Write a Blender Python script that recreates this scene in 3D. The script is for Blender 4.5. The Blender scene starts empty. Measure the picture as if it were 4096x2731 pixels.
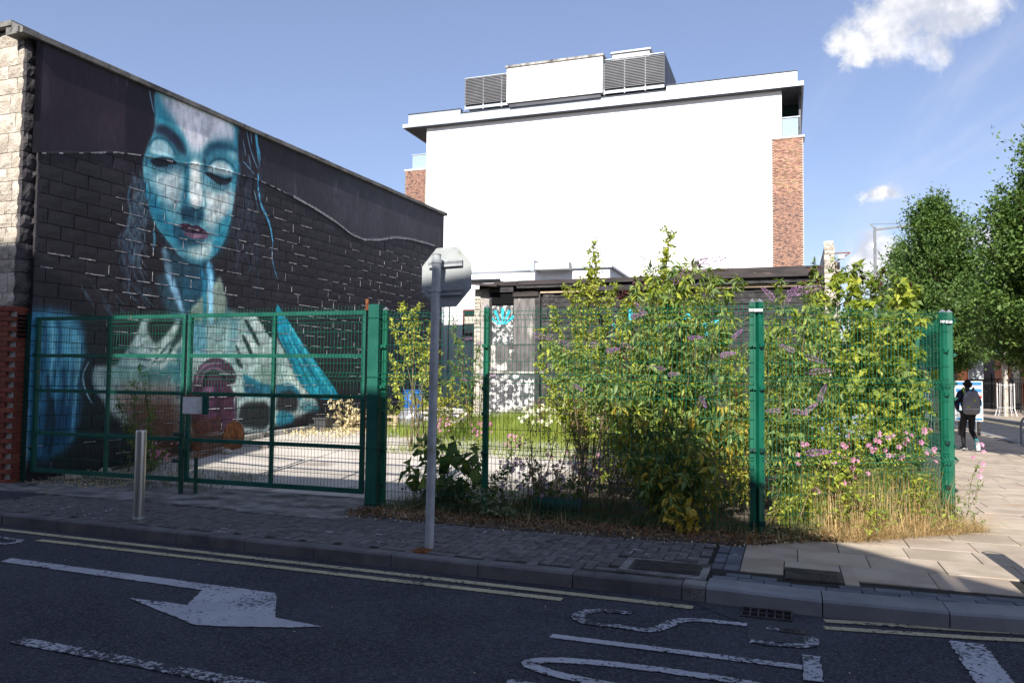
import bpy, math, random, bmesh
import numpy as np
from mathutils import Vector, Matrix, Quaternion
random.seed(7)
rng = np.random.default_rng(11)
SC = bpy.context.scene
COL = SC.collection
PI = math.pi

# ------------------------------------------------------------------ camera
# X runs along the street, Y away from it, Z up.  Eye 1.6 m above the footway.
YAW, PITCH, ROLL = math.radians(19.5606), math.radians(2.83), math.radians(.68)
cam_d = bpy.data.cameras.new('camera'); cam = bpy.data.objects.new('camera', cam_d); COL.objects.link(cam)
Mz = Matrix.Rotation(YAW, 3, 'Z') @ Matrix.Rotation(PITCH, 3, 'X') @ Matrix(((1, 0, 0), (0, 0, -1), (0, 1, 0))) @ Matrix.Rotation(ROLL, 3, 'Z')
cam.matrix_world = Matrix.Translation((0, 0, 1.6)) @ Mz.to_4x4()
cam_d.sensor_width = 36; cam_d.lens = 27.55; cam_d.clip_start = .05; cam_d.clip_end = 3000
SC.camera = cam

# ------------------------------------------------------------------ light
SUN_EL = math.radians(36); SUN_U = .05
sd = Vector((SUN_U, -1, 0)).normalized() * math.cos(SUN_EL) + Vector((0, 0, math.sin(SUN_EL)))
sun_d = bpy.data.lights.new('sun', 'SUN'); sun_d.energy = 4.4; sun_d.angle = math.radians(.53); sun_d.color = (1, .955, .88)
sun = bpy.data.objects.new('sun', sun_d); COL.objects.link(sun)
sun.rotation_euler = (-sd).to_track_quat('-Z', 'Y').to_euler(); sun.location = (0, -40, 60)
SC.view_settings.view_transform = 'Standard'; SC.view_settings.look = 'None'
SC.view_settings.exposure = .93; SC.view_settings.gamma = 1; SC.view_settings.use_curve_mapping = False
SC.cycles.max_bounces = 6; SC.cycles.transparent_max_bounces = 6; SC.cycles.caustics_reflective = False; SC.cycles.caustics_refractive = False

W = bpy.data.worlds.new('World'); SC.world = W; W.use_nodes = True
nt = W.node_tree; nt.nodes.clear()
def N(t, kind, **kw):
    n = t.nodes.new(kind)
    for k, v in kw.items():
        if k == 'ins':
            for a, b in v.items():
                if isinstance(b, bpy.types.NodeSocket): t.links.new(b, n.inputs[a])
                else: n.inputs[a].default_value = b
        else: setattr(n, k, v)
    return n
def MA(t, op, a, b=None, c=None, clamp=False):
    d = {0: a}
    if b is not None: d[1] = b
    if c is not None: d[2] = c
    return N(t, 'ShaderNodeMath', operation=op, use_clamp=clamp, ins=d).outputs[0]
def VM(t, op, a, b=None, out=0):
    d = {0: a}
    if b is not None: d[1] = b
    return N(t, 'ShaderNodeVectorMath', operation=op, ins=d).outputs[out]
def MIX(t, f, a, b, blend='MIX'):
    n = N(t, 'ShaderNodeMix', data_type='RGBA', blend_type=blend)
    for i, v in ((0, f), (6, a), (7, b)):
        if isinstance(v, bpy.types.NodeSocket): t.links.new(v, n.inputs[i])
        else: n.inputs[i].default_value = v if i == 0 else (*v[:3], 1)
    return n.outputs[2]
def SM(t, x, lo, hi):
    n = N(t, 'ShaderNodeMapRange', interpolation_type='SMOOTHSTEP', ins={0: x, 1: lo, 2: hi, 3: 0., 4: 1.}); return n.outputs[0]
def NZ(t, vec, scale, detail=4., rough=.55, dist=0.):
    return N(t, 'ShaderNodeTexNoise', ins={'Vector': vec, 'Scale': scale, 'Detail': detail, 'Roughness': rough, 'Distortion': dist}).outputs[0]

sky = N(nt, 'ShaderNodeTexSky', sky_type='NISHITA', sun_disc=False, sun_elevation=SUN_EL, sun_rotation=PI - SUN_U, air_density=1.0, dust_density=.6, ozone_density=1.6, altitude=10)
tc = N(nt, 'ShaderNodeTexCoord').outputs['Generated']
sp = N(nt, 'ShaderNodeSeparateXYZ', ins={0: tc}); zz = MA(nt, 'ADD', MA(nt, 'MAXIMUM', sp.outputs[2], 0.), .12)
pl = N(nt, 'ShaderNodeCombineXYZ', ins={0: MA(nt, 'DIVIDE', sp.outputs[0], zz), 1: MA(nt, 'DIVIDE', sp.outputs[1], zz), 2: 0.}).outputs[0]
skc = MIX(nt, 1., sky.outputs[0], (.93, .91, 1.05), 'MULTIPLY')
skc = MIX(nt, .24, skc, (3.3, 3.7, 4.9))
# high streaky cirrus
mp = VM(nt, 'MULTIPLY', N(nt, 'ShaderNodeVectorRotate', rotation_type='Z_AXIS', ins={0: pl, 'Angle': -.167}).outputs[0], (1.0, .17, 1.))
cz = NZ(nt, mp, 1.5, 7., .62, .9)
big = NZ(nt, pl, .35, 2., .5)
cir = MA(nt, 'MULTIPLY', SM(nt, cz, .44, .78), SM(nt, MA(nt, 'ADD', big, MA(nt, 'MULTIPLY', sp.outputs[0], .25)), .38, .66))
skc = MIX(nt, MA(nt, 'MULTIPLY', cir, .8), skc, (5.0, 5.25, 6.0))
low = SM(nt, sp.outputs[2], .34, .0)
lowc = MA(nt, 'MULTIPLY', low, SM(nt, sp.outputs[0], -.15, .55))
skc = MIX(nt, MA(nt, 'MULTIPLY', lowc, .7), skc, (4.9, 5.2, 6.0))
# cumulus: unit direction, angular half width, flattening
CUM = [((.12, .91, .405), .085, 1.25), ((.075, .925, .375), .045, 1.1), ((.178, .90, .40), .06, 1.5), ((.101, .971, .217), .034, 2.2), ((.084, .985, .14), .07, 1.5), ((.137, .981, .12), .05, 1.5), ((.207, .966, .145), .05, 1.4), ((-.62, .76, .2), .07, 1.5), ((.6, .74, .3), .12, 1.4), ((-.2, -.8, .5), .2, 1.), ((.7, -.4, .4), .16, 1.2)]
for c, w, fl in CUM:
    c = Vector(c).normalized()
    d = VM(nt, 'SUBTRACT', tc, tuple(c)); d = VM(nt, 'MULTIPLY', d, (1, 1, fl))
    ln = MA(nt, 'DIVIDE', VM(nt, 'LENGTH', d, out=1), w)
    nz = NZ(nt, tc, 1.15 / w, 7., .62, .3)
    f = SM(nt, MA(nt, 'SUBTRACT', MA(nt, 'ADD', MA(nt, 'MULTIPLY', nz, 2.4), -.35), ln), -.02, .55)
    sh = MIX(nt, SM(nt, NZ(nt, tc, 2.2 / w, 5.), .35, .6), (4.3, 4.5, 5.1), (6.6, 6.6, 6.8))
    skc = MIX(nt, MA(nt, 'MULTIPLY', f, .93), skc, sh)
bg = N(nt, 'ShaderNodeBackground', ins={0: skc, 1: .085})
nt.links.new(bg.outputs[0], N(nt, 'ShaderNodeOutputWorld').inputs[0])

# ------------------------------------------------------------------ materials
MT = {}
def lin(c):
    return tuple((x / 255 / 12.92 if x / 255 <= .04045 else ((x / 255 + .055) / 1.055) ** 2.4) for x in c)
def pm(name, c1, c2, scale=3., rough=.85, c3=None, s3=.6, th3=(.55, .7), grain=.25, gs=150., bump=.25, bs=90., bd=.01, metal=0., rand=0., leaf=0., hue=0., stretch=None, spec=.3):
    m = bpy.data.materials.new(name); m.use_nodes = True; t = m.node_tree; t.nodes.clear(); MT[name] = m
    pos = N(t, 'ShaderNodeNewGeometry').outputs['Position']
    if stretch: pos = VM(t, 'MULTIPLY', pos, stretch)
    if rand or hue:
        oi = N(t, 'ShaderNodeObjectInfo').outputs['Random']
        pos = VM(t, 'ADD', pos, N(t, 'ShaderNodeCombineXYZ', ins={0: MA(t, 'MULTIPLY', oi, 37.), 1: MA(t, 'MULTIPLY', oi, 11.)}).outputs[0])
    col = MIX(t, SM(t, NZ(t, pos, scale, 5.), .35, .65), c1, c2)
    if c3: col = MIX(t, SM(t, NZ(t, pos, s3, 6., .6), *th3), col, c3)
    if grain: col = MIX(t, 1., col, N(t, 'ShaderNodeCombineXYZ', ins={i: N(t, 'ShaderNodeMapRange', ins={0: NZ(t, pos, gs, 2., .7), 1: .3, 2: .7, 3: 1 - grain, 4: 1 + grain}).outputs[0] for i in range(3)}).outputs[0], 'MULTIPLY')
    if rand or hue:
        v = N(t, 'ShaderNodeMapRange', ins={0: oi, 3: 1 - rand, 4: 1 + rand}).outputs[0]
        r2 = MA(t, 'FRACT', MA(t, 'MULTIPLY', oi, 17.3))
        hsv = N(t, 'ShaderNodeHueSaturation', ins={'Hue': MA(t, 'ADD', .5, MA(t, 'MULTIPLY', MA(t, 'SUBTRACT', r2, .5), hue)), 'Value': v, 'Color': col}); col = hsv.outputs[0]
    if leaf:
        at = N(t, 'ShaderNodeAttribute', attribute_name='rnd').outputs['Fac']
        col = MIX(t, at, MIX(t, 1., col, (.62, .7, .6), 'MULTIPLY'), MIX(t, 1., col, (1.45, 1.3, 1.1), 'MULTIPLY'))
    bs_ = N(t, 'ShaderNodeBsdfPrincipled', ins={'Base Color': col, 'Roughness': rough, 'Metallic': metal, 'Specular IOR Level': spec})
    if bump:
        h = NZ(t, pos, bs, 4., .65)
        bp = N(t, 'ShaderNodeBump', ins={'Strength': bump, 'Distance': bd, 'Height': h}); t.links.new(bp.outputs[0], bs_.inputs['Normal'])
    out = N(t, 'ShaderNodeOutputMaterial'); sh = bs_.outputs[0]
    if leaf:
        tr = N(t, 'ShaderNodeBsdfTranslucent', ins={0: MIX(t, 1., col, (1.25, 1.3, .6), 'MULTIPLY')})
        mx = N(t, 'ShaderNodeMixShader', ins={0: leaf}); t.links.new(sh, mx.inputs[1]); t.links.new(tr.outputs[0], mx.inputs[2]); sh = mx.outputs[0]
    t.links.new(sh, out.inputs[0]); return m
A1, A2 = (.028, .031, .043), (.046, .050, .066)
def road_mat(name, a, b, spk=1.):
    m = pm(name, a, b, 1.3, .9, grain=0, bump=0); t = m.node_tree
    bsdf = [n for n in t.nodes if n.type == 'BSDF_PRINCIPLED'][0]; src = bsdf.inputs['Base Color'].links[0].from_socket
    pos = N(t, 'ShaderNodeNewGeometry').outputs['Position']
    vo = N(t, 'ShaderNodeTexVoronoi', ins={'Vector': pos, 'Scale': 85.}); v2 = NZ(t, pos, 38., 5., .75)
    st = N(t, 'ShaderNodeSeparateColor', ins={0: vo.outputs['Color']}).outputs[0]
    f = MA(t, 'MULTIPLY', SM(t, st, .55, 1.), .85 * spk)
    c = MIX(t, f, src, (.105, .11, .125)); c = MIX(t, MA(t, 'MULTIPLY', SM(t, v2, .55, .32), .8), c, (.008, .009, .014))
    c = MIX(t, MA(t, 'MULTIPLY', SM(t, NZ(t, pos, 5.5, 6., .7), .6, .75), .3), c, (.075, .078, .088))
    t.links.new(c, bsdf.inputs['Base Color'])
    bp = N(t, 'ShaderNodeBump', ins={'Strength': .7, 'Distance': .012, 'Height': MA(t, 'ADD', v2, MA(t, 'MULTIPLY', vo.outputs['Distance'], .6))}); t.links.new(bp.outputs[0], bsdf.inputs['Normal'])
    return m
road_mat('asphalt', A1, A2); road_mat('patch_asphalt', (.05, .054, .064), (.062, .066, .076), .35)
def paint_mat(name, c, wear, s=26.):
    m = pm(name, c, tuple(x * .86 for x in c), 4., .75, grain=.12, bump=.5, bs=70., bd=.006); t = m.node_tree
    bsdf = [n for n in t.nodes if n.type == 'BSDF_PRINCIPLED'][0]; src = bsdf.inputs['Base Color'].links[0].from_socket
    pos = N(t, 'ShaderNodeNewGeometry').outputs['Position']
    v = MA(t, 'ADD', MA(t, 'MULTIPLY', NZ(t, pos, s, 6., .72), .75), MA(t, 'MULTIPLY', NZ(t, pos, 2.2, 3.), .35))
    t.links.new(MIX(t, SM(t, v, wear + .035, wear), src, (.034, .036, .046)), bsdf.inputs['Base Color'])
paint_mat('white_line', (.42, .43, .47), .475); paint_mat('worn_white', (.42, .43, .47), .535); paint_mat('yellow_line', (.44, .39, .25), .46)
pm('footway_bed', (.014, .014, .013), (.03, .029, .026), 6., .95)
pm('paver', (.09, .083, .085), (.155, .145, .145), 9., .85, c3=(.2, .195, .19), s3=4., th3=(.62, .72), grain=.4, gs=220., rand=.22, hue=.02, bump=.4, bs=160.)
pm('sandstone', (.33, .27, .21), (.44, .365, .29), 2.2, .85, c3=(.42, .3, .19), s3=1.6, th3=(.56, .75), grain=.16, gs=260., rand=.1, hue=.015, bump=.15, bs=200.)
pm('dark_sett', (.085, .095, .12), (.125, .135, .16), 5., .8, grain=.35, gs=240., rand=.2, bump=.3, bs=200.)
pm('kerb_concrete', (.10, .095, .1), (.15, .142, .145), 3., .85, grain=.25, gs=240., rand=.1, c3=(.07, .07, .075), s3=2.4)
pm('kerb_granite', (.17, .175, .19), (.22, .225, .24), 3., .8, grain=.3, gs=300., rand=.08)
pm('rough_concrete', (.13, .125, .12), (.27, .26, .25), 3.5, .95, c3=(.06, .058, .055), s3=1.7, th3=(.52, .66), grain=.35, gs=60., bump=.8, bs=45., bd=.02)
pm('yard_concrete', (.44, .40, .35), (.56, .51, .46), 1.2, .93, c3=(.24, .2, .165), s3=.55, th3=(.56, .72), grain=.15, gs=90., rand=.07)
pm('soil', (.06, .048, .038), (.14, .115, .09), 8., 1., grain=.5, gs=60., bump=.8, bs=30., bd=.03)
pm('cast_iron', (.045, .04, .042), (.085, .07, .066), 7., .7, metal=.3, grain=.3)
pm('hole_shade', (.004, .004, .005), (.006, .006, .007), 1., 1., bump=0, grain=0)  # near-black that paints the darkness inside holes and openings
pm('fence_green', (.0, .085, .048), (.003, .115, .064), 4., .45, grain=.06, bump=.05, spec=.5)
pm('wire_green', (.0, .085, .05), (.003, .12, .07), 6., .5, grain=.0, bump=.0)
pm('gate_green', (.003, .075, .055), (.012, .105, .075), 3., .55, c3=(.20, .09, .045), s3=5.5, th3=(.66, .74), grain=.1, bump=.15, bs=60.)
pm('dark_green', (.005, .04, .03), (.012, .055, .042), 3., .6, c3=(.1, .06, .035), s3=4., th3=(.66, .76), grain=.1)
pm('cap_grey', (.12, .13, .15), (.17, .18, .2), 8., .5, bump=0)
pm('galvanised', (.36, .38, .40), (.46, .48, .50), 12., .5, metal=.1, c3=(.25, .26, .22), s3=3., grain=.1, bump=.05)
pm('sign_back', (.33, .35, .35), (.40, .42, .42), 4., .65, c3=(.22, .24, .17), s3=2.5, th3=(.58, .7), grain=.08, bump=.05)
pm('stainless', (.42, .40, .38), (.5, .48, .46), 30., .33, metal=.9, grain=.1, bump=.1, stretch=(1, 1, .1))
pm('white_metal', (.6, .6, .6), (.68, .68, .68), 9., .5, c3=(.32, .13, .05), s3=8., th3=(.62, .7), grain=.05)
pm('white_render', (.78, .78, .785), (.82, .82, .825), .8, .9, c3=(.40, .38, .41), s3=.3, th3=(.55, .82), grain=.04, stretch=(1, 1, .5), bump=.1)
pm('box_render', (.76, .74, .74), (.81, .8, .8), 1.2, .9, c3=(.45, .4, .42), s3=.8, th3=(.52, .72), grain=.04, stretch=(1, 1, .25), bump=.1)
pm('joint_white', (.5, .5, .52), (.56, .56, .58), 3., .9)
pm('stained_stone', (.18, .17, .15), (.42, .41, .38), 3., .9, c3=(.05, .045, .045), s3=2.)
pm('zinc', (.36, .40, .45), (.44, .48, .53), .7, .45, metal=.25, grain=.05, stretch=(1, 1, .3), bump=.03)
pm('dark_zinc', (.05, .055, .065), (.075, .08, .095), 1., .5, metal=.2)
pm('louvre', (.17, .17, .18), (.22, .22, .235), 1., .6, bump=0)
pm('brick', (.28, .15, .10), (.42, .26, .19), 6., .9, grain=.2, rand=.42, hue=.05, bump=.3)
pm('brick_mass', (.2, .12, .10), (.50, .28, .19), 7., .9, c3=(.11, .075, .075), s3=5., th3=(.5, .6), grain=.3, stretch=(1, 1, 3))
pm('mortar', (.48, .40, .33), (.55, .46, .38), 9., .95)
pm('red_brick', (.18, .045, .028), (.24, .065, .04), 8., .85, grain=.2, rand=.2, hue=.02)
pm('grey_mortar', (.3, .28, .26), (.4, .37, .34), 12., .95)
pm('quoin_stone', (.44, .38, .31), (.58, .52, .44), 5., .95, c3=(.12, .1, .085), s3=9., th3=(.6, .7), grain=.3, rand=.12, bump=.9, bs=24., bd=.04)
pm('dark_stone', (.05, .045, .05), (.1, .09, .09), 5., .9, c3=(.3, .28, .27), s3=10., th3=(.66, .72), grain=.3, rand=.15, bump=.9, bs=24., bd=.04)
pm('coping', (.13, .12, .115), (.24, .23, .215), 4., .95, c3=(.05, .05, .05), s3=2.)
pm('worn_mortar_highlight', (.24, .23, .25), (.42, .41, .43), 14., .9, grain=.2)  # worn mortar tone with sunlit highlights painted into it
pm('dark_mortar', (.025, .023, .027), (.045, .042, .047), 12., .95)
pm('charred', (.035, .033, .034), (.07, .067, .07), 4., .9, c3=(.3, .28, .28), s3=14., th3=(.7, .75), grain=.4, bump=.8, bs=30., bd=.03, stretch=(1, 1, 2.2))
pm('charred_plaster', (.075, .07, .072), (.16, .15, .15), 3., .9, c3=(.62, .58, .53), s3=1.6, th3=(.53, .57), grain=.35, bump=.6, bs=20., bd=.03, stretch=(1, 1, .5))
pm('mottled', (.07, .07, .078), (.11, .11, .12), 6., .9, c3=(.55, .54, .53), s3=7., th3=(.5, .54), grain=.3, bump=.6, bs=20., bd=.03)
pm('boarded', (.11, .1, .1), (.2, .185, .18), 2., .9, c3=(.42, .39, .35), s3=2.4, th3=(.55, .66), grain=.3, stretch=(3, 3, .6))
pm('tar_felt', (.03, .026, .026), (.06, .05, .05), 3., .8, c3=(.2, .15, .12), s3=5., th3=(.66, .72), stretch=(.4, 1, 3))
pm('pale_rubble', (.45, .4, .34), (.62, .56, .48), 5., .95, grain=.3, rand=.2, bump=.8, bs=20., bd=.04)
pm('cyan_paint', (.03, .45, .6), (.05, .55, .7), 9., .7)
pm('wood', (.36, .27, .18), (.5, .4, .28), 5., .85, grain=.2, rand=.2, stretch=(.3, 1, 1))
pm('grey_wood', (.5, .46, .42), (.62, .58, .54), 5., .85, grain=.2, rand=.15)
pm('barrel_blue', (.012, .10, .36), (.02, .14, .44), 5., .45, c3=(.3, .4, .5), s3=9., th3=(.68, .72), spec=.5)
pm('rust', (.13, .045, .018), (.25, .095, .035), 12., .9, grain=.3)
pm('silver_sheet', (.35, .36, .4), (.48, .49, .53), 3., .3, metal=.6)
pm('plastic_dark', (.045, .045, .05), (.07, .07, .075), 4., .5)
pm('bark', (.12, .09, .065), (.2, .155, .115), 12., .95, bump=.6, bs=60.)
pm('pale_bark', (.34, .31, .26), (.5, .46, .4), 9., .9)
pm('stem', (.12, .11, .05), (.2, .15, .08), 10., .9, bump=0)
pm('dead_stem', (.15, .1, .07), (.26, .18, .12), 10., .95, bump=0)
def lm(n, a, b, lf=.35, **k): pm(n, a, b, 2.5, .5, grain=0, bump=0, leaf=lf, spec=.4, **k)
lm('leaf_bright', (.25, .33, .045), (.37, .42, .075), .4); lm('leaf_yellow', (.34, .40, .07), (.44, .47, .10), .4)
lm('leaf_mid', (.12, .19, .04), (.18, .25, .06)); lm('leaf_buddleia', (.14, .23, .075), (.22, .31, .11)); lm('leaf_grey', (.15, .2, .15), (.22, .27, .2))
lm('leaf_dark', (.03, .06, .02), (.05, .085, .03)); lm('leaf_hornbeam', (.055, .115, .03), (.115, .19, .05), .25)
lm('leaf_gold', (.46, .36, .05), (.56, .46, .09)); lm('leaf_brown', (.16, .09, .05), (.27, .16, .09), .15); lm('leaf_maroon', (.05, .012, .02), (.08, .02, .03))
lm('grass', (.2, .29, .05), (.3, .36, .08)); lm('dry_grass', (.42, .30, .16), (.6, .46, .28), .2); lm('dull_grass', (.09, .11, .04), (.17, .15, .07), .2)
lm('petal_pink', (.6, .22, .45), (.7, .36, .58)); lm('petal_mauve', (.5, .32, .68), (.62, .42, .78)); lm('petal_purple', (.45, .24, .68), (.62, .40, .82)); lm('petal_white', (.8, .8, .72), (.85, .85, .8)); lm('petal_blue', (.3, .35, .65), (.4, .45, .72))
lm('seedhead', (.2, .11, .06), (.3, .17, .1)); lm('leaf_cream', (.58, .5, .34), (.68, .6, .44), .2)
def sm(n, c, r=.7, m=0.): pm(n, c, tuple(x * .85 for x in c), 6., r, grain=.05, bump=.05, metal=m)
sm('navy_cloth', (.008, .01, .035)); sm('black_cloth', (.014, .013, .016)); sm('skin', (.32, .18, .12), .5); sm('dark_skin', (.12, .065, .045), .5); sm('hair_dark', (.012, .009, .008)); sm('hair_brown', (.08, .03, .02))
sm('grey_bag', (.24, .24, .27)); sm('lime', (.5, .75, .05)); sm('shoe_white', (.7, .72, .74)); sm('shoe_teal', (.05, .45, .5)); sm('red_cloth', (.5, .015, .02)); sm('denim', (.04, .06, .14)); sm('pink_cloth', (.6, .25, .3)); sm('rubber', (.015, .015, .016)); sm('bag_pattern', (.25, .2, .22)); sm('white_cloth', (.7, .7, .7))
sm('shop_orange', (.72, .17, .02), .6); sm('awning_blue', (.30, .48, .56), .8); sm('shop_blue', (.12, .3, .42)); sm('black_iron', (.01, .01, .012), .5); sm('shop_dark', (.012, .013, .016), .3); sm('off_white', (.6, .6, .58)); sm('window_red', (.13, .02, .015), .5); sm('cream_blind', (.6, .56, .48)); sm('poster_blue', (.05, .22, .45)); sm('poster_red', (.6, .04, .03)); sm('dark_brick', (.07, .045, .045)); sm('slate', (.07, .075, .09)); sm('far_wall', (.42, .36, .3)); sm('grey_paint', (.2, .21, .22), .5); sm('bin_black', (.012, .012, .013), .5)
def glass(n, c, r=.05):
    m = bpy.data.materials.new(n); m.use_nodes = True; b = m.node_tree.nodes['Principled BSDF']; MT[n] = m
    b.inputs['Base Color'].default_value = (*c, 1); b.inputs['Roughness'].default_value = r; b.inputs['Metallic'].default_value = .0; b.inputs['Specular IOR Level'].default_value = 1.
glass('window_glass', (.02, .05, .05)); glass('pale_glass', (.3, .38, .42), .1); glass('green_glass', (.01, .045, .04))

# ------------------------------------------------------------------ helpers
WL = {}
def wl(o): return WL.get(o.name, Vector((0, 0, 0)))
def link(o, parent=None, at=None):
    COL.objects.link(o)
    if parent is not None: o.parent = parent
    WL[o.name] = Vector(at) if at is not None else (wl(parent) if parent is not None else Vector((0, 0, 0)))
    return o
def props(o, label=None, cat=None, group=None, kind=None):
    if label: o['label'] = label
    if cat: o['category'] = cat
    if group: o['group'] = group
    if kind: o['kind'] = kind
    return o
def thing(name, label, cat, loc, group=None):
    o = bpy.data.objects.new(name, None); o.empty_display_size = .1; link(o, None, loc); o.location = loc
    return props(o, label, cat, group)
class B:
    def __init__(s): s.v = []; s.f = []; s.r = []
    def add(s, vs, fs):
        k = len(s.v); s.v += [tuple(v) for v in vs]; s.f += [tuple(i + k for i in f) for f in fs]; return s
    def box(s, x0, x1, y0, y1, z0, z1, M=None):
        vs = [Vector((x, y, z)) for z in (z0, z1) for y in (y0, y1) for x in (x0, x1)]
        if M is not None: vs = [M @ v for v in vs]
        return s.add(vs, [(0, 2, 3, 1), (4, 5, 7, 6), (0, 1, 5, 4), (1, 3, 7, 5), (3, 2, 6, 7), (2, 0, 4, 6)])
    def bar(s, p, q, w, h=None, up=(0, 0, 1)):
        p, q = Vector(p), Vector(q); h = h or w; d = (q - p); L = d.length
        if L < 1e-6: return s
        d /= L; u = Vector(up)
        if abs(d.dot(u)) > .99: u = Vector((0, 1, 0))
        a = d.cross(u).normalized(); b = a.cross(d).normalized()
        M = Matrix((a, d, b)).transposed().to_4x4(); M.translation = p
        return s.box(-w / 2, w / 2, 0, L, -h / 2, h / 2, M)
    def tube(s, pts, r, n=6, caps=True):
        pts = [Vector(p) for p in pts]; m = len(pts); rs = r if hasattr(r, '__len__') else [r] * m; vs = []
        up = None
        for i, p in enumerate(pts):
            d = (pts[min(i + 1, m - 1)] - pts[max(i - 1, 0)]); d = d.normalized() if d.length > 1e-9 else Vector((0, 0, 1))
            if up is None: up = Vector((0, 0, 1)) if abs(d.z) < .9 else Vector((0, 1, 0))
            a = d.cross(up)
            if a.length < 1e-4: a = d.orthogonal()
            a.normalize(); b = d.cross(a).normalized(); up = a.cross(d) if a.cross(d).length > 1e-6 else up
            for k in range(n):
                t = 2 * PI * k / n; vs.append(p + (a * math.cos(t) + b * math.sin(t)) * rs[i])
        fs = [(i * n + k, i * n + (k + 1) % n, (i + 1) * n + (k + 1) % n, (i + 1) * n + k) for i in range(m - 1) for k in range(n)]
        if caps: fs += [tuple(range(n - 1, -1, -1)), tuple((m - 1) * n + k for k in range(n))]
        return s.add(vs, fs)
    def lathe(s, c, prof, n=20, axis='Z'):
        vs = []
        for r, z in prof:
            for k in range(n):
                t = 2 * PI * k / n; p = (r * math.cos(t), r * math.sin(t), z)
                if axis == 'Y': p = (p[0], p[2], p[1])
                if axis == 'X': p = (p[2], p[0], p[1])
                vs.append((c[0] + p[0], c[1] + p[1], c[2] + p[2]))
        m = len(prof)
        return s.add(vs, [(i * n + k, i * n + (k + 1) % n, (i + 1) * n + (k + 1) % n, (i + 1) * n + k) for i in range(m - 1) for k in range(n)] + [tuple(range(n - 1, -1, -1)), tuple((m - 1) * n + k for k in range(n))])
    def poly(s, pts, z0, z1):   # vertical prism of a plan outline
        n = len(pts); return s.add([(p[0], p[1], z0) for p in pts] + [(p[0], p[1], z1) for p in pts], [tuple(range(n - 1, -1, -1)), tuple(range(n, 2 * n))] + [(i, (i + 1) % n, (i + 1) % n + n, i + n) for i in range(n)])
    def prismY(s, pts, y0, y1):  # outline in x,z pushed along y
        n = len(pts); return s.add([(p[0], y0, p[1]) for p in pts] + [(p[0], y1, p[1]) for p in pts], [tuple(range(n)), tuple(range(2 * n - 1, n - 1, -1))] + [(i, i + n, (i + 1) % n + n, (i + 1) % n) for i in range(n)])
    def mesh(s, name, m, off=Vector((0, 0, 0)), smooth=False):
        me = bpy.data.meshes.new(name); me.from_pydata([(v[0] - off[0], v[1] - off[1], v[2] - off[2]) for v in s.v], [], s.f)
        bm = bmesh.new(); bm.from_mesh(me); bmesh.ops.recalc_face_normals(bm, faces=bm.faces)
        bmesh.ops.triangulate(bm, faces=[f for f in bm.faces if len(f.verts) > 4]); bm.to_mesh(me); bm.free()
        me.materials.append(MT[m])
        if smooth: me.shade_smooth(); me.set_sharp_from_angle(angle=math.radians(38))
        return me
    def build(s, name, m, parent=None, smooth=False, kind=None, label=None):
        off = wl(parent) if parent is not None else Vector((0, 0, 0))
        o = bpy.data.objects.new(name, s.mesh(name, m, off, smooth)); link(o, parent); props(o, label, None, None, kind); return o
def solo(name, b, m, label, cat, loc=(0, 0, 0), group=None, smooth=False):
    o = bpy.data.objects.new(name, b.mesh(name, m, Vector(loc), smooth)); link(o, None, loc); o.location = loc; return props(o, label, cat, group)
def piece(name, me, parent, loc, rz=0., scale=(1, 1, 1), rot=None):
    o = bpy.data.objects.new(name, me); COL.objects.link(o); o.parent = parent
    o.location = Vector(loc) - (wl(parent) if parent is not None else Vector((0, 0, 0)))
    o.rotation_euler = rot if rot else (0, 0, rz); o.scale = scale; return o
def chamfer(name, m, dx, dy, dz, c):  # centred box, top edges eased, top at z=0
    b = B(); x, y = dx / 2, dy / 2
    vs = []
    for (a, z) in ((0, -dz), (0, -c), (c, 0)): vs += [(-x + a, -y + a, z), (x - a, -y + a, z), (x - a, y - a, z), (-x + a, y - a, z)]
    fs = [(3, 2, 1, 0), (8, 9, 10, 11)] + [(k * 4 + i, k * 4 + (i + 1) % 4, (k + 1) * 4 + (i + 1) % 4, (k + 1) * 4 + i) for k in (0, 1) for i in range(4)]
    b.add(vs, fs); return b.mesh(name, m)
def copy_tree(o, parent=None):
    c = o.copy(); COL.objects.link(c); c.parent = parent
    for ch in [x for x in bpy.data.objects if x.parent == o]: copy_tree(ch, c)
    return c
def scatter(name, me, spots, parent, limit=300, massname=None, mat=None):
    """spots (loc, rz, scale, key): the nearest become pieces that share one mesh, the rest one joined mass."""
    spots = sorted(spots, key=lambda s: s[3])
    for s in spots[:limit]: piece(name, me, parent, s[0], s[1], s[2])
    rest = spots[limit:]
    if rest:
        co = np.array([v.co[:] for v in me.vertices]); fa = [tuple(p.vertices) for p in me.polygons]; b = B()
        for (l, rz, sc, k) in rest:
            c, n_ = math.cos(rz), math.sin(rz); q = co * np.array(sc); w = np.stack([q[:, 0] * c - q[:, 1] * n_ + l[0], q[:, 0] * n_ + q[:, 1] * c + l[1], q[:, 2] + l[2]], 1)
            b.add([tuple(r) for r in w], fa)
        b.build(massname or name + 's_beyond', mat or me.materials[0].name, parent, kind='stuff')
def npmesh(name, V, F, m, rnd=None):
    me = bpy.data.meshes.new(name); V = np.asarray(V, np.float32); F = np.asarray(F, np.int32); k = F.shape[1]
    me.vertices.add(len(V)); me.vertices.foreach_set('co', V.ravel()); me.loops.add(F.size); me.loops.foreach_set('vertex_index', F.ravel())
    me.polygons.add(len(F)); me.polygons.foreach_set('loop_start', np.arange(0, F.size, k, dtype=np.int32)); me.polygons.foreach_set('loop_total', np.full(len(F), k, np.int32))
    if rnd is not None:
        a = me.attributes.new('rnd', 'FLOAT', 'POINT'); a.data.foreach_set('value', np.asarray(rnd, np.float32))
    me.update(calc_edges=True); me.materials.append(MT[m]); return me
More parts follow.
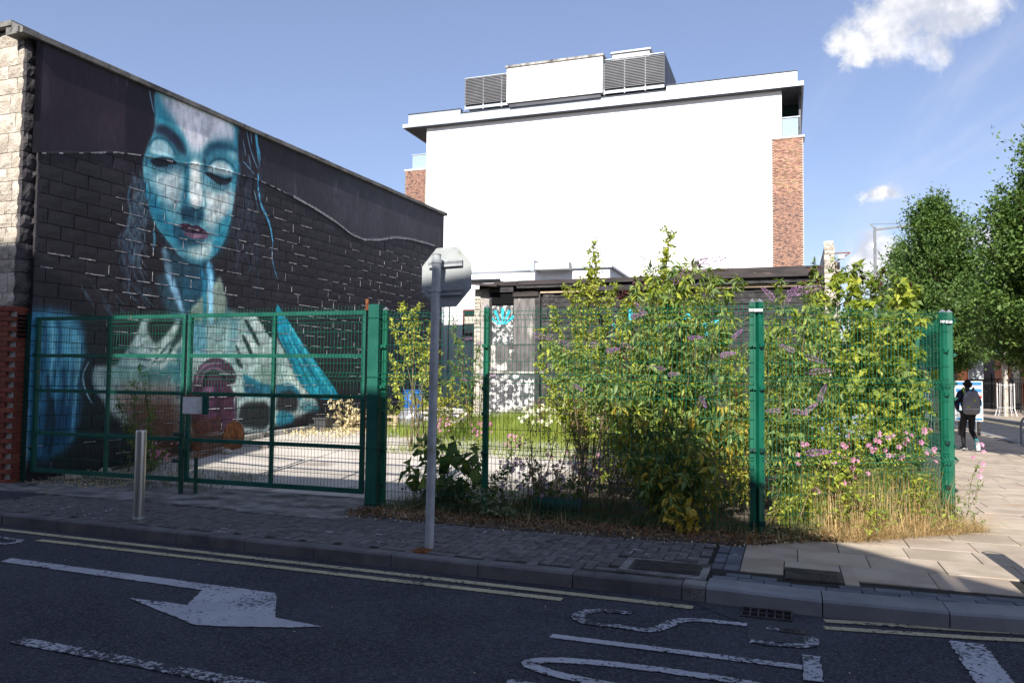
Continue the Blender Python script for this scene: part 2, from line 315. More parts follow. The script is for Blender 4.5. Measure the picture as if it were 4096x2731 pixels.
MURAL=[
('p',(30,22,34),0.35,0.8,[(-0.01,6.67),(2.37,6.63),(2.23,5.52),(1.09,5.32),(0.09,5.03)]),
('p',(50,42,56),0.35,0.5,[(1.01,5.7),(2.09,6.16),(2.19,5.61),(0.96,5.26)]),
('p',(38,40,50),0.3,0.8,[(4.87,5.75),(6.99,6.28),(9.1,6.81),(13.42,6.7),(13.46,5.56),(11.65,5.45),(9.05,5.02),(7.73,5.17),(6.23,5.61),(4.87,5.67)]),
('p',(54,56,68),0.4,0.5,[(7.0,5.99),(9.72,6.45),(12.93,6.4),(12.95,5.82),(9.16,5.24),(7.72,5.38)]),
('p',(40,104,140),0.12,0.95,[(0.06,2.48),(0.32,2.59),(0.72,2.59),(0.98,2.5),(1.15,2.33),(1.21,2.1),(1.19,1.82),(1.13,1.36),(1.15,0.91),(1.01,0.51),(0.61,0.3),(0.15,0.32),(0.09,1.37),(0.03,2.21)]),
('p',(84,160,190),0.15,0.7,[(0.44,2.52),(0.85,2.53),(1.03,2.41),(1.12,2.12),(1.11,1.77),(0.91,1.73),(0.47,1.89)]),
('p',(18,58,98),0.12,0.8,[(0.45,1.26),(1.13,1.25),(1.06,0.64),(0.63,0.36),(0.47,0.31)]),
('s',(20,60,100),0.03,0.85,[(0.47,2.46),(0.51,2.02),(0.46,1.58)],0.05),
('s',(120,190,215),0.03,0.85,[(0.58,2.49),(0.64,1.97),(0.59,1.46)],0.04),
('s',(24,70,110),0.03,0.85,[(0.7,2.48),(0.75,2.1),(0.69,1.72)],0.07),
('s',(100,175,205),0.03,0.85,[(0.88,2.44),(0.94,1.79),(0.89,1.14)],0.04),
('s',(110,180,205),0.03,0.85,[(0.99,2.31),(1.05,1.44),(1.02,0.58)],0.04),
('s',(16,50,84),0.03,0.85,[(0.81,1.72),(0.86,1.32),(0.8,0.92)],0.06),
('s',(12,30,50),0.03,0.85,[(0.55,1.59),(0.61,1.04),(0.56,0.5)],0.07),
('s',(130,200,220),0.03,0.85,[(1.05,2.23),(1.1,1.84),(1.04,1.46)],0.04),
('s',(90,160,195),0.03,0.85,[(0.68,1.9),(0.73,1.46),(0.68,1.01)],0.03),
('s',(12,24,44),0.03,0.85,[(0.64,1.24),(0.69,0.81),(0.63,0.38)],0.06),
('s',(70,130,170),0.03,0.85,[(0.98,1.25),(1.03,0.88),(0.97,0.51)],0.04),
('p',(128,152,158),0.06,1,[(2.26,2.63),(2.62,2.62),(3.25,2.74),(3.65,2.62),(4.24,2.89),(4.98,2.88),(5.78,2.5),(5.86,0.44),(4.66,0.48),(3.38,0.47),(3.18,0.43),(2.03,0.75),(1.62,1.05),(1.33,1.46),(1.35,1.78),(1.65,1.74),(1.98,2.04)]),
('p',(134,160,166),0.06,1,[(4.29,2.38),(4.56,2.63),(4.94,2.87),(5.09,2.88),(5.52,2.45),(5.79,2.5),(6.14,2.12),(6.56,1.57),(7.12,1.16),(7.38,1.03),(7.01,0.81),(5.6,0.51),(4.37,0.57)]),
('p',(84,112,120),0.1,0.8,[(1.96,1.93),(2.4,2.24),(2.58,2.16),(2.31,1.82),(2.6,1.74),(2.93,1.9),(3.14,1.6),(2.61,1.48),(1.87,1.53)]),
('p',(20,20,26),0.05,0.97,[(2.4,2.58),(3.01,2.67),(3.09,2.53),(2.86,2.33),(2.58,2.16),(2.45,2.28),(2.38,2.46)]),
('p',(96,122,118),0.05,0.9,[(2.64,2.19),(3.08,2.61),(3.17,2.43),(2.81,2.02),(2.49,1.88)]),
('s',(18,26,34),0.04,0.95,[(3.2,2.67),(3.13,2.35),(2.94,2.08),(2.81,1.97)],0.13),
('s',(24,70,90),0.06,0.8,[(3.13,2.19),(3.13,1.61),(3.13,1.22)],0.12),
('s',(66,96,104),0.08,0.7,[(2.33,2.05),(2.04,1.8),(1.94,1.6)],0.1),
('p',(26,78,96),0.08,0.8,[(2.82,1.87),(3.15,1.77),(3.13,1.46),(2.96,1.51)]),
('p',(92,120,130),0.14,0.7,[(1.48,1.69),(2.04,1.94),(2.23,1.6),(1.83,1.31),(1.5,1.41)]),
('p',(160,180,188),0.1,0.7,[(1.93,1.84),(2.45,2.21),(2.65,1.96),(2.29,1.65),(1.99,1.6)]),
('p',(60,96,112),0.1,0.75,[(2.23,1.6),(2.66,1.76),(3.09,1.72),(3.1,1.51),(2.36,1.46)]),
('s',(36,60,74),0.03,0.8,[(2.04,1.99),(2.34,1.88),(2.65,1.86)],0.05),
('s',(50,84,98),0.03,0.8,[(1.82,1.74),(2.23,1.73),(2.53,1.76)],0.05),
('s',(150,172,178),0.04,0.85,[(2.62,1.86),(2.81,2.21),(3.07,2.58)],0.14),
('s',(150,172,178),0.04,0.85,[(2.44,1.75),(2.64,1.94),(2.9,2.13)],0.14),
('s',(150,172,178),0.04,0.85,[(2.72,1.76),(2.89,1.97),(3.13,2.19)],0.14),
('s',(30,52,64),0.02,0.9,[(2.53,1.81),(2.93,2.23)],0.045),
('s',(30,52,64),0.02,0.9,[(2.78,1.86),(3.15,2.35)],0.045),
('p',(70,130,156),0.12,0.6,[(3.42,2.74),(3.71,2.76),(3.82,2.0),(3.42,1.99)]),
('p',(54,104,128),0.12,0.6,[(4.4,2.76),(4.64,2.84),(4.59,2.09),(4.39,2.02)]),
('p',(90,124,130),0.12,0.6,[(3.9,2.64),(4.33,2.67),(4.27,2.13),(3.93,2.12)]),
('p',(100,136,146),0.12,0.6,[(4.29,2.35),(4.57,2.47),(4.69,1.83),(4.32,1.66)]),
('p',(70,110,122),0.1,0.7,[(5.42,2.27),(5.8,2.18),(6.04,1.79),(5.6,1.85)]),
('p',(172,192,196),0.1,0.6,[(5.26,2.4),(5.74,2.28),(5.98,1.86),(5.49,1.81)]),
('p',(176,194,198),0.08,0.6,[(6.2,1.86),(6.63,1.42),(7.0,1.2),(6.64,1.2),(6.16,1.57)]),
('p',(22,22,30),0.05,0.95,[(1.18,2.56),(2.26,2.62),(2.2,2.34),(1.98,2.04),(1.76,1.74),(1.59,1.83),(1.48,1.74),(1.21,1.92)]),
('s',(18,24,36),0.03,1,[(1.31,1.92),(1.19,1.64),(1.29,1.36),(1.48,1.13),(1.52,0.89)],0.16),
('s',(130,180,205),0.01,0.8,[(1.26,1.82),(1.14,1.59),(1.24,1.29),(1.37,1.13)],0.03),
('s',(90,140,170),0.01,0.8,[(1.37,1.73),(1.33,1.46),(1.48,1.24)],0.02),
('p',(16,20,28),0.12,0.9,[(1.22,1.13),(1.5,1.22),(1.61,0.65),(1.27,0.45),(1.06,0.57)]),
('p',(96,70,60),0.2,0.6,[(1.8,1.48),(3.1,1.46),(3.14,1.19),(3.18,0.43),(2.72,0.39),(2.09,0.77),(1.79,1.12)]),
('p',(58,36,28),0.2,0.65,[(2.07,1.16),(3.14,1.19),(3.18,0.41),(2.72,0.39),(2.27,0.62)]),
('p',(34,66,84),0.1,0.9,[(2.52,3.43),(4.05,3.63),(4.4,2.93),(4.25,2.67),(2.95,2.62),(2.71,2.89)]),
('p',(60,100,118),0.12,0.7,[(3.38,2.87),(4.4,2.93),(4.81,2.74),(3.29,2.6),(2.88,2.65)]),
('p',(24,52,70),0.06,1,[(2.63,3.95),(3.14,3.74),(3.93,3.88),(4.04,3.09),(3.04,2.99),(2.82,3.4)]),
('s',(78,108,132),0.05,0.9,[(2.7,3.88),(2.85,3.41),(3.07,2.99)],0.16),
('s',(110,156,190),0.05,0.95,[(2.81,3.42),(3.03,3.1),(3.18,2.77)],0.13),
('s',(86,158,200),0.05,0.95,[(3.78,3.8),(3.86,3.45),(3.9,3.08)],0.16),
('s',(24,96,130),0.04,0.9,[(3.6,3.75),(3.68,3.05)],0.1),
('p',(22,62,84),0.06,0.95,[(3.08,3.45),(3.61,3.52),(3.7,3.17),(3.39,2.85),(3.21,2.83)]),
('p',(104,124,118),0.05,0.95,[(3.32,2.8),(3.66,3.12),(3.95,3.4),(4.13,3.59),(4.36,2.9),(3.94,2.64),(3.46,2.64)]),
('s',(120,180,215),0.04,0.95,[(3.87,3.55),(3.86,3.14),(3.9,2.61)],0.13),
('s',(26,100,130),0.04,0.9,[(3.7,3.53),(3.74,2.6)],0.1),
('p',(78,140,170),0.08,0.6,[(3.4,2.6),(3.79,2.63),(3.82,2.0),(3.42,2.04)]),
('p',(176,194,204),0.1,0.6,[(3.46,1.99),(4.43,2.0),(4.52,1.8),(3.5,1.83)]),
('p',(74,130,150),0.025,1,[(2.35,6.67),(2.77,6.77),(3.58,6.75),(4.42,6.67),(4.47,6.23),(4.5,5.83),(4.46,5.35),(4.39,4.96),(4.3,4.59),(4.18,4.26),(4.0,4.0),(3.82,3.84),(3.56,3.72),(3.31,3.72),(3.03,3.81),(2.79,4.03),(2.56,4.19),(2.39,4.41),(2.28,4.72),(2.19,5.08),(2.16,5.33),(2.24,5.6),(2.37,5.87),(2.41,6.09)]),
('p',(182,190,208),0.1,1,[(2.78,6.68),(3.59,6.7),(4.36,6.65),(4.4,6.36),(4.1,6.27),(3.72,6.13),(3.55,5.89),(3.23,5.76),(3.11,5.98),(2.86,6.23),(2.69,6.44)]),
('p',(150,166,186),0.1,0.8,[(2.48,6.63),(2.81,6.66),(2.79,6.29),(2.56,6.39)]),
('p',(36,122,150),0.12,0.9,[(2.37,6.62),(2.52,6.46),(2.8,6.21),(3.08,6.05),(3.19,5.76),(3.06,5.64),(2.95,5.91),(2.67,6.04),(2.42,6.05)]),
('s',(34,112,140),0.08,0.9,[(4.43,6.66),(4.48,6.29),(4.49,5.83),(4.42,5.34)],0.16),
('p',(42,108,132),0.14,0.85,[(2.24,5.75),(2.48,6.0),(2.84,5.98),(3.16,5.75),(3.2,5.49),(3.0,5.44),(2.74,5.35),(2.23,5.24)]),
('p',(40,104,130),0.14,0.9,[(3.57,5.7),(3.62,5.99),(3.91,6.16),(4.5,6.24),(4.52,5.66),(4.33,5.5),(3.79,5.42),(3.6,5.49)]),
('p',(158,176,188),0.16,0.95,[(2.42,5.19),(2.8,5.31),(3.09,5.41),(3.09,5.09),(3.05,4.76),(2.88,4.64),(2.73,4.74),(2.46,4.94)]),
('p',(170,186,194),0.14,0.95,[(3.62,5.24),(3.95,5.18),(4.37,5.36),(4.36,5.04),(4.31,4.86),(4.17,4.68),(3.97,4.62),(3.83,4.42),(3.66,4.53),(3.61,4.88)]),
('p',(96,134,150),0.12,0.6,[(2.97,5.27),(3.18,5.33),(3.13,4.83),(2.93,4.68)]),
('p',(18,92,122),0.14,0.95,[(2.15,5.07),(2.37,4.87),(2.6,4.66),(2.77,4.49),(2.95,4.31),(3.06,4.12),(3.13,3.87),(2.79,4.03),(2.45,4.35),(2.25,4.64)]),
('p',(70,124,144),0.12,0.7,[(2.7,4.68),(3.07,4.66),(3.04,4.36),(2.77,4.44)]),
('p',(22,108,138),0.12,0.95,[(4.02,4.51),(4.3,4.88),(4.38,4.93),(4.28,4.36),(4.0,3.99),(3.85,3.87),(3.88,4.12)]),
('p',(20,28,48),0.07,0.95,[(2.4,6.02),(2.6,6.11),(2.87,6.04),(3.07,5.9),(3.16,5.68),(3.04,5.68),(2.87,5.78),(2.68,5.88),(2.4,5.9)]),
('p',(10,48,72),0.07,0.92,[(3.57,5.81),(3.63,5.99),(3.83,6.14),(4.14,6.21),(4.5,6.17),(4.5,6.1),(4.23,6.1),(3.95,6.05),(3.77,5.95),(3.66,5.78)]),
('s',(8,40,62),0.04,0.8,[(3.58,5.76),(3.63,5.66),(3.62,5.55)],0.06),
('p',(128,164,180),0.05,0.95,[(2.31,5.64),(2.41,5.78),(2.62,5.82),(2.78,5.72),(2.86,5.63),(2.56,5.52),(2.3,5.5)]),
('s',(14,64,88),0.02,0.9,[(2.28,5.61),(2.38,5.79),(2.61,5.87),(2.8,5.78),(2.9,5.63)],0.035),
('s',(170,214,226),0.03,0.7,[(2.34,5.54),(2.56,5.57),(2.86,5.58)],0.05),
('p',(166,192,204),0.05,0.95,[(3.71,5.62),(3.89,5.78),(4.12,5.83),(4.34,5.75),(4.37,5.62),(4.17,5.56),(3.94,5.54),(3.69,5.52)]),
('s',(12,58,80),0.02,0.9,[(3.68,5.62),(3.83,5.8),(4.08,5.89),(4.34,5.84),(4.46,5.7)],0.035),
('p',(98,146,162),0.06,0.85,[(4.15,6.03),(4.45,6.12),(4.5,5.95),(4.31,5.93)]),
('p',(12,18,30),0.02,0.97,[(2.33,5.39),(2.53,5.5),(2.79,5.54),(2.91,5.51),(2.93,5.46),(2.8,5.44),(2.7,5.36),(2.51,5.3),(2.38,5.33)]),
('s',(14,30,44),0.006,0.85,[(2.41,5.34),(2.39,5.26)],0.014),
('s',(14,30,44),0.006,0.85,[(2.47,5.35),(2.44,5.25)],0.014),
('s',(14,30,44),0.006,0.85,[(2.52,5.35),(2.5,5.29)],0.014),
('s',(14,30,44),0.006,0.85,[(2.57,5.39),(2.55,5.28)],0.014),
('s',(14,30,44),0.006,0.85,[(2.63,5.39),(2.61,5.31)],0.014),
('s',(14,30,44),0.006,0.85,[(2.68,5.39),(2.66,5.31)],0.014),
('s',(14,30,44),0.006,0.85,[(2.74,5.43),(2.72,5.34)],0.014),
('s',(14,30,44),0.006,0.85,[(2.79,5.43),(2.77,5.33)],0.014),
('s',(14,30,44),0.006,0.85,[(2.85,5.44),(2.83,5.37)],0.014),
('p',(12,18,28),0.02,0.97,[(3.59,5.48),(3.75,5.53),(3.98,5.51),(4.19,5.51),(4.38,5.59),(4.32,5.47),(4.18,5.37),(3.96,5.34),(3.79,5.41)]),
('s',(14,30,44),0.006,0.85,[(3.78,5.37),(3.77,5.26)],0.014),
('s',(14,30,44),0.006,0.85,[(3.83,5.36),(3.82,5.25)],0.014),
('s',(14,30,44),0.006,0.85,[(3.88,5.35),(3.87,5.24)],0.014),
('s',(14,30,44),0.006,0.85,[(3.93,5.39),(3.92,5.3)],0.014),
('s',(14,30,44),0.006,0.85,[(3.98,5.38),(3.98,5.29)],0.014),
('s',(14,30,44),0.006,0.85,[(4.03,5.37),(4.03,5.28)],0.014),
('s',(14,30,44),0.006,0.85,[(4.08,5.41),(4.08,5.33)],0.014),
('s',(14,30,44),0.006,0.85,[(4.13,5.4),(4.14,5.32)],0.014),
('s',(14,30,44),0.006,0.85,[(4.18,5.39),(4.2,5.31)],0.014),
('s',(14,30,44),0.006,0.85,[(4.23,5.43),(4.25,5.37)],0.014),
('s',(14,30,44),0.006,0.85,[(4.29,5.42),(4.3,5.36)],0.014),
('p',(40,92,114),0.07,0.6,[(2.32,5.24),(2.87,5.39),(2.8,5.26),(2.39,5.15)]),
('p',(44,92,114),0.07,0.6,[(3.76,5.27),(4.34,5.4),(4.18,5.23),(3.87,5.18)]),
('p',(16,76,102),0.07,0.95,[(3.15,5.7),(3.25,5.64),(3.24,5.34),(3.24,5.07),(3.22,4.85),(3.1,4.6),(3.05,4.68),(3.09,4.9),(3.12,5.2),(3.14,5.48)]),
('p',(184,198,206),0.06,0.95,[(3.26,5.64),(3.49,5.69),(3.53,5.36),(3.58,5.09),(3.61,4.93),(3.55,4.83),(3.41,4.75),(3.29,4.81),(3.25,5.02),(3.25,5.34)]),
('p',(212,220,226),0.06,0.8,[(3.31,5.58),(3.41,5.6),(3.44,5.28),(3.36,5.26)]),
('p',(214,222,226),0.05,0.8,[(3.3,4.95),(3.44,4.99),(3.49,4.87),(3.34,4.82)]),
('s',(92,132,146),0.05,0.85,[(3.54,5.64),(3.57,5.31),(3.63,5.05)],0.09),
('s',(60,110,128),0.02,0.8,[(3.63,5.02),(3.68,4.89),(3.62,4.77)],0.04),
('p',(10,48,70),0.06,0.97,[(3.07,4.72),(3.23,4.8),(3.34,4.73),(3.47,4.74),(3.61,4.82),(3.64,4.65),(3.55,4.47),(3.25,4.45),(3.06,4.47)]),
('s',(8,18,30),0.02,0.95,[(3.31,4.75),(3.42,4.71),(3.5,4.75)],0.035),
('s',(8,18,30),0.02,0.95,[(3.54,4.77),(3.59,4.81)],0.03),
('s',(74,120,138),0.03,0.6,[(3.42,4.67),(3.42,4.48)],0.04),
('p',(16,60,84),0.08,0.95,[(2.88,4.3),(3.11,4.37),(3.26,4.18),(3.71,4.21),(3.64,4.07),(3.13,3.96),(2.94,4.13)]),
('p',(46,26,50),0.015,1,[(3.0,4.38),(3.21,4.44),(3.36,4.41),(3.46,4.46),(3.81,4.34),(3.47,4.29),(3.19,4.25)]),
('p',(84,64,88),0.02,1,[(3.11,4.25),(3.47,4.29),(3.8,4.34),(3.7,4.22),(3.4,4.17),(3.21,4.19)]),
('p',(132,112,134),0.03,0.7,[(3.33,4.23),(3.61,4.29),(3.58,4.24),(3.37,4.19)]),
('s',(18,10,22),0.008,1,[(3.05,4.31),(3.26,4.28),(3.47,4.3),(3.8,4.34)],0.018),
('p',(164,190,198),0.07,0.95,[(3.25,3.97),(3.48,4.02),(3.69,4.16),(3.83,4.21),(3.87,4.07),(3.76,3.88),(3.49,3.82),(3.31,3.84)]),
('p',(22,74,98),0.05,0.8,[(3.07,3.86),(3.31,3.76),(3.56,3.77),(3.82,3.88),(3.71,3.76),(3.31,3.71),(3.07,3.8)]),
('p',(20,16,26),0.04,1,[(1.75,6.69),(2.32,6.66),(2.38,6.08),(2.36,5.86),(2.24,5.6),(2.16,5.32),(2.17,5.07),(2.0,4.98),(1.81,5.23)]),
('p',(24,22,32),0.04,1,[(4.47,6.66),(5.22,6.69),(5.25,5.84),(4.99,5.69),(4.52,5.78)]),
('s',(96,140,170),0.012,0.8,[(2.26,6.6),(2.32,6.39),(2.37,6.25)],0.03),
('s',(96,140,170),0.012,0.8,[(4.72,6.64),(4.84,6.28),(5.07,5.95)],0.03),
('s',(96,140,170),0.012,0.8,[(4.85,6.64),(4.88,6.41)],0.03),
('s',(96,140,170),0.012,0.8,[(4.62,6.42),(4.72,6.12)],0.03),
('s',(96,140,170),0.012,0.8,[(4.8,6.15),(4.88,5.9)],0.03),
('s',(96,140,170),0.012,0.8,[(5.0,5.48),(5.15,5.06)],0.03),
('s',(96,140,170),0.012,0.8,[(4.64,5.98),(4.99,5.8)],0.03),
('p',(70,160,205),0.02,0.95,[(4.96,6.66),(5.04,6.67),(5.07,6.46),(5.17,6.25),(5.14,5.95),(5.09,6.1),(5.02,6.39)]),
('s',(66,150,200),0.012,0.95,[(5.1,5.83),(5.15,5.36),(5.28,5.12),(5.4,5.02),(5.54,4.8),(5.62,4.5)],0.06),
('s',(50,100,130),0.015,0.8,[(5.62,4.5),(5.6,4.1),(5.8,3.72)],0.04),
('s',(50,66,86),0.015,0.55,[(2.04,5.06),(1.99,4.82),(2.1,4.58),(2.04,4.31)],0.032047730434552245),
('s',(62,84,100),0.015,0.55,[(2.15,4.2),(2.16,3.9),(2.13,3.54),(2.32,3.22)],0.04339236650749993),
('s',(62,84,100),0.015,0.55,[(2.22,4.9),(2.24,4.57),(2.22,4.17),(2.33,3.8)],0.025803068540577203),
('s',(50,66,86),0.015,0.55,[(1.96,4.38),(2.04,4.1),(1.89,3.74),(2.17,3.45)],0.045343676791903056),
('s',(50,66,86),0.015,0.55,[(2.02,4.69),(2.05,4.5),(1.98,4.26),(2.14,4.06)],0.04833733370928206),
('s',(34,36,50),0.015,0.55,[(2.08,4.0),(2.07,3.69),(2.08,3.33),(2.25,2.98)],0.041147208187502005),
('s',(30,60,84),0.015,0.55,[(1.94,4.2),(1.96,4.02),(1.89,3.79),(2.11,3.61)],0.03354117181032611),
('s',(62,84,100),0.015,0.55,[(2.0,4.85),(2.03,4.55),(2.0,4.19),(2.12,3.86)],0.03556616258650015),
('s',(30,60,84),0.015,0.55,[(2.07,4.31),(1.94,4.11),(2.18,3.94),(2.08,3.72)],0.0474059545701751),
('s',(34,36,50),0.015,0.55,[(2.11,4.65),(2.16,4.47),(2.06,4.23),(2.26,4.05)],0.025961365976404048),
('s',(50,66,86),0.015,0.55,[(1.93,4.11),(1.83,3.81),(2.01,3.5),(2.0,3.17)],0.02993200986115204),
('s',(62,84,100),0.015,0.55,[(1.95,4.59),(2.01,4.45),(1.87,4.23),(2.11,4.1)],0.020545625758799226),
('s',(62,84,100),0.015,0.55,[(1.89,3.94),(1.78,3.63),(1.99,3.31),(1.96,2.96)],0.038531889287698684),
('s',(62,84,100),0.015,0.55,[(2.24,4.87),(2.14,4.64),(2.34,4.45),(2.21,4.19)],0.037192701848461435),
('s',(34,36,50),0.015,0.55,[(2.01,4.61),(2.09,4.4),(1.93,4.12),(2.2,3.91)],0.02291306639596673),
('s',(40,60,78),0.015,0.55,[(2.24,4.7),(2.18,4.49),(2.3,4.29),(2.28,4.06)],0.03786604508984695),
('s',(50,66,86),0.015,0.55,[(2.2,4.45),(2.26,4.21),(2.14,3.89),(2.39,3.62)],0.023668197729032586),
('s',(40,60,78),0.015,0.55,[(2.01,4.2),(2.09,3.99),(1.92,3.7),(2.24,3.48)],0.027255864986512255),
('s',(40,60,78),0.015,0.55,[(2.11,5.16),(2.17,4.94),(2.08,4.65),(2.21,4.41)],0.034957391587132985),
('s',(30,60,84),0.015,0.55,[(1.93,4.84),(1.88,4.63),(2.0,4.43),(1.95,4.2)],0.046091285480936),
('s',(50,66,86),0.015,0.55,[(2.01,5.12),(2.1,4.81),(1.96,4.39),(2.15,4.05)],0.03482864068168537),
('s',(62,84,100),0.015,0.55,[(1.96,4.91),(1.85,4.56),(2.1,4.24),(1.93,3.84)],0.028886140508258863),
('s',(62,84,100),0.015,0.55,[(1.97,4.04),(1.86,3.81),(2.06,3.6),(2.02,3.35)],0.030155918431907885),
('s',(50,66,86),0.015,0.55,[(2.02,4.55),(1.94,4.22),(2.1,3.89),(2.06,3.51)],0.0318439934921942),
('s',(30,60,84),0.015,0.55,[(2.05,4.22),(1.9,3.99),(2.17,3.8),(2.05,3.55)],0.03707617807511611),
('s',(50,66,86),0.015,0.55,[(2.06,4.02),(1.98,3.81),(2.11,3.61),(2.15,3.39)],0.038300270187055376),
('s',(34,36,50),0.015,0.55,[(1.99,4.68),(1.91,4.36),(2.08,4.05),(2.01,3.69)],0.021602024185368596),
('s',(34,36,50),0.015,0.55,[(2.28,5.04),(2.39,4.8),(2.2,4.44),(2.45,4.17)],0.03318926998072717),
('s',(34,36,50),0.015,0.55,[(1.87,4.27),(1.91,4.11),(1.81,3.9),(2.04,3.74)],0.043223384873292234),
('s',(62,84,100),0.015,0.55,[(1.97,5.07),(2.08,4.78),(1.89,4.37),(2.14,4.04)],0.04482684427680105),
('s',(30,60,84),0.015,0.55,[(1.9,4.47),(1.97,4.26),(1.82,3.98),(2.09,3.77)],0.027011017819951102),
('s',(34,36,50),0.015,0.55,[(1.96,3.95),(1.95,3.78),(1.94,3.59),(2.12,3.42)],0.0499875682817295),
('s',(62,84,100),0.015,0.55,[(1.99,4.28),(1.86,4.02),(2.09,3.79),(2.01,3.5)],0.0478924917809163),
('s',(40,60,78),0.015,0.55,[(2.12,5.06),(2.06,4.79),(2.21,4.52),(2.11,4.2)],0.041201757896536656),
('s',(40,60,78),0.015,0.55,[(1.93,4.08),(1.77,3.85),(2.06,3.67),(1.92,3.42)],0.02016686372044034),
('s',(34,36,50),0.015,0.55,[(1.98,4.49),(2.05,4.26),(1.91,3.95),(2.16,3.71)],0.022270529833595735),
('s',(50,66,86),0.015,0.55,[(1.9,4.09),(1.76,3.85),(2.02,3.64),(1.92,3.37)],0.03828604643962616),
('s',(34,36,50),0.015,0.55,[(1.91,4.01),(1.97,3.78),(1.83,3.48),(2.15,3.25)],0.04360548148470035),
('s',(62,84,100),0.015,0.55,[(2.11,4.64),(2.18,4.48),(2.02,4.24),(2.28,4.08)],0.02399764242024719),
('s',(40,60,78),0.015,0.55,[(1.97,4.99),(2.02,4.7),(1.96,4.33),(2.08,4.0)],0.037279474391168715),
('s',(62,84,100),0.015,0.55,[(1.98,4.39),(1.88,4.2),(2.06,4.04),(2.0,3.84)],0.039627577745592654),
('s',(62,84,100),0.015,0.55,[(2.03,4.81),(1.98,4.64),(2.08,4.48),(2.06,4.3)],0.044217503997585714),
('s',(50,66,86),0.015,0.55,[(2.28,5.05),(2.2,4.76),(2.39,4.49),(2.27,4.16)],0.025160631757577375),
('s',(30,60,84),0.015,0.55,[(1.98,4.05),(2.02,3.87),(1.9,3.63),(2.19,3.45)],0.04643115228392947),
('s',(34,36,50),0.015,0.55,[(1.96,4.55),(2.0,4.37),(1.92,4.13),(2.1,3.94)],0.038803901790774045),
('s',(62,84,100),0.015,0.55,[(2.16,4.07),(2.17,3.85),(2.11,3.57),(2.35,3.34)],0.033148717972240845),
('s',(30,60,84),0.015,0.55,[(2.13,4.89),(2.2,4.58),(2.09,4.18),(2.28,3.83)],0.04853198350712201),
('s',(34,36,50),0.015,0.55,[(2.16,5.02),(2.28,4.88),(2.06,4.64),(2.33,4.51)],0.04388716749375392),
('s',(34,36,50),0.015,0.55,[(2.15,4.25),(2.2,4.02),(2.09,3.71),(2.35,3.47)],0.04333756805947887),
('s',(30,60,84),0.015,0.55,[(1.98,4.87),(1.86,4.64),(2.11,4.45),(1.92,4.17)],0.04371327077935616),
('s',(40,60,78),0.015,0.55,[(2.11,4.51),(2.03,4.16),(2.2,3.8),(2.16,3.4)],0.04253924543338178),
('s',(34,36,50),0.015,0.55,[(1.87,3.96),(1.87,3.79),(1.83,3.6),(2.04,3.44)],0.04670695356238644),
('s',(34,36,50),0.015,0.55,[(2.08,4.27),(1.93,3.97),(2.22,3.69),(2.08,3.35)],0.030929251766300632),
('s',(62,84,100),0.015,0.55,[(1.81,4.03),(1.7,3.84),(1.89,3.66),(1.86,3.45)],0.03452575292607994),
('s',(34,36,50),0.015,0.55,[(1.96,4.96),(2.01,4.65),(1.94,4.27),(2.08,3.92)],0.04046422108326697),
('s',(62,84,100),0.015,0.55,[(2.22,4.81),(2.13,4.57),(2.31,4.34),(2.22,4.06)],0.04629955843304383),
('s',(40,60,78),0.015,0.55,[(1.8,3.93),(1.71,3.74),(1.86,3.56),(1.88,3.36)],0.02693827738319158),
('s',(30,60,84),0.015,0.55,[(1.81,3.99),(1.87,3.75),(1.73,3.45),(2.04,3.2)],0.0300869049536081),
('s',(62,84,100),0.015,0.55,[(1.93,4.49),(1.98,4.32),(1.88,4.09),(2.09,3.91)],0.04791380479488861),
('s',(62,84,100),0.015,0.55,[(2.19,4.7),(2.07,4.38),(2.32,4.08),(2.17,3.71)],0.037369243470869326),
('s',(50,66,86),0.015,0.55,[(2.15,4.46),(2.19,4.17),(2.1,3.8),(2.32,3.48)],0.04674864573092048),
('s',(34,36,50),0.015,0.55,[(2.12,4.08),(2.17,3.81),(2.06,3.48),(2.35,3.19)],0.034284393784577545),
('s',(50,66,86),0.015,0.55,[(2.14,4.03),(2.05,3.83),(2.19,3.64),(2.22,3.43)],0.02602545932143038),
('s',(34,36,50),0.015,0.55,[(1.85,4.16),(1.73,3.82),(1.97,3.49),(1.89,3.1)],0.04935550359385156),
('s',(34,36,50),0.015,0.55,[(2.17,4.57),(2.25,4.44),(2.08,4.23),(2.35,4.1)],0.04863385998120883),
('s',(62,84,100),0.015,0.55,[(2.1,3.97),(1.96,3.79),(2.21,3.65),(2.13,3.47)],0.027476358091122446),
('s',(50,66,86),0.015,0.55,[(2.17,4.78),(2.27,4.46),(2.09,4.03),(2.37,3.67)],0.025185951757199357),
('s',(40,60,78),0.015,0.55,[(2.13,5.13),(2.21,4.9),(2.08,4.58),(2.26,4.32)],0.04113692411110793),
('s',(62,84,100),0.015,0.55,[(2.09,4.98),(2.19,4.85),(2.0,4.63),(2.25,4.5)],0.0426735017989294),
('s',(62,84,100),0.015,0.55,[(2.0,4.38),(1.91,4.06),(2.08,3.73),(2.05,3.36)],0.028389268408220994),
('s',(30,54,76),0.015,0.5,[(4.82,6.15),(4.73,5.83),(4.96,5.53),(4.8,5.15)],0.022168565790212088),
('s',(44,52,68),0.015,0.5,[(4.56,4.24),(4.63,4.05),(4.53,3.81),(4.62,3.6)],0.04226384051928764),
('s',(44,52,68),0.015,0.5,[(4.57,5.23),(4.5,4.98),(4.67,4.73),(4.55,4.43)],0.02233780690360084),
('s',(40,46,60),0.015,0.5,[(4.55,5.19),(4.5,4.85),(4.65,4.49),(4.56,4.09)],0.03654261329151499),
('s',(44,52,68),0.015,0.5,[(5.12,4.31),(5.01,3.97),(5.27,3.62),(5.09,3.22)],0.02657319725209011),
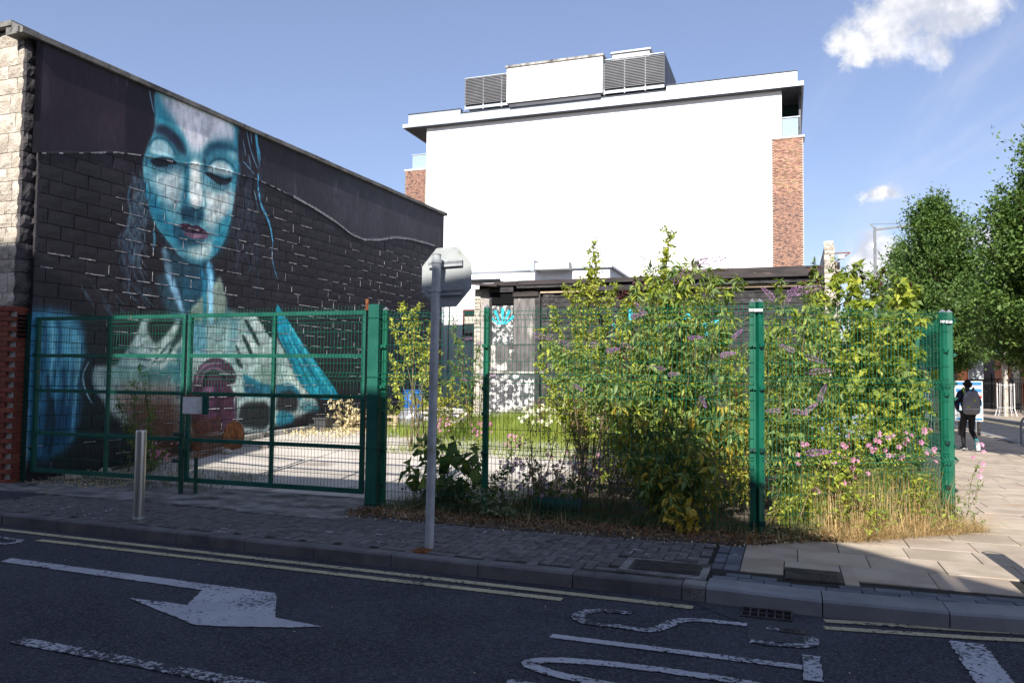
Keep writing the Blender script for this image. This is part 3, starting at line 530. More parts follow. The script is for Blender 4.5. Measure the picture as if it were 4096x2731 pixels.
('s',(44,52,68),0.015,0.5,[(4.95,5.12),(5.08,4.82),(4.86,4.4),(5.07,4.06)],0.02429686787639325),
('s',(30,54,76),0.015,0.5,[(5.24,5.99),(5.14,5.59),(5.39,5.21),(5.22,4.74)],0.03760799864700552),
('s',(36,40,52),0.015,0.5,[(5.11,5.0),(5.06,4.79),(5.18,4.57),(5.1,4.32)],0.031969347968952774),
('s',(40,46,60),0.015,0.5,[(4.88,5.21),(4.78,4.93),(5.02,4.69),(4.85,4.37)],0.024530782467297292),
('s',(36,40,52),0.015,0.5,[(4.72,5.56),(4.85,5.34),(4.61,5.0),(4.83,4.75)],0.02909198532543595),
('s',(40,46,60),0.015,0.5,[(5.18,4.93),(5.12,4.69),(5.28,4.47),(5.17,4.19)],0.020673877656045853),
('s',(40,46,60),0.015,0.5,[(5.14,6.01),(5.3,5.72),(5.03,5.28),(5.27,4.95)],0.04376662647467718),
('s',(30,54,76),0.015,0.5,[(5.06,4.71),(5.22,4.52),(4.94,4.23),(5.18,4.02)],0.02889809373875176),
('s',(44,52,68),0.015,0.5,[(4.59,5.35),(4.71,5.19),(4.49,4.93),(4.68,4.76)],0.022872550921608965),
('s',(44,52,68),0.015,0.5,[(4.92,5.74),(4.85,5.37),(5.04,4.99),(4.92,4.55)],0.04087629318517992),
('s',(36,40,52),0.015,0.5,[(4.75,5.81),(4.87,5.66),(4.67,5.39),(4.84,5.22)],0.025783879533468602),
('s',(36,40,52),0.015,0.5,[(4.94,5.14),(4.85,4.91),(5.06,4.71),(4.91,4.45)],0.03849875195219638),
('s',(30,54,76),0.015,0.5,[(4.76,5.19),(4.91,4.9),(4.65,4.48),(4.88,4.14)],0.034920662033386105),
('s',(36,40,52),0.015,0.5,[(4.47,4.26),(4.39,4.05),(4.58,3.84),(4.44,3.59)],0.0317794599064956),
('s',(44,52,68),0.015,0.5,[(5.19,6.18),(5.06,5.84),(5.37,5.57),(5.14,5.16)],0.0349221192743726),
('s',(44,52,68),0.015,0.5,[(5.15,6.31),(5.12,5.95),(5.23,5.56),(5.17,5.13)],0.033595457035306975),
('s',(36,40,52),0.015,0.5,[(4.55,5.71),(4.43,5.42),(4.7,5.16),(4.51,4.81)],0.039007362664211266),
('s',(40,46,60),0.015,0.5,[(5.05,5.28),(5.11,5.09),(5.02,4.85),(5.11,4.64)],0.02006635698426045),
('s',(40,46,60),0.015,0.5,[(5.13,5.29),(5.19,4.96),(5.12,4.53),(5.2,4.14)],0.04001915712365124),
('s',(44,52,68),0.015,0.5,[(4.48,4.62),(4.39,4.39),(4.61,4.18),(4.45,3.91)],0.02504865454793361),
('s',(30,54,76),0.015,0.5,[(5.15,4.47),(5.12,4.09),(5.22,3.66),(5.18,3.22)],0.032994893364174334),
('s',(44,52,68),0.015,0.5,[(4.53,5.17),(4.47,4.88),(4.62,4.59),(4.53,4.25)],0.032765546644546145),
('s',(40,46,60),0.015,0.5,[(5.0,5.22),(4.92,5.01),(5.1,4.83),(4.97,4.58)],0.044124396920577076),
('s',(40,46,60),0.015,0.5,[(4.87,5.26),(4.83,4.95),(4.94,4.61),(4.88,4.24)],0.035044732756019326),
('s',(30,54,76),0.015,0.5,[(4.56,6.25),(4.67,6.05),(4.48,5.73),(4.65,5.5)],0.044090472377626665),
('s',(44,52,68),0.015,0.5,[(4.79,6.0),(4.94,5.77),(4.67,5.39),(4.91,5.13)],0.044515721291761394),
('s',(30,54,76),0.015,0.5,[(4.87,4.26),(4.79,4.07),(4.98,3.88),(4.84,3.65)],0.04394194725660081),
('s',(44,52,68),0.015,0.5,[(5.01,4.94),(5.11,4.59),(4.96,4.14),(5.12,3.73)],0.027600852504464715),
('s',(30,54,76),0.015,0.5,[(4.72,5.65),(4.79,5.42),(4.69,5.12),(4.79,4.86)],0.026726909124938813),
('s',(44,52,68),0.015,0.5,[(4.57,4.5),(4.64,4.31),(4.53,4.07),(4.64,3.86)],0.024412337474760376),
('s',(44,52,68),0.015,0.5,[(5.28,6.26),(5.26,6.06),(5.34,5.86),(5.29,5.62)],0.02557132250021941),
('s',(36,40,52),0.015,0.5,[(5.25,5.92),(5.32,5.68),(5.21,5.35),(5.32,5.07)],0.02726612201105747),
('s',(36,40,52),0.015,0.5,[(5.12,6.23),(5.09,6.02),(5.18,5.8),(5.12,5.56)],0.0448370269618807),
('s',(30,54,76),0.015,0.5,[(5.05,5.48),(5.2,5.22),(4.93,4.82),(5.17,4.53)],0.041959001698004025),
('s',(36,40,52),0.015,0.5,[(4.77,6.04),(4.71,5.83),(4.87,5.64),(4.76,5.38)],0.028797186415054406),
('s',(36,40,52),0.015,0.5,[(4.89,5.15),(4.95,4.96),(4.86,4.72),(4.95,4.5)],0.033124304490298545),
('s',(30,54,76),0.015,0.5,[(4.53,4.71),(4.58,4.53),(4.5,4.28),(4.58,4.07)],0.038949321825331784),
('s',(40,46,60),0.015,0.5,[(4.69,4.47),(4.83,4.18),(4.58,3.79),(4.8,3.46)],0.039953563794646124),
('s',(36,40,52),0.015,0.5,[(4.78,5.61),(4.83,5.34),(4.76,5.0),(4.84,4.7)],0.04463327771377816),
('s',(30,54,76),0.015,0.5,[(4.66,5.52),(4.73,5.2),(4.64,4.78),(4.74,4.4)],0.023093867811413486),
('s',(44,52,68),0.015,0.5,[(4.87,5.23),(4.76,4.87),(5.02,4.54),(4.84,4.12)],0.03938429912155607),
('s',(36,40,52),0.015,0.5,[(4.9,5.87),(4.83,5.49),(5.01,5.11),(4.9,4.66)],0.04164030521029994),
('s',(44,52,68),0.015,0.5,[(5.06,6.37),(5.16,6.07),(5.0,5.63),(5.16,5.28)],0.023527306268565445),
('s',(44,52,68),0.015,0.5,[(4.69,5.55),(4.8,5.25),(4.63,4.85),(4.79,4.51)],0.044249780083098426),
('s',(36,40,52),0.015,0.5,[(5.0,4.43),(4.92,4.17),(5.12,3.91),(4.98,3.6)],0.02635847907364386),
('s',(36,40,52),0.015,0.5,[(4.61,4.99),(4.57,4.68),(4.69,4.35),(4.62,3.99)],0.043884563089597206),
('s',(44,52,68),0.015,0.5,[(4.68,4.49),(4.81,4.33),(4.57,4.08),(4.78,3.89)],0.027883758808877192),
('s',(40,46,60),0.015,0.5,[(4.83,5.65),(4.72,5.4),(4.98,5.19),(4.79,4.89)],0.03102551317049384),
('s',(44,52,68),0.015,0.5,[(4.94,4.85),(4.83,4.61),(5.09,4.39),(4.9,4.1)],0.024351387209495246),
('s',(36,40,52),0.015,0.5,[(4.67,6.28),(4.63,5.93),(4.76,5.58),(4.68,5.17)],0.028174034273068197),
('s',(40,46,60),0.015,0.5,[(4.81,5.77),(4.93,5.6),(4.71,5.31),(4.91,5.11)],0.03541628786385823),
('s',(36,40,52),0.015,0.5,[(4.55,5.71),(4.44,5.32),(4.71,4.95),(4.52,4.49)],0.02172124583402125),
('s',(44,52,68),0.015,0.5,[(4.5,4.78),(4.45,4.46),(4.6,4.12),(4.5,3.74)],0.03813700178746041),
('s',(44,52,68),0.015,0.5,[(4.98,4.64),(4.87,4.36),(5.13,4.1),(4.94,3.76)],0.023607641725726974),
('s',(30,54,76),0.015,0.5,[(4.85,5.98),(4.96,5.66),(4.79,5.21),(4.96,4.84)],0.04365755691482859),
('s',(40,62,80),0.015,0.55,[(1.72,2.84),(1.78,2.75),(1.91,2.66)],0.035),
('s',(34,50,66),0.015,0.55,[(1.46,2.91),(1.52,2.82),(1.65,2.73)],0.035),
('s',(40,62,80),0.015,0.55,[(2.29,2.99),(2.36,2.91),(2.5,2.84)],0.035),
('s',(34,50,66),0.015,0.55,[(2.56,2.85),(2.64,2.71),(2.81,2.57)],0.035),
('s',(40,62,80),0.015,0.55,[(2.07,3.34),(2.14,3.25),(2.27,3.18)],0.035),
('s',(34,50,66),0.015,0.55,[(1.9,3.35),(1.97,3.21),(2.13,3.09)],0.035),
('s',(40,62,80),0.015,0.55,[(1.1,2.99),(1.17,2.86),(1.3,2.74)],0.035),
('s',(40,62,80),0.015,0.55,[(1.48,2.83),(1.54,2.69),(1.7,2.56)],0.035),
('s',(34,50,66),0.015,0.55,[(1.22,3.15),(1.28,3.05),(1.41,2.96)],0.035),
('s',(40,62,80),0.015,0.55,[(1.06,3.05),(1.13,2.93),(1.26,2.82)],0.035),
('s',(40,62,80),0.015,0.55,[(2.21,3.05),(2.28,2.91),(2.44,2.78)],0.035),
('s',(40,62,80),0.015,0.55,[(2.4,3.14),(2.47,3.05),(2.61,2.96)],0.035),
('s',(34,50,66),0.015,0.55,[(1.54,3.33),(1.61,3.25),(1.73,3.17)],0.035),
('s',(34,50,66),0.015,0.55,[(2.55,3.27),(2.63,3.14),(2.8,3.02)],0.035),
('s',(34,50,66),0.015,0.55,[(1.94,3.13),(2.01,2.99),(2.17,2.86)],0.035),
('s',(40,62,80),0.015,0.55,[(1.56,2.79),(1.62,2.65),(1.77,2.53)],0.035),
('s',(40,62,80),0.015,0.55,[(2.32,3.14),(2.39,3.04),(2.54,2.96)],0.035),
('s',(34,50,66),0.015,0.55,[(2.15,3.27),(2.22,3.16),(2.37,3.05)],0.035),
('s',(40,62,80),0.015,0.55,[(2.14,3.13),(2.21,3.04),(2.35,2.95)],0.035),
('s',(40,62,80),0.015,0.55,[(1.98,3.02),(2.05,2.94),(2.18,2.86)],0.035),
('s',(40,62,80),0.015,0.55,[(2.1,3.12),(2.17,3.04),(2.3,2.98)],0.035),
('s',(34,50,66),0.015,0.55,[(2.02,3.16),(2.09,3.08),(2.22,3.0)],0.035),
('s',(34,50,66),0.015,0.55,[(2.17,3.14),(2.24,3.03),(2.38,2.93)],0.035),
('s',(40,62,80),0.015,0.55,[(1.72,2.94),(1.78,2.87),(1.9,2.8)],0.035),
('s',(40,62,80),0.015,0.55,[(2.28,3.09),(2.35,2.95),(2.52,2.81)],0.035),
('s',(40,62,80),0.015,0.55,[(1.86,3.18),(1.93,3.04),(2.09,2.91)],0.035),
('s',(60,130,170),0.02,0.9,[(2.46,4.17),(2.49,3.97),(2.46,3.82)],0.05),
('p',(50,26,50),0.03,1,[(3.45,1.42),(3.53,1.67),(3.71,1.86),(3.96,1.97),(4.23,1.96),(4.49,1.83),(4.65,1.64),(4.6,1.48),(4.45,1.46),(4.54,1.31),(4.71,1.25),(4.68,1.2),(4.57,1.2),(4.64,0.88),(4.61,0.56),(4.16,0.52),(3.49,0.48)]),
('s',(120,96,124),0.03,0.8,[(3.58,1.45),(3.59,1.67),(3.84,1.86),(4.19,1.87)],0.06),
('s',(22,8,24),0.03,0.9,[(3.77,1.42),(3.8,1.7),(4.11,1.74),(4.39,1.54),(4.57,1.51)],0.1),
('s',(130,110,140),0.03,0.7,[(3.68,1.48),(3.76,1.7),(4.06,1.79),(4.38,1.64)],0.05),
('p',(110,90,120),0.06,0.7,[(3.81,1.42),(4.08,1.38),(4.04,1.28),(3.69,1.29)]),
('s',(30,10,34),0.06,0.7,[(4.12,1.48),(4.14,1.02),(4.24,0.6)],0.14),
('p',(72,46,76),0.12,0.6,[(3.53,1.17),(4.09,1.16),(4.06,0.64),(3.55,0.6)]),
('s',(66,36,66),0.03,0.6,[(3.62,1.73),(3.61,1.62)],0.04),
('s',(30,14,32),0.03,0.6,[(3.76,1.27),(3.78,1.2)],0.04),
('s',(30,14,32),0.03,0.6,[(3.65,1.23),(3.7,1.13)],0.04),
('s',(30,14,32),0.03,0.6,[(4.46,1.25),(4.44,1.16)],0.04),
('s',(30,14,32),0.03,0.6,[(4.31,1.58),(4.33,1.5)],0.04),
('s',(66,36,66),0.03,0.6,[(4.28,1.73),(4.32,1.64)],0.04),
('s',(66,36,66),0.03,0.6,[(4.45,0.92),(4.5,0.78)],0.04),
('s',(30,14,32),0.03,0.6,[(3.52,1.31),(3.47,1.2)],0.04),
('s',(30,14,32),0.03,0.6,[(4.46,1.67),(4.55,1.56)],0.04),
('s',(84,60,88),0.03,0.6,[(3.79,1.25),(3.81,1.19)],0.04),
('s',(30,14,32),0.03,0.6,[(4.27,0.92),(4.21,0.88)],0.04),
('s',(30,14,32),0.03,0.6,[(3.85,1.49),(3.82,1.4)],0.04),
('s',(66,36,66),0.03,0.6,[(3.71,0.77),(3.65,0.68)],0.04),
('s',(30,14,32),0.03,0.6,[(3.64,0.76),(3.63,0.66)],0.04),
('s',(30,14,32),0.03,0.6,[(4.51,1.26),(4.52,1.18)],0.04),
('s',(30,14,32),0.03,0.6,[(4.4,1.6),(4.4,1.54)],0.04),
('s',(66,36,66),0.03,0.6,[(3.86,1.46),(3.79,1.36)],0.04),
('s',(66,36,66),0.03,0.6,[(4.13,0.9),(4.17,0.84)],0.04),
('s',(30,14,32),0.03,0.6,[(4.2,0.95),(4.16,0.87)],0.04),
('s',(66,36,66),0.03,0.6,[(4.02,1.73),(4.02,1.64)],0.04),
('s',(84,60,88),0.03,0.6,[(4.36,1.63),(4.38,1.54)],0.04),
('s',(30,14,32),0.03,0.6,[(4.55,0.62),(4.62,0.56)],0.04),
('s',(66,36,66),0.03,0.6,[(3.92,1.59),(3.9,1.48)],0.04),
('s',(66,36,66),0.03,0.6,[(4.44,0.82),(4.38,0.7)],0.04),
('s',(30,14,32),0.03,0.6,[(3.94,1.54),(3.88,1.46)],0.04),
('s',(66,36,66),0.03,0.6,[(3.67,1.49),(3.59,1.43)],0.04),
('s',(18,14,26),0.03,0.9,[(4.64,1.2),(4.67,0.88),(4.64,0.58)],0.06),
('s',(158,178,184),0.03,0.95,[(5.04,2.88),(5.22,2.68),(5.43,2.41)],0.2),
('s',(164,184,190),0.03,0.95,[(4.9,2.42),(5.06,2.25),(5.22,2.05)],0.17),
('s',(150,176,184),0.03,0.95,[(4.65,2.29),(4.82,2.11),(4.98,1.91)],0.16),
('s',(120,150,160),0.03,0.95,[(4.8,2.68),(4.95,2.49)],0.16),
('s',(14,20,28),0.03,0.9,[(4.84,2.76),(5.05,2.55),(5.29,2.26)],0.1),
('s',(14,20,28),0.03,0.9,[(4.78,2.44),(4.97,2.21),(5.1,2.01)],0.1),
('s',(14,20,28),0.03,0.9,[(5.32,2.9),(5.51,2.63),(5.71,2.48)],0.16),
('s',(14,20,28),0.03,0.9,[(4.62,1.96),(4.79,1.8)],0.12),
('s',(14,20,28),0.03,0.9,[(4.59,2.23),(4.73,2.04)],0.06),
('p',(14,26,38),0.04,0.9,[(5.45,2.94),(5.8,2.94),(5.81,2.5),(5.6,2.47)]),
('p',(104,128,128),0.08,0.6,[(5.18,1.81),(5.76,1.93),(5.72,1.35),(5.05,1.5)]),
('s',(20,86,116),0.04,0.95,[(4.87,1.6),(5.25,1.41),(5.78,1.3),(6.05,1.35),(6.39,1.39),(6.7,1.15)],0.22),
('s',(110,160,180),0.04,0.8,[(4.76,1.23),(5.21,1.22),(5.78,1.21)],0.1),
('p',(14,18,26),0.06,0.95,[(4.77,1.09),(5.68,1.09),(5.71,0.5),(4.69,0.59)]),
('p',(12,60,90),0.05,0.9,[(4.84,1.56),(5.3,1.36),(5.57,1.21),(4.86,1.26)]),
('p',(20,22,30),0.06,0.9,[(5.89,1.25),(6.4,1.35),(6.64,1.12),(6.59,0.83),(5.85,0.85)]),
('p',(18,124,156),0.02,1,[(5.78,3.23),(6.02,3.0),(6.29,2.78),(6.34,2.72),(6.77,2.33),(7.09,2.07),(7.62,1.66),(7.96,1.4),(8.25,1.09),(7.64,1.09),(7.12,1.16),(6.56,1.57),(6.19,2.12),(5.84,2.52)]),
('s',(10,78,110),0.03,0.7,[(6.03,2.73),(6.52,2.06),(7.12,1.35)],0.07),
('s',(8,60,90),0.03,0.7,[(5.95,2.55),(6.33,2.0),(6.81,1.42)],0.07),
('s',(12,84,116),0.03,0.7,[(6.35,2.46),(6.94,1.84),(7.64,1.19)],0.07),
('s',(70,170,195),0.03,0.7,[(6.22,2.79),(6.99,2.04),(7.9,1.22)],0.07),
('s',(60,160,190),0.03,0.7,[(6.11,2.67),(6.69,1.95),(7.38,1.19)],0.07),
('s',(10,70,100),0.03,0.7,[(6.47,2.32),(6.87,1.92),(7.36,1.5)],0.07),
('p',(20,100,130),0.05,0.9,[(5.91,0.89),(6.42,0.83),(6.54,0.61),(5.87,0.53)]),
('p',(40,100,120),0.08,0.8,[(6.64,1.05),(7.38,1.03),(7.39,0.8),(6.71,0.86)]),
('p',(84,78,92),0.12,0.45,[(0.25,6.21),(0.33,6.24),(0.37,5.61),(0.29,5.63)]),
('p',(150,150,156),0.05,0.9,[(0.05,1.64),(0.24,1.43),(0.28,0.14),(0.09,0.12)]),
]
SEAM=[(0.05,4.88),(0.48,5.0),(1.08,5.17),(1.61,5.33),(2.19,5.43),(2.87,5.5),(3.61,5.63),(4.31,5.68),(5.08,5.71),(5.65,5.68),(6.25,5.61),(7.0,5.51),(7.87,5.35),(8.52,5.17),(9.1,5.13),(9.82,5.25),(10.59,5.45),(11.42,5.55),(12.31,5.59),(13.5,5.6)]
# ------------------------------------------------------------------ ground, road, kerbs
def struct(name, b, m, parent=None, kind='structure'):
    o = b.build(name, m, parent); o['kind'] = kind; return o
KF = [(-60, 6.60), (-8.5, 6.59), (-6.8, 6.56), (-5.1, 6.5), (-3.4, 6.47), (-2.6, 6.44), (-1.72, 6.42), (-.82, 6.40), (-.64, 6.39), (.215, 6.32), (1.055, 6.34), (1.9, 6.46), (2.75, 6.75), (3.5, 7.2), (4.2, 7.85), (4.9, 8.75), (5.5, 9.85), (5.95, 11.1), (6.2, 12.5), (6.33, 14.2), (6.35, 95)]
struct('ground', B().box(-300, 400, -200, 500, -.6, -.35), 'soil')
b = B().poly([(-60, -4), (14, -4), (14, 12), (10.0, 40), (9.4, 47), (9.4, 95), (6.35, 95)] + list(reversed(KF[:-1])), -.3, -.12); road = struct('road', b, 'asphalt')
def flat(name, pts, z, m, parent=None, kind=None, jit=0., step=.05):
    """thin sheet with its own 3 mm edge and slightly ragged outline"""
    P = []
    for i in range(len(pts)):
        a, c = Vector(pts[i]), Vector(pts[(i + 1) % len(pts)]); n = max(1, int((c - a).length / step)) if jit else 1
        for k in range(n):
            q = a.lerp(c, k / n); P.append((q.x + random.uniform(-jit, jit), q.y + random.uniform(-jit, jit)))
    o = B().poly(P, z - .003, z).build(name, m, parent); 
    if kind: o['kind'] = kind
    return o
def strip(pts, w, au=1.):  # polyline to a ribbon outline; au stretches the width along X
    L, R = [], []
    for i, p in enumerate(pts):
        a = pts[max(i - 1, 0)]; c = pts[min(i + 1, len(pts) - 1)]
        dx, dy = (c[0] - a[0]) / au, c[1] - a[1]; l = math.hypot(dx, dy); nx, ny = -dy / l, dx / l
        L.append((p[0] + nx * w / 2 * au, p[1] + ny * w / 2)); R.append((p[0] - nx * w / 2 * au, p[1] - ny * w / 2))
    return L + R[::-1]
def ribbon(name, pts, w, z, m, au=1., jit=.004, parent=None):
    O = strip(pts, w, au); n = len(pts); b = B()
    def dens(Q):
        r = []
        for i in range(len(Q) - 1):
            a, c = Vector(Q[i]), Vector(Q[i + 1])
            for k in range(8): r.append(a.lerp(c, k / 8))
        return r + [Vector(Q[-1])]
    L, R = dens(O[:n]), dens(O[n:][::-1]); vs = []
    for a, c in zip(L, R):
        a = (a.x + random.uniform(-jit, jit), a.y + random.uniform(-jit, jit)); c = (c.x + random.uniform(-jit, jit), c.y + random.uniform(-jit, jit))
        vs += [(*a, z), (*c, z), (*a, z - .003), (*c, z - .003)]
    fs = []
    for i in range(len(L) - 1):
        k = i * 4; fs += [(k, k + 4, k + 5, k + 1), (k, k + 2, k + 6, k + 4), (k + 1, k + 5, k + 7, k + 3)]
    return b.add(vs, fs).build(name, m, parent)
RZ = -.116
flat('asphalt_patch', [(-.76, 6.38), (.235, 6.31), (.21, 5.9), (.182, 5.667), (.136, 5.615), (-.273, 5.589), (-.30, 5.942), (-.553, 6.16)], RZ, 'patch_asphalt', road, jit=.008)
Z2 = -.112
def run(p, q, n=22): return [(p[0] + (q[0] - p[0]) * i / n, p[1] + (q[1] - p[1]) * i / n) for i in range(n + 1)]
ribbon('yellow_line', run((-30, 6.45), (-8.2, 6.375)) + run((-8.1, 6.373), (-.71, 6.195), 60), .085, Z2, 'yellow_line', parent=road)
ribbon('yellow_line', run((-7.37, 6.123), (-1.70, 6.03), 50), .085, Z2, 'yellow_line', parent=road)
ribbon('yellow_line', run((.225, 6.215), (1.2, 6.37)) + run((1.25, 6.38), (2.4, 6.64)), .075, Z2, 'yellow_line', parent=road)
ribbon('yellow_line', run((.215, 6.035), (1.2, 6.19)) + run((1.25, 6.2), (2.4, 6.47)), .075, Z2, 'yellow_line', parent=road)
flat('road_arrow', [(-6.834, 5.299), (-6.859, 5.427), (-4.416, 5.362), (-3.999, 5.35), (-3.88, 5.341), (-3.788, 5.242), (-3.483, 4.809), (-3.055, 4.76), (-3.252, 4.665), (-3.611, 4.538), (-3.89, 4.466), (-4.145, 4.562), (-4.477, 4.684), (-4.818, 4.813), (-4.276, 4.823), (-4.473, 5.211), (-5.329, 5.24), (-6.126, 5.267)], Z2, 'white_line', road, jit=.007)
for a, c in (((-4.72, 3.80), (-2.72, 3.73)), ((-9.0, 3.92), (-6.6, 3.86)), ((-1.0, 3.68), (1.0, 3.62))):
    ribbon('lane_line', run(a, c), .105, Z2, 'white_line' if a[0] > -4 else 'worn_white', jit=.008, parent=road)
ribbon('bay_line', [(-9.8, 6.09), (-8.6, 6.085), (-7.9, 6.07), (-7.52, 6.04), (-7.46, 5.96), (-7.5, 5.86), (-7.9, 5.80), (-9.8, 5.8)], .07, Z2, 'worn_white', parent=road)
# letters of STOP, stretched along the lane
S1 = [(-1.12, 5.865), (-1.25, 5.872), (-1.34, 5.86), (-1.43, 5.80), (-1.475, 5.70), (-1.465, 5.60), (-1.39, 5.53), (-1.27, 5.52), (-1.148, 5.53), (-1.04, 5.51), (-.95, 5.51), (-.89, 5.56), (-.845, 5.65), (-.80, 5.77), (-.74, 5.85), (-.65, 5.89), (-.53, 5.90), (-.4, 5.90), (-.30, 5.905)]
ribbon('letter_s', S1, .072, Z2, 'worn_white', 1.35, .006, road)
ribbon('letter_s', [(-.17, 5.895), (-.09, 5.86), (.02, 5.85)], .06, Z2, 'worn_white', 1.35, .008, road)
ribbon('letter_s', [(.10, 5.77), (.135, 5.70), (.11, 5.60), (-.0, 5.55), (-.14, 5.54), (-.27, 5.545)], .07, Z2, 'worn_white', 1.35, .008, road)
ribbon('letter_t', run((-1.53, 5.158), (.06, 5.16)), .078, Z2, 'white_line', 1, .005, road)
flat('letter_t', [(.062, 5.38), (.165, 5.386), (.17, 4.94), (.065, 4.93)], Z2 + .0035, 'white_line', road, jit=.006)
def oval(u0, u1, v0, v1, n=40):
    r = (v1 - v0) / 2; k = 2.1; P = []
    for i in range(n + 1):
        t = PI / 2 + 2 * PI * i / n; c, s = math.cos(t), math.sin(t); e = abs(c) ** k + abs(s) ** k; e = e ** (-1 / k)
        P.append(((u0 + u1) / 2 + (u1 - u0) / 2 * c * e, (v0 + v1) / 2 + r * s * e))
    return P
ribbon('letter_o', oval(-1.50, .12, 4.45, 4.80), .082, Z2, 'white_line', 1.3, .006, road)
ribbon('letter_p', run((-1.53, 4.29), (.1, 4.3)), .08, Z2, 'white_line', 1, .006, road)
ribbon('letter_p', [(.1, 4.3), (.13, 4.2), (.1, 4.1), (0, 4.05), (-.3, 4.03), (-.5, 4.06), (-.58, 4.14), (-.6, 4.26)], .08, Z2, 'white_line', 1.3, .006, road)
ribbon('stop_bar', run((1.10, 6.05), (1.12, 3.3)), .21, Z2, 'white_line', 1, .01, road)
ribbon('yellow_line', run((9.6, 14), (9.15, 47)), .1, Z2, 'yellow_line', parent=road)
ribbon('yellow_line', run((9.35, 14), (8.9, 47)), .1, Z2, 'yellow_line', parent=road)
# footways
foot = struct('pavement', B().poly([(-60, 6.62), (-8.5, 6.61), (-3.4, 6.5), (-.7, 6.5), (.2, 6.45), (1.9, 6.55), (2.75, 6.85), (4.1, 8), (5.3, 9.9), (5.9, 11.2), (6.15, 13), (6.25, 95), (1.7, 95), (1.7, 10.2), (-.3, 8.72), (-60, 8.72)], -.3, -.012), 'footway_bed')
def kerb_pts(u):
    for (a, c) in zip(KF, KF[1:]):
        if a[0] <= u <= c[0]: return a[1] + (c[1] - a[1]) * (u - a[0]) / (c[0] - a[0])
    return KF[-1][1]
def kerbstone(u0, u1, w, m, jit=.0):
    g = .004; a, c = u0 + g, u1 - g; va, vc = kerb_pts(u0), kerb_pts(u1); z = random.uniform(-.003, .003); b = B(); e = .016
    P = [(a, va), (c, vc), (c, vc + w), (a, va + w)]
    lo = [(x, y, -.26) for x, y in P]; mid = [(x, y, z - e) for x, y in P]; hi = [(a, va + e, z), (c, vc + e, z), (c, vc + w, z), (a, va + w, z)]
    b.add(lo + mid + hi, [(3, 2, 1, 0), (8, 9, 10, 11)] + [(k * 4 + i, k * 4 + (i + 1) % 4, (k + 1) * 4 + (i + 1) % 4, (k + 1) * 4 + i) for k in (0, 1) for i in range(4)])
    return b.build('kerb_stone', m, foot)
us = [-13.6, -12.75, -11.9, -11.05, -10.2, -9.35, -8.5, -7.65, -6.83, -5.96, -5.09, -4.28, -3.45, -2.58, -1.72, -.82]
for a, c in zip(us, us[1:]): kerbstone(a, c, .145, 'kerb_concrete')
kerbstone(-.82, -.635, .20, 'rough_concrete')
for a, c in ((-.635, .216), (.216, 1.053), (1.053, 1.9), (1.9, 2.75)): kerbstone(a, c, .31, 'kerb_granite')
for (a, c) in zip(KF[12:20], KF[13:21]):
    n = max(1, int(min(40, (Vector(c) - Vector(a)).length) / .9))
    end = c if c[1] < 50 else (6.35, 50)
    for i in range(n):
        p = Vector(a).lerp(Vector(end), i / n); q = Vector(a).lerp(Vector(end), (i + .985) / n); d = (q - p).normalized(); nn = Vector((-d.y, d.x))
        B().poly([p, q, q + nn * .3, p + nn * .3], -.26, random.uniform(-.002, .002)).build('kerb_stone', 'kerb_granite', foot)
# herringbone blocks
pv_me = chamfer('paver', 'paver', .192, .092, .06, .006); spots = []
bw = .1
for i in range(-100, 2):
    for j in range(0, 20):
        k = (i - j) % 4; x, y = i * bw, 6.655 + j * bw
        if k == 0: c = (x + bw, y + bw / 2); rz = 0.
        elif k == 2: c = (x + bw / 2, y); rz = PI / 2
        else: continue
        lim = 7.92 if c[0] < -9 else 7.93 + .05 * math.sin(c[0] * 3) if c[0] < -6.3 else 7.79 if c[0] < -4.9 else 8.35
        cb = kerb_pts(c[0]) + .145
        if c[1] > lim or c[1] < cb + .04 or c[0] > -.72 or (-1.42 < c[0] < -.6 and c[1] < 7.22) or (c[0] < -9.45 and c[1] > 7.27): continue
        if abs(c[0] + 3.26) < .1 and abs(c[1] - 6.75) < .09: continue
        spots.append(((c[0], c[1], random.uniform(-.004, .003)), rz + random.uniform(-.012, .012), (1, 1, 1), math.hypot(*c)))
scatter('paver', pv_me, spots, foot, 300, 'paver_field')
b = B()
for u0, u1, v0, v1 in ((-13, -9.45, 7.27, 7.92),): b.box(u0, u1, v0, v1, -.012, .001)
b.build('tarmac_patch', 'asphalt', foot)
# concrete threshold in front of the gate, broken outer edge
P = [(-13, 7.935)]
x = -13.
while x < -4.95: x += .09; P.append((x, (7.94 if x < -6.3 else 7.80 - .03 * (x + 6.3)) + random.uniform(-.015, .015)))
P += [(-4.7, 8.2), (-4.75, 9.05), (-13, 9.05)]
B().poly(P, -.1, .006).build('concrete_threshold', 'rough_concrete', foot)
# dark setts column and rows, sandstone slabs
def slabbox(name, u0, u1, v0, v1, m, z=0.):
    g = .004; me = chamfer(name, m, u1 - u0 - 2 * g, v1 - v0 - 2 * g, .06, .003); return piece(name, me, foot, ((u0 + u1) / 2, (v0 + v1) / 2, z + random.uniform(-.0025, .0025)))
for i in range(5):
    v = 7.06 + i * .21
    slabbox('sett', -.66, -.555, v + (.07 if i % 2 else 0), v + .21 + (.07 if i % 2 else 0), 'dark_sett'); slabbox('sett', -.555, -.42, v, v + .21, 'dark_sett')
u = -.62; r = 0
while u < 1.9:
    L = .205 if u < -.1 else .26
    k0 = kerb_pts(u + L / 2) + .31
    slabbox('sett', u, u + L, k0 + .004, k0 + .125, 'dark_sett'); 
    if not (-.06 < u + L / 2 + .13 < .42): slabbox('sett', u + .1, u + .1 + L, k0 + .125, k0 + .245, 'dark_sett')
    u += L
sl = chamfer('slab', 'sandstone', .593, .537, .07, .004); spots = []
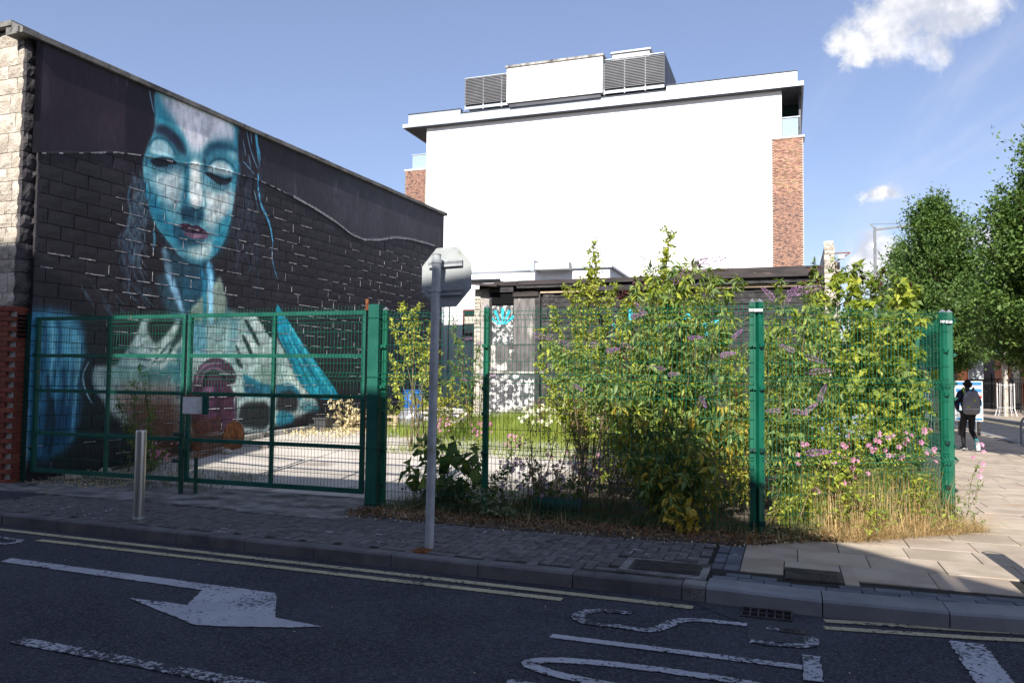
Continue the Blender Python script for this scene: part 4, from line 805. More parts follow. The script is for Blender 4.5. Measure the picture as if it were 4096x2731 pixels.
for j in range(52):
    v0 = 7.06 + j * .545; off = (-.08, .055, -.15, .5, .4, .15, -.05, .3)[j % 8]
    for i in range(-2, 11):
        u0 = off + i * .6 - (0 if j % 2 else .02); c = (u0 + .3, v0 + .27)
        if c[1] > 40 or c[0] > 6.0 or c[0] - .3 < -.43: continue
        if c[1] < 10.6 and c[0] < -.2 + (c[1] - 8.6) * 1.25 and c[1] > 8.6: continue
        if c[1] >= 10.6 and c[0] < 1.75: continue
        kv = c[1] < 14 and any(True for a, d in zip(KF, KF[1:]) if a[0] <= c[0] + .3 <= d[0] and (c[1] - .27) < a[1] + (d[1] - a[1]) * (c[0] + .3 - a[0]) / (d[0] - a[0]) + .5)
        if kv: continue
        if c[0] < .6 and v0 < 7.2: continue
        spots.append(((c[0], c[1], random.uniform(-.003, .003)), 0, (1, 1, 1), math.hypot(*c)))
scatter('slab', sl, spots, foot, 300, 'slab_field')
for a in ((-.42, -.06, 7.06, 7.605), (-.06, .4, 7.33, 7.605), (.4, .52, 6.9, 7.605), (-.42, .055, 7.605, 8.15), (-.42, -.15, 8.15, 8.695), (-.42, .0, 8.695, 9.2)): slabbox('slab', *a, 'sandstone')
# covers and gully
def cover(name, quad, z, label, ribs, plate='cast_iron'):
    c = Vector((sum(p[0] for p in quad) / 4, sum(p[1] for p in quad) / 4, z)); t = thing(name, label, 'drain cover', c)
    B().poly(quad, z - .03, z).build('frame', plate, t)
    u0, u1 = min(p[0] for p in quad), max(p[0] for p in quad); v0, v1 = min(p[1] for p in quad), max(p[1] for p in quad); b = B()
    n = ribs
    for i in range(n):
        x = u0 + .03 + (u1 - u0 - .06) * (i + .5) / n
        for (a, d) in ((v0 + .03, (v0 + v1) / 2 - .008), ((v0 + v1) / 2 + .008, v1 - .03)): b.box(x - .006, x + .006, a, d, z, z + .006)
    b.build('tread_rib', plate, t, kind='stuff'); return t
B().box(-1.40, -.66, 6.62, 7.19, -.05, .003).build('concrete_surround', 'rough_concrete', foot)
cover('inspection_cover', [(-1.32, 6.74), (-.72, 6.72), (-.72, 7.11), (-1.32, 7.12)], .008, 'ribbed iron cover in a concrete surround beside the dark herringbone blocks', 24)
cover('inspection_cover', [(-.05, 6.91), (.4, 6.91), (.4, 7.30), (-.05, 7.32)], .007, 'dark iron cover set among the sandstone slabs near the kerb', 16)
t = thing('gully_grate', 'black square barred gully grate in the road at the kerb foot', 'drain', (-.18, 6.25, RZ))
B().box(-.35, .0, 6.10, 6.33, RZ - .02, RZ + .001).build('hole_shade', 'hole_shade', t)  # solid black block painted as the dark below the bars, no hole cut
b = B()
for i in range(7): x = -.35 + .35 * i / 6; b.box(x - .006, x + .006, 6.10, 6.33, RZ + .001, RZ + .012)
for y in (6.10, 6.215, 6.33): b.box(-.356, .006, y - .007, y + .007, RZ + .0015, RZ + .0125)
b.build('grate_bar', 'cast_iron', t)
cover('stopcock_cover', [(-3.34, 6.65), (-3.18, 6.65), (-3.18, 6.81), (-3.34, 6.81)], .005, 'small rusty square plate at the foot of the sign pole', 5, 'rust')
cover('valve_cover', [(-.08, 5.82), (.09, 5.82), (.09, 5.92), (-.08, 5.92)], RZ + .008, 'small iron valve lid in the grey asphalt patch', 5)
# litter chips and peeled paint on the blocks
b = B()
for (cu, cv, n, su) in ((-8.5, 7.2, 26, .6), (-7.9, 6.95, 22, .35), (-5.1, 6.9, 10, .4), (-3.6, 7.0, 8, .3), (-2.4, 7.6, 10, .5), (-1.5, 7.5, 8, .5)):
    for i in range(n):
        x, y = random.gauss(cu, su), cv + random.uniform(-.2, .25); w, l = random.uniform(.006, .03), random.uniform(.03, .1); a = random.choice((0, PI / 2)) + random.uniform(-.1, .1); dx, dy = math.cos(a), math.sin(a)
        b.poly([(x, y), (x + dx * l, y + dy * l), (x + dx * l - dy * w, y + dy * l + dx * w), (x - dy * w, y + dx * w)], .001, .005)
b.build('paint_splash', 'worn_white', foot, kind='stuff')

# ------------------------------------------------------------------ yard
def yh(u, v):
    a = max(0., min(1., (v - 8.9) / 7.)); a = a * a * (3 - 2 * a); e = max(0., min(1., (-8.2 - u) / 2.2)) * max(0., min(1., (v - 8.6) / 3.))
    return .42 * a + .16 * e * (1 - a)
def terrain(name, u0, u1, v0, v1, m, dz=0., parent=None, step=.5, kind=None, th=.1):
    nu = max(1, int((u1 - u0) / step)); nv = max(1, int((v1 - v0) / step)); b = B(); vs = []
    for L in (0, 1):
        for j in range(nv + 1):
            for i in range(nu + 1):
                x, y = u0 + (u1 - u0) * i / nu, v0 + (v1 - v0) * j / nv; vs.append((x, y, yh(x, y) + dz - L * th))
    n = (nu + 1); T = n * (nv + 1); fs = [(j * n + i, j * n + i + 1, (j + 1) * n + i + 1, (j + 1) * n + i) for j in range(nv) for i in range(nu)]
    fs += [(j * n + i, j * n + i + 1, j * n + i + 1 + T, j * n + i + T) for j in (0, nv) for i in range(nu)] + [(j * n + i, (j + 1) * n + i, (j + 1) * n + i + T, j * n + i + T) for j in range(nv) for i in (0, nu)]
    o = b.add(vs, fs).build(name, m, parent)
    if kind: o['kind'] = kind
    return o
yard = terrain('yard_ground', -10.9, 1.72, 8.72, 24.2, 'soil', -.03, step=.6, kind='structure', th=.3)
terrain('concrete_apron', -10.8, -4.7, 9.05, 9.32, 'rough_concrete', .0, yard, .15)
for i in range(4):
    for j in range(3):
        u0, v0 = -10.25 + i * 2.3, 9.33 + j * 2.1
        if i == 3 and j == 0: continue
        terrain('yard_slab', u0 + .012, u0 + 2.288, v0 + .012, v0 + 2.088, 'yard_concrete', random.uniform(-.003, .003), yard, .35)
terrain('yard_slab', -10.25, -7.9, 15.66, 19.2, 'yard_concrete', 0, yard, .35)
terrain('yard_slab', -1.0, 1.1, 13.5, 15.6, 'yard_concrete', 0, yard, .35)

# ------------------------------------------------------------------ the painted gable building on the left
from math import sqrt
DW = Vector((.049, 1, 0)).normalized(); NW = Vector((DW.y, -DW.x, 0)); W0 = Vector((-10.70, 8.35, 0))
def wp(s, t, o=0.): p = W0 + DW * s + NW * o; return (p.x, p.y, t)
WLEN, WTOP = 13.5, 6.70
def paint_mural():
    R = 110; w, h = int(13.7 * R), int(6.9 * R); img = np.zeros((h, w, 3), np.float32); img[:] = (23, 22, 30)
    yy, xx = np.mgrid[0:h, 0:w]
    def noise(sx, sy, seed):
        r = np.random.default_rng(seed).random((int(h / sy) + 3, int(w / sx) + 3)).astype(np.float32); fy, fx = yy / sy, xx / sx
        iy, ix = fy.astype(int), fx.astype(int); ty, tx = fy - iy, fx - ix; ty = ty * ty * (3 - 2 * ty); tx = tx * tx * (3 - 2 * tx)
        return (r[iy, ix] * (1 - tx) + r[iy, ix + 1] * tx) * (1 - ty) + (r[iy + 1, ix] * (1 - tx) + r[iy + 1, ix + 1] * tx) * ty
    g = (noise(190, 150, 1) + noise(60, 50, 2) * .6 + noise(18, 14, 3) * .4) / 2
    img *= (.72 + .6 * g)[..., None]
    img += np.clip((xx / w - .35), 0, 1)[..., None] * np.array((13, 14, 17), np.float32)
    def blur(a, r):
        if r < 1: return a
        n = int(r * 2.5) + 1; k = np.exp(-.5 * (np.arange(-n, n + 1) / r) ** 2); k /= k.sum()
        a = np.apply_along_axis(lambda m: np.convolve(m, k, 'same'), 0, a); return np.apply_along_axis(lambda m: np.convolve(m, k, 'same'), 1, a)
    wob = (noise(24, 24, 9) - .5) * .9 + (noise(8, 8, 10) - .5) * .5
    for op in MURAL:
        kind, col, bl, al, pts = op[:5]; P = np.array(pts, float) * R
        bl *= R * .55
        if kind == 's':
            # smooth the stroke
            Q = P
            for _ in range(3):
                if len(Q) < 3: break
                a, c = Q[:-1], Q[1:]; Q = np.concatenate([Q[:1], np.stack([a * .75 + c * .25, a * .25 + c * .75], 1).reshape(-1, 2), Q[-1:]])
            wd = op[5] * R / 2
        else: Q = P; wd = 0
        pad = int(bl * 3 + wd + 4); x0, x1 = int(max(0, Q[:, 0].min() - pad)), int(min(w, Q[:, 0].max() + pad)); y0, y1 = int(max(0, Q[:, 1].min() - pad)), int(min(h, Q[:, 1].max() + pad))
        if x1 - x0 < 2 or y1 - y0 < 2: continue
        X, Y = np.meshgrid(np.arange(x0, x1) + .5, np.arange(y0, y1) + .5)
        if kind == 'p':
            # round corners once before filling
            A, C = Q, np.roll(Q, -1, 0); Q = np.stack([A * .8 + C * .2, A * .2 + C * .8], 1).reshape(-1, 2)
            A, C = Q, np.roll(Q, -1, 0); m = np.zeros(X.shape, bool)
            for (ax, ay), (cx_, cy_) in zip(A, C):
                if ay == cy_: continue
                k = ((ay > Y) != (cy_ > Y)) & (X < (cx_ - ax) * (Y - ay) / (cy_ - ay) + ax); m ^= k
            m = m.astype(np.float32)
        else:
            D = np.full(X.shape, 1e9, np.float32); n = len(Q) - 1
            for i in range(n):
                a, c = Q[i], Q[i + 1]; d = c - a; L2 = max(d @ d, 1e-6); t = np.clip(((X - a[0]) * d[0] + (Y - a[1]) * d[1]) / L2, 0, 1)
                ww = wd * (1 - .55 * abs(2 * (i + t) / n - 1) ** 2); D = np.minimum(D, np.hypot(X - a[0] - t * d[0], Y - a[1] - t * d[1]) - ww)
            m = np.clip(.5 - D, 0, 1)
        m = blur(m, bl) if bl >= 1 else m
        m = m * al
        if bl > 4: m = np.clip(m * (1 + wob[y0:y1, x0:x1] * .35), 0, 1)
        m = m[..., None]; img[y0:y1, x0:x1] = img[y0:y1, x0:x1] * (1 - m) + np.array(col, np.float32) * m
    br = 1 + (noise(5, 16, 4) - .5) * .22 + (noise(2.5, 2.5, 5) - .5) * .12 + (noise(40, 90, 6) - .5) * .2; img *= br[..., None]
    drip = np.clip(noise(7, 150, 7) - .76, 0, 1) * np.clip(noise(60, 40, 8) - .45, 0, 1) * 5 * np.clip((yy / h - .72) * 6, 0, 1); img += drip[..., None] * np.array((60, 58, 66), np.float32)
    out = np.ones((h, w, 4), np.float32); out[..., :3] = np.clip(img / 255, 0, 1)
    im = bpy.data.images.new('mural', w, h); im.pixels.foreach_set(out.ravel()); im.update(); return im
mim = paint_mural()
def mural_mat(name, bscale, bstr, worn):
    m = bpy.data.materials.new(name); m.use_nodes = True; t = m.node_tree; b_ = t.nodes['Principled BSDF']; MT[name] = m
    pos = N(t, 'ShaderNodeNewGeometry').outputs['Position']; rel = VM(t, 'SUBTRACT', pos, tuple(W0))
    s = VM(t, 'DOT_PRODUCT', rel, tuple(DW), out=1); z = N(t, 'ShaderNodeSeparateXYZ', ins={0: pos}).outputs[2]
    vec = N(t, 'ShaderNodeCombineXYZ', ins={0: MA(t, 'DIVIDE', s, 13.7), 1: MA(t, 'DIVIDE', z, 6.9)}).outputs[0]
    im = N(t, 'ShaderNodeTexImage', image=mim, extension='EXTEND', ins={0: vec}).outputs[0]
    c = MIX(t, 1., im, (MG * 1.12, MG, MG * .86), 'MULTIPLY')
    n1 = NZ(t, pos, 9., 6., .7)
    c = MIX(t, MA(t, 'MULTIPLY', SM(t, n1, .60, .74), worn), c, (.2, .195, .21))
    t.links.new(c, b_.inputs['Base Color']); b_.inputs['Roughness'].default_value = .6; b_.inputs['Specular IOR Level'].default_value = .35
    bp = N(t, 'ShaderNodeBump', ins={'Strength': bstr, 'Distance': .012, 'Height': MA(t, 'ADD', NZ(t, pos, bscale, 6., .7), MA(t, 'MULTIPLY', n1, .6))}); t.links.new(bp.outputs[0], b_.inputs['Normal'])
MG = 1.9
mural_mat('painted_block', 34., .55, .3); mural_mat('painted_render', 12., .25, .10)
gab = thing('painted_building', 'black blockwork gable with a large blue mural of a woman\'s face', 'building', (-12.5, 15, 0))
# core behind the blocks
B().add([wp(.3, -.2, -.012), wp(WLEN, -.2, -.012), wp(WLEN, 6.62, -.012), wp(.3, 6.62, -.012), (-22, 9.4, -.2), (-22, 21.8, -.2), (-22, 21.8, 6.62), (-22, 9.4, 6.62)], [(0, 1, 2, 3), (4, 7, 6, 5), (1, 5, 6, 2), (0, 3, 7, 4), (3, 2, 6, 7), (0, 4, 5, 1)]).build('wall_core', 'dark_mortar', gab)
def seam(s):
    for a, c in zip(SEAM, SEAM[1:]):
        if a[0] <= s <= c[0]: return a[1] + (c[1] - a[1]) * (s - a[0]) / (c[0] - a[0])
    return SEAM[0][1] if s < SEAM[0][0] else SEAM[-1][1]
WR = math.atan2(DW.y, DW.x)
def blockmesh(L, H, D, seed):
    r = random.Random(seed); b = B(); nx, nz = 4, 2; vs = []
    for k in range(nz + 1):
        for i in range(nx + 1):
            e = (i in (0, nx)) or (k in (0, nz)); vs.append((-L / 2 + L * i / nx + (r.uniform(-.003, .003) if e else 0), -D + (.004 if e else r.uniform(-.003, .002)), -H / 2 + H * k / nz + (r.uniform(-.003, .003) if e else 0)))
    n = nx + 1; T = len(vs); ring = [0, 1, 2, 3, 4, 9, 14, 13, 12, 11, 10, 5]
    fs = [(k * n + i, k * n + i + 1, (k + 1) * n + i + 1, (k + 1) * n + i) for k in range(nz) for i in range(nx)]
    vs += [(vs[q][0], .01, vs[q][2]) for q in ring]; fs += [(ring[a], ring[(a + 1) % 12], T + (a + 1) % 12, T + a) for a in range(12)]
    return b.add(vs, fs).mesh('block', 'painted_block')
BM = [blockmesh(.438, .213, .004, i) for i in range(5)]
BR, cands = .225, []
for r in range(0, 26):
    t0 = .08 + r * BR; x = -.0 if r % 2 else -.225
    while x < WLEN - .05:
        a, c = max(x, .26), min(x + .45, WLEN - .02)
        tt = max(seam(max(a, 0)), seam(min(c, WLEN)))
        if c - a > .12 and t0 < tt + .02 and t0 + BR > .1: cands.append((a, c, t0))
        x += .45
cands.sort(key=lambda q: q[0]); rr = random.Random(5); mass = B()
for i, (a, c, t0) in enumerate(cands):
    L = c - a - .012; me = rr.choice(BM); o = -.005 if t0 + BR > min(seam(a), seam(min(c, WLEN))) - .06 else rr.uniform(0, .0045); p = wp((a + c) / 2, t0 + BR / 2, o)
    if i < 300: piece('block', me, gab, p, WR, (L / .438, 1, 1))
    else:
        cs, sn = math.cos(WR), math.sin(WR); q = [(v.co.x * L / .438, v.co.y, v.co.z) for v in me.vertices]; mass.add([(x * cs - y * sn + p[0], x * sn + y * cs + p[1], z + p[2]) for x, y, z in q], [tuple(f.vertices) for f in me.polygons])
mass.build('far_block', 'painted_block', gab, kind='stuff')
# worn mortar ridges squeezed out of the joints, pale colour doubles as sun highlights
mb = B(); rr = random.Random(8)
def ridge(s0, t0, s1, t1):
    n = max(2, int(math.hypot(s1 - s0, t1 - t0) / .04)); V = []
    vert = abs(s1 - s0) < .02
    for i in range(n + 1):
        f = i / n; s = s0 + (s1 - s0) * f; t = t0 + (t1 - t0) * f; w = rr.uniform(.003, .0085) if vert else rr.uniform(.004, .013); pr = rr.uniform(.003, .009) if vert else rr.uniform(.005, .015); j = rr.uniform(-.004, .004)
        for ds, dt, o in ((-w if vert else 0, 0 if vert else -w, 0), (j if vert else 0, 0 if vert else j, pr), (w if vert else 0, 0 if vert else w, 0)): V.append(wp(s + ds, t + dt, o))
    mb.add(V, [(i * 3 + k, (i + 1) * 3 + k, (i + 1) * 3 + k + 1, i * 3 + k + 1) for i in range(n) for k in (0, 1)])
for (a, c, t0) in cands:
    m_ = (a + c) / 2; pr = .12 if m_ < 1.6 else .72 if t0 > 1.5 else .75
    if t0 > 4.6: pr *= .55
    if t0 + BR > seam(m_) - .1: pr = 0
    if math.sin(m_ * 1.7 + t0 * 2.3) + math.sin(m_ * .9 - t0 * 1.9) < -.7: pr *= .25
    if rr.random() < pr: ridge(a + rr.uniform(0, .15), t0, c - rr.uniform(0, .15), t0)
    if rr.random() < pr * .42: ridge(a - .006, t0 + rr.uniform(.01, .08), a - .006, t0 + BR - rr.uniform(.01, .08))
mb.build('mortar_ridge', 'worn_mortar_highlight', gab, kind='stuff')
# render band above the seam, and its broken lip
SS = [i * .15 for i in range(int(WLEN / .15))] + [WLEN]; SS[0] = .26; V = []
for s in SS:
    j = .012 * math.sin(s * 9) + .008 * math.sin(s * 23)
    for t, o in ((seam(s) + j, -.01), (seam(s) + j, .009), (seam(s) + .5, .007), (6.64, .007)): V.append(wp(s, min(t, 6.64), o))
B().add(V, [(i * 4 + k, (i + 1) * 4 + k, (i + 1) * 4 + k + 1, i * 4 + k + 1) for i in range(len(SS) - 1) for k in range(3)]).build('render_band', 'painted_render', gab)
V = []; S2 = [.3 + i * .07 for i in range(int((WLEN - .4) / .07))]; fs = []
for s in S2:
    k = 1.2 if s > 6 else .55; w = (.035 + .03 * abs(math.sin(s * 3.1) + .5 * math.sin(s * 11))) * k; o = .008 + .012 * k + rr.uniform(-.003, .003); z = seam(s)
    if 5.4 < s < 6.1: w *= .2
    V += [wp(s, z - w * .6, .006), wp(s, z - w * .35, o), wp(s, z + w * .5, o * .9), wp(s, z + w * .9, .0075)]
for i in range(len(S2) - 1):
    for k in range(3): fs.append((i * 4 + k, (i + 1) * 4 + k, (i + 1) * 4 + k + 1, i * 4 + k + 1))
B().add(V, fs).build('render_lip', 'painted_render', gab)
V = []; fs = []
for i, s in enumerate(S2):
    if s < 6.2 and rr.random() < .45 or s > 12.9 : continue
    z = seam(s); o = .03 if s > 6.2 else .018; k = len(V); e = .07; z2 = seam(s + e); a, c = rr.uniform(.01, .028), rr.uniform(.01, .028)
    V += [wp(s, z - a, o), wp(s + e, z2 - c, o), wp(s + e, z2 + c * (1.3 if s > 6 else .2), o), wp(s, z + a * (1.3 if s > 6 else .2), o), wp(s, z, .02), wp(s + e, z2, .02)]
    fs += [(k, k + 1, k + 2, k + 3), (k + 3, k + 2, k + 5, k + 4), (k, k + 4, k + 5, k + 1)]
B().add(V, fs).build('chipped_lit_edge', 'worn_mortar_highlight', gab, kind='stuff')  # chipped pale strip, the sunlit ledge painted into its colour
# coping stones
s = -.12
while s < WLEN + .1:
    L = min(.95, WLEN + .12 - s)
    if L < .05: break
    a, c = s + .004, s + L - .004; dz = rr.uniform(0, .012)
    B().add([wp(a, 6.645, .07), wp(c, 6.645, .07), wp(c, 6.645, -.3), wp(a, 6.645, -.3), wp(a, 6.72 + dz, .07), wp(c, 6.72 + dz, .07), wp(c, 6.75 + dz, -.3), wp(a, 6.75 + dz, -.3)], [(0, 1, 5, 4), (4, 5, 6, 7), (0, 4, 7, 3), (1, 2, 6, 5), (0, 3, 2, 1)]).build('coping_stone', 'coping', gab); s += L
for i in range(3): B().box(-11.0 - .9 * (i + 1), -11.0 - .9 * i - .008, 8.33, 8.8, 6.84, 6.92).build('coping_stone', 'coping', gab)
B().add([(-11.0, 8.33, 6.70), (-10.70, 8.20, 6.645), (-10.66, 8.62, 6.645), (-11.0, 8.8, 6.7), (-11.0, 8.33, 6.9), (-10.70, 8.20, 6.73), (-10.66, 8.62, 6.74), (-11.0, 8.8, 6.9)], [(0, 1, 2, 3), (4, 5, 6, 7), (0, 1, 5, 4), (1, 2, 6, 5), (2, 3, 7, 6), (3, 0, 4, 7)]).build('coping_stone', 'coping', gab)
# stone corner above, brick pier below (front plane v = 8.4)
B().box(-14, -10.85, 8.47, 9.2, -.1, 6.8).build('corner_core', 'grey_mortar', gab)
def rough(name, m, L, H, D, seed):
    r = random.Random(seed); nx, nz = 5, 3; vs = []; n = nx + 1
    for k in range(nz + 1):
        for i in range(nx + 1):
            e = i in (0, nx) or k in (0, nz); vs.append((-L / 2 + L * i / nx, -D * r.uniform(.2, .5) if e else -D * r.uniform(.45, 1.), -H / 2 + H * k / nz))
    T = len(vs); ring = [i for i in range(n)] + [k * n + nx for k in range(1, nz + 1)] + [nz * n + i for i in range(nx - 1, -1, -1)] + [k * n for k in range(nz - 1, 0, -1)]
    fs = [(k * n + i, k * n + i + 1, (k + 1) * n + i + 1, (k + 1) * n + i) for k in range(nz) for i in range(nx)]
    vs += [(vs[q][0], .06, vs[q][2]) for q in ring]; m_ = len(ring); fs += [(ring[a], ring[(a + 1) % m_], T + (a + 1) % m_, T + a) for a in range(m_)]
    return B().add(vs, fs).mesh(name, m)
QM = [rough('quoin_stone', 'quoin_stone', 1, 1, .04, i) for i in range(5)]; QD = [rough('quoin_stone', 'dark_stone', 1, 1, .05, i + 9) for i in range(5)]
z = 2.62; r = 0
while z < 6.8:
    h = rr.choice((.2, .24, .3)); h = min(h, 6.83 - z)
    if h < .06: break
    us_ = [-10.83, -11.1 - rr.uniform(0, .12), -11.55 - rr.uniform(0, .1), -12.1, -12.6, -13.2]
    if r % 2: us_[1] = -10.99 - rr.uniform(0, .05)
    for a, c in zip(us_, us_[1:]): piece('quoin_stone', rr.choice(QM), gab, ((a + c) / 2, 8.47, z + h / 2), 0, (a - c - .01, 1, h - .01))
    L = .30 if r % 2 else .26
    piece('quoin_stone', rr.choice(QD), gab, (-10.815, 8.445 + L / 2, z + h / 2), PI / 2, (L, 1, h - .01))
    z += h; r += 1
rb = chamfer('brick', 'red_brick', .215, .1, .065, .003); r = 0; z = -.02
while z < 2.58:
    z += .075
    for i in range(5): piece('brick', rb, gab, (-10.93 - i * .225 - (.11 if r % 2 else 0), 8.475, z))
    if r % 2 == 0 and z < 2.55:
        pass
    piece('brick', rb, gab, (-10.87, 8.6, z), PI / 2, (.9, 1, 1)); r += 1
B().box(-11.35, -11.06, 8.39, 8.425, 1.12, 1.42).build('name_plate', 'off_white', gab)
b = B()
for i in range(5):
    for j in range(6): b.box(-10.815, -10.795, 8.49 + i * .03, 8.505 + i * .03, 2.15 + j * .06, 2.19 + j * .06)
b.build('vent_hole', 'hole_shade', gab, kind='stuff')
# low kerb and pipe at the wall foot, rubble in the corner
for s0, s1 in ((3.6, 5.3), (5.35, 6.6), (6.65, 8.0)):
    B().bar(wp(s0, yh(-10.3, 8.35 + s0) + .05, .1), wp(s1, yh(-10.2, 8.35 + s1) + .05, .12), .12, .1).build('base_kerb', 'stained_stone', gab)
# ------------------------------------------------------------------ white apartment block behind
VB = 47.7
wb = thing('apartment_block', 'tall white rendered apartment block with brick edges, zinc roof edge and rooftop plant screens', 'building', (-12, 55, 0))
B().box(-23.3, -.94, VB, VB + 14, -.3, 18.70).build('rendered_wall', 'white_render', wb)
B().box(-.94, -.39, VB, VB + .6, 15.98, 18.70).build('rendered_wall', 'white_render', wb)
B().box(-24.9, -23.3, VB + .05, VB + 14, -.3, 15.85).build('brick_core', 'mortar', wb); B().box(-.94, .78, VB + .05, VB + 14, -.3, 15.85).build('brick_core', 'mortar', wb)
B().box(-24.95, -23.25, VB - .03, VB + .4, 15.85, 15.97).build('stone_cap', 'off_white', wb); B().box(-.95, .86, VB - .03, VB + 1.2, 15.85, 15.97).build('stone_cap', 'off_white', wb)
bk = chamfer('brick', 'brick', .213, .1, .063, .004); spots = []
for r in range(0, 212):
    z = 15.85 - r * .075
    for i in range(9):
        x = -.94 + .11 + i * .225 - (.1125 if r % 2 else 0)
        if x - .1 < -.95 or x > .72: continue
        spots.append(((x, VB + .045, z), 0, (1, 1, 1), r * 10 + i))
for r in range(0, 60):
    for i in range(8):
        x = -24.9 + .11 + i * .225 - (.1125 if r % 2 else 0)
        if x - .1 < -24.95 or x > -23.38: continue
        spots.append(((x, VB + .045, 15.85 - r * .075), 0, (1, 1, 1), 5000 + r * 10 + i))
scatter('brick', bk, [s for s in spots if s[0][2] > 7.5], wb, 300, 'brick_field', 'brick_mass')
for z in (3.4, 6.7, 9.95, 13.2 + 2.7): 
    if z < 15: B().box(-23.2, -1.0, VB - .012, VB + .01, z, z + .03).build('render_joint', 'joint_white', wb)
B().box(-23.2, -.98, VB - .012, VB + .01, 15.8, 15.83).build('render_joint', 'joint_white', wb); B().box(-23.2, -.98, VB - .012, VB + .01, 12.4, 12.43).build('render_joint', 'joint_white', wb)
for x in (-17.2, -11.9): B().box(x, x + .03, VB - .011, VB + .009, .0, 18.6).build('render_joint', 'joint_white', wb)
# oversailing eaves and upstand
x = -24.95
while x < .8:
    c = min(x + 2.4, .83); B().box(x + .006, c - .006, VB - .42, VB + 14, 18.74, 19.0).build('fascia_panel', 'zinc', wb); x = c
B().box(-24.8, .7, VB - .36, VB + 13.8, 18.70, 18.74).build('soffit', 'dark_zinc', wb)
x = -24.6
while x < .45:
    c = min(x + 1.95, .48); h = 19.38 if -20.2 < (x + c) / 2 < -6.8 else 19.68
    B().box(x + .006, c - .006, VB - .25, VB + .1, 19.02, h).build('upstand_panel', 'zinc', wb); B().box(x + .003, c - .003, VB - .3, VB + .15, h, h + .035).build('capping', 'dark_zinc', wb); x = c
# rooftop plant
def louvre_box(x0, x1, y0, y1, z0, z1):
    b = B(); n = int((z1 - z0) / .1)
    for i in range(n):
        z = z0 + .1 * i + .05; b.box(x0, x1, y0, y0 + .03, z - .02, z + .02, None)
    b.build('louvre_blade', 'louvre', wb, kind='stuff')
    B().box(x0 + .02, x1 - .02, y0 + .16, y1, z0 - .1, z1).build('screen_back', 'shop_dark', wb)
    B().box(x1 - .02, x1 + .03, y0 - .02, y1, z0 - .05, z1 + .05).build('screen_side_shade', 'dark_zinc', wb)  # right side made dark, its shade put into the colour
    b = B()
    for i in range(int((x1 - x0) / 1.3) + 1): b.box(x0 + i * 1.3, x0 + i * 1.3 + .07, y0 + .04, y0 + .12, z0 - .35, z1)
    b.box(x0, x1, y0 - .02, y0 + .1, z1, z1 + .05).box(x0, x1, y0 + .05, y0 + .1, z0 - .28, z0 - .1); b.build('screen_frame', 'zinc', wb)
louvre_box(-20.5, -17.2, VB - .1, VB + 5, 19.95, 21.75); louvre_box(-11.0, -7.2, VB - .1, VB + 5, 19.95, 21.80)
B().box(-17.35, -10.98, VB - .5, VB + 5, 19.62, 21.95).build('lift_housing', 'box_render', wb); B().box(-17.2, -11.1, VB - .4, VB + 4.8, 19.36, 19.62).build('plinth', 'dark_zinc', wb)
B().box(-17.42, -10.9, VB - .58, VB + 5.05, 21.95, 22.09).build('stone_coping', 'stained_stone', wb)
B().box(-11.0, -8.55, VB + 2.5, VB + 5, 21.8, 23.25).build('air_handler', 'off_white', wb); B().box(-11.1, -8.45, VB + 2.4, VB + 5.1, 23.25, 23.36).build('air_handler_lid', 'zinc', wb); B().box(-8.5, -7.9, VB + 3, VB + 5, 21.8, 22.9).build('duct', 'off_white', wb)
# corner balconies with glass
for (x0, x1, z0, zt) in ((-.39, .62, 15.97, 18.68), ):
    B().box(x0 + .0, x1 - .05, VB + 2.6, VB + 2.7, 16.9, 18.68).build('window', 'green_glass', wb); B().box(x0, x1, VB + 2.5, VB + 2.6, 17.35, 17.6).build('transom', 'off_white', wb)
    B().box(x1 - .06, x1 + .06, VB + .9, VB + 2.6, z0, zt).build('balcony_post', 'dark_zinc', wb)
    B().box(x0 + .02, x1 - .1, VB + .25, VB + .27, z0 + .1, z0 + 1.15).build('glass_guard', 'pale_glass', wb)
    B().box(x0, x1, VB + .2, VB + .3, z0 + 1.15, z0 + 1.2).build('handrail', 'zinc', wb)
    for xx in (x0 + .05, x1 - .3): B().box(xx, xx + .05, VB + .3, VB + .35, z0, z0 + 1.15).build('guard_post', 'zinc', wb)
B().box(-24.5, -23.4, VB + .3, VB + .32, 16.05, 17.0).build('glass_guard', 'pale_glass', wb); B().box(-24.55, -23.32, VB + .27, VB + .35, 17.0, 17.06).build('handrail', 'zinc', wb)
for x in (-24.5, -24.0, -23.5): B().box(x, x + .05, VB + .33, VB + .38, 15.97, 17.0).build('guard_post', 'zinc', wb)

# ------------------------------------------------------------------ white annex behind the gable
an = thing('white_annex', 'low white rendered annex with a red framed window between the gable and the black shed', 'building', (-11, 30, 0))
B().box(-15, -9.72, 26, 28, -.2, 5.15).build('wall', 'white_render', an); B().box(-16, -6.2, 28.05, 34, -.2, 5.75).build('wall', 'white_render', an)
B().box(-16.1, -6.1, 27.95, 34, 5.75, 5.83).build('capping', 'zinc', an); B().box(-15, -9.7, 25.94, 26, 5.1, 5.2).build('gutter', 'black_iron', an)
B().box(-9.0, -7.6, 27.5, 27.9, 5.7, 5.95).build('duct', 'off_white', an); B().box(-9.05, -8.9, 27.4, 28, 5.65, 6.05).build('duct_clamp', 'zinc', an)
w = B().box(-11.12, -10.42, 25.97, 26.05, 3.2, 4.12).build('window', 'window_red', an); B().box(-11.05, -10.5, 25.96, 25.98, 3.27, 3.86).build('blind', 'cream_blind', w); B().box(-11.05, -10.5, 25.955, 25.975, 3.92, 4.06).build('pane', 'window_glass', w)
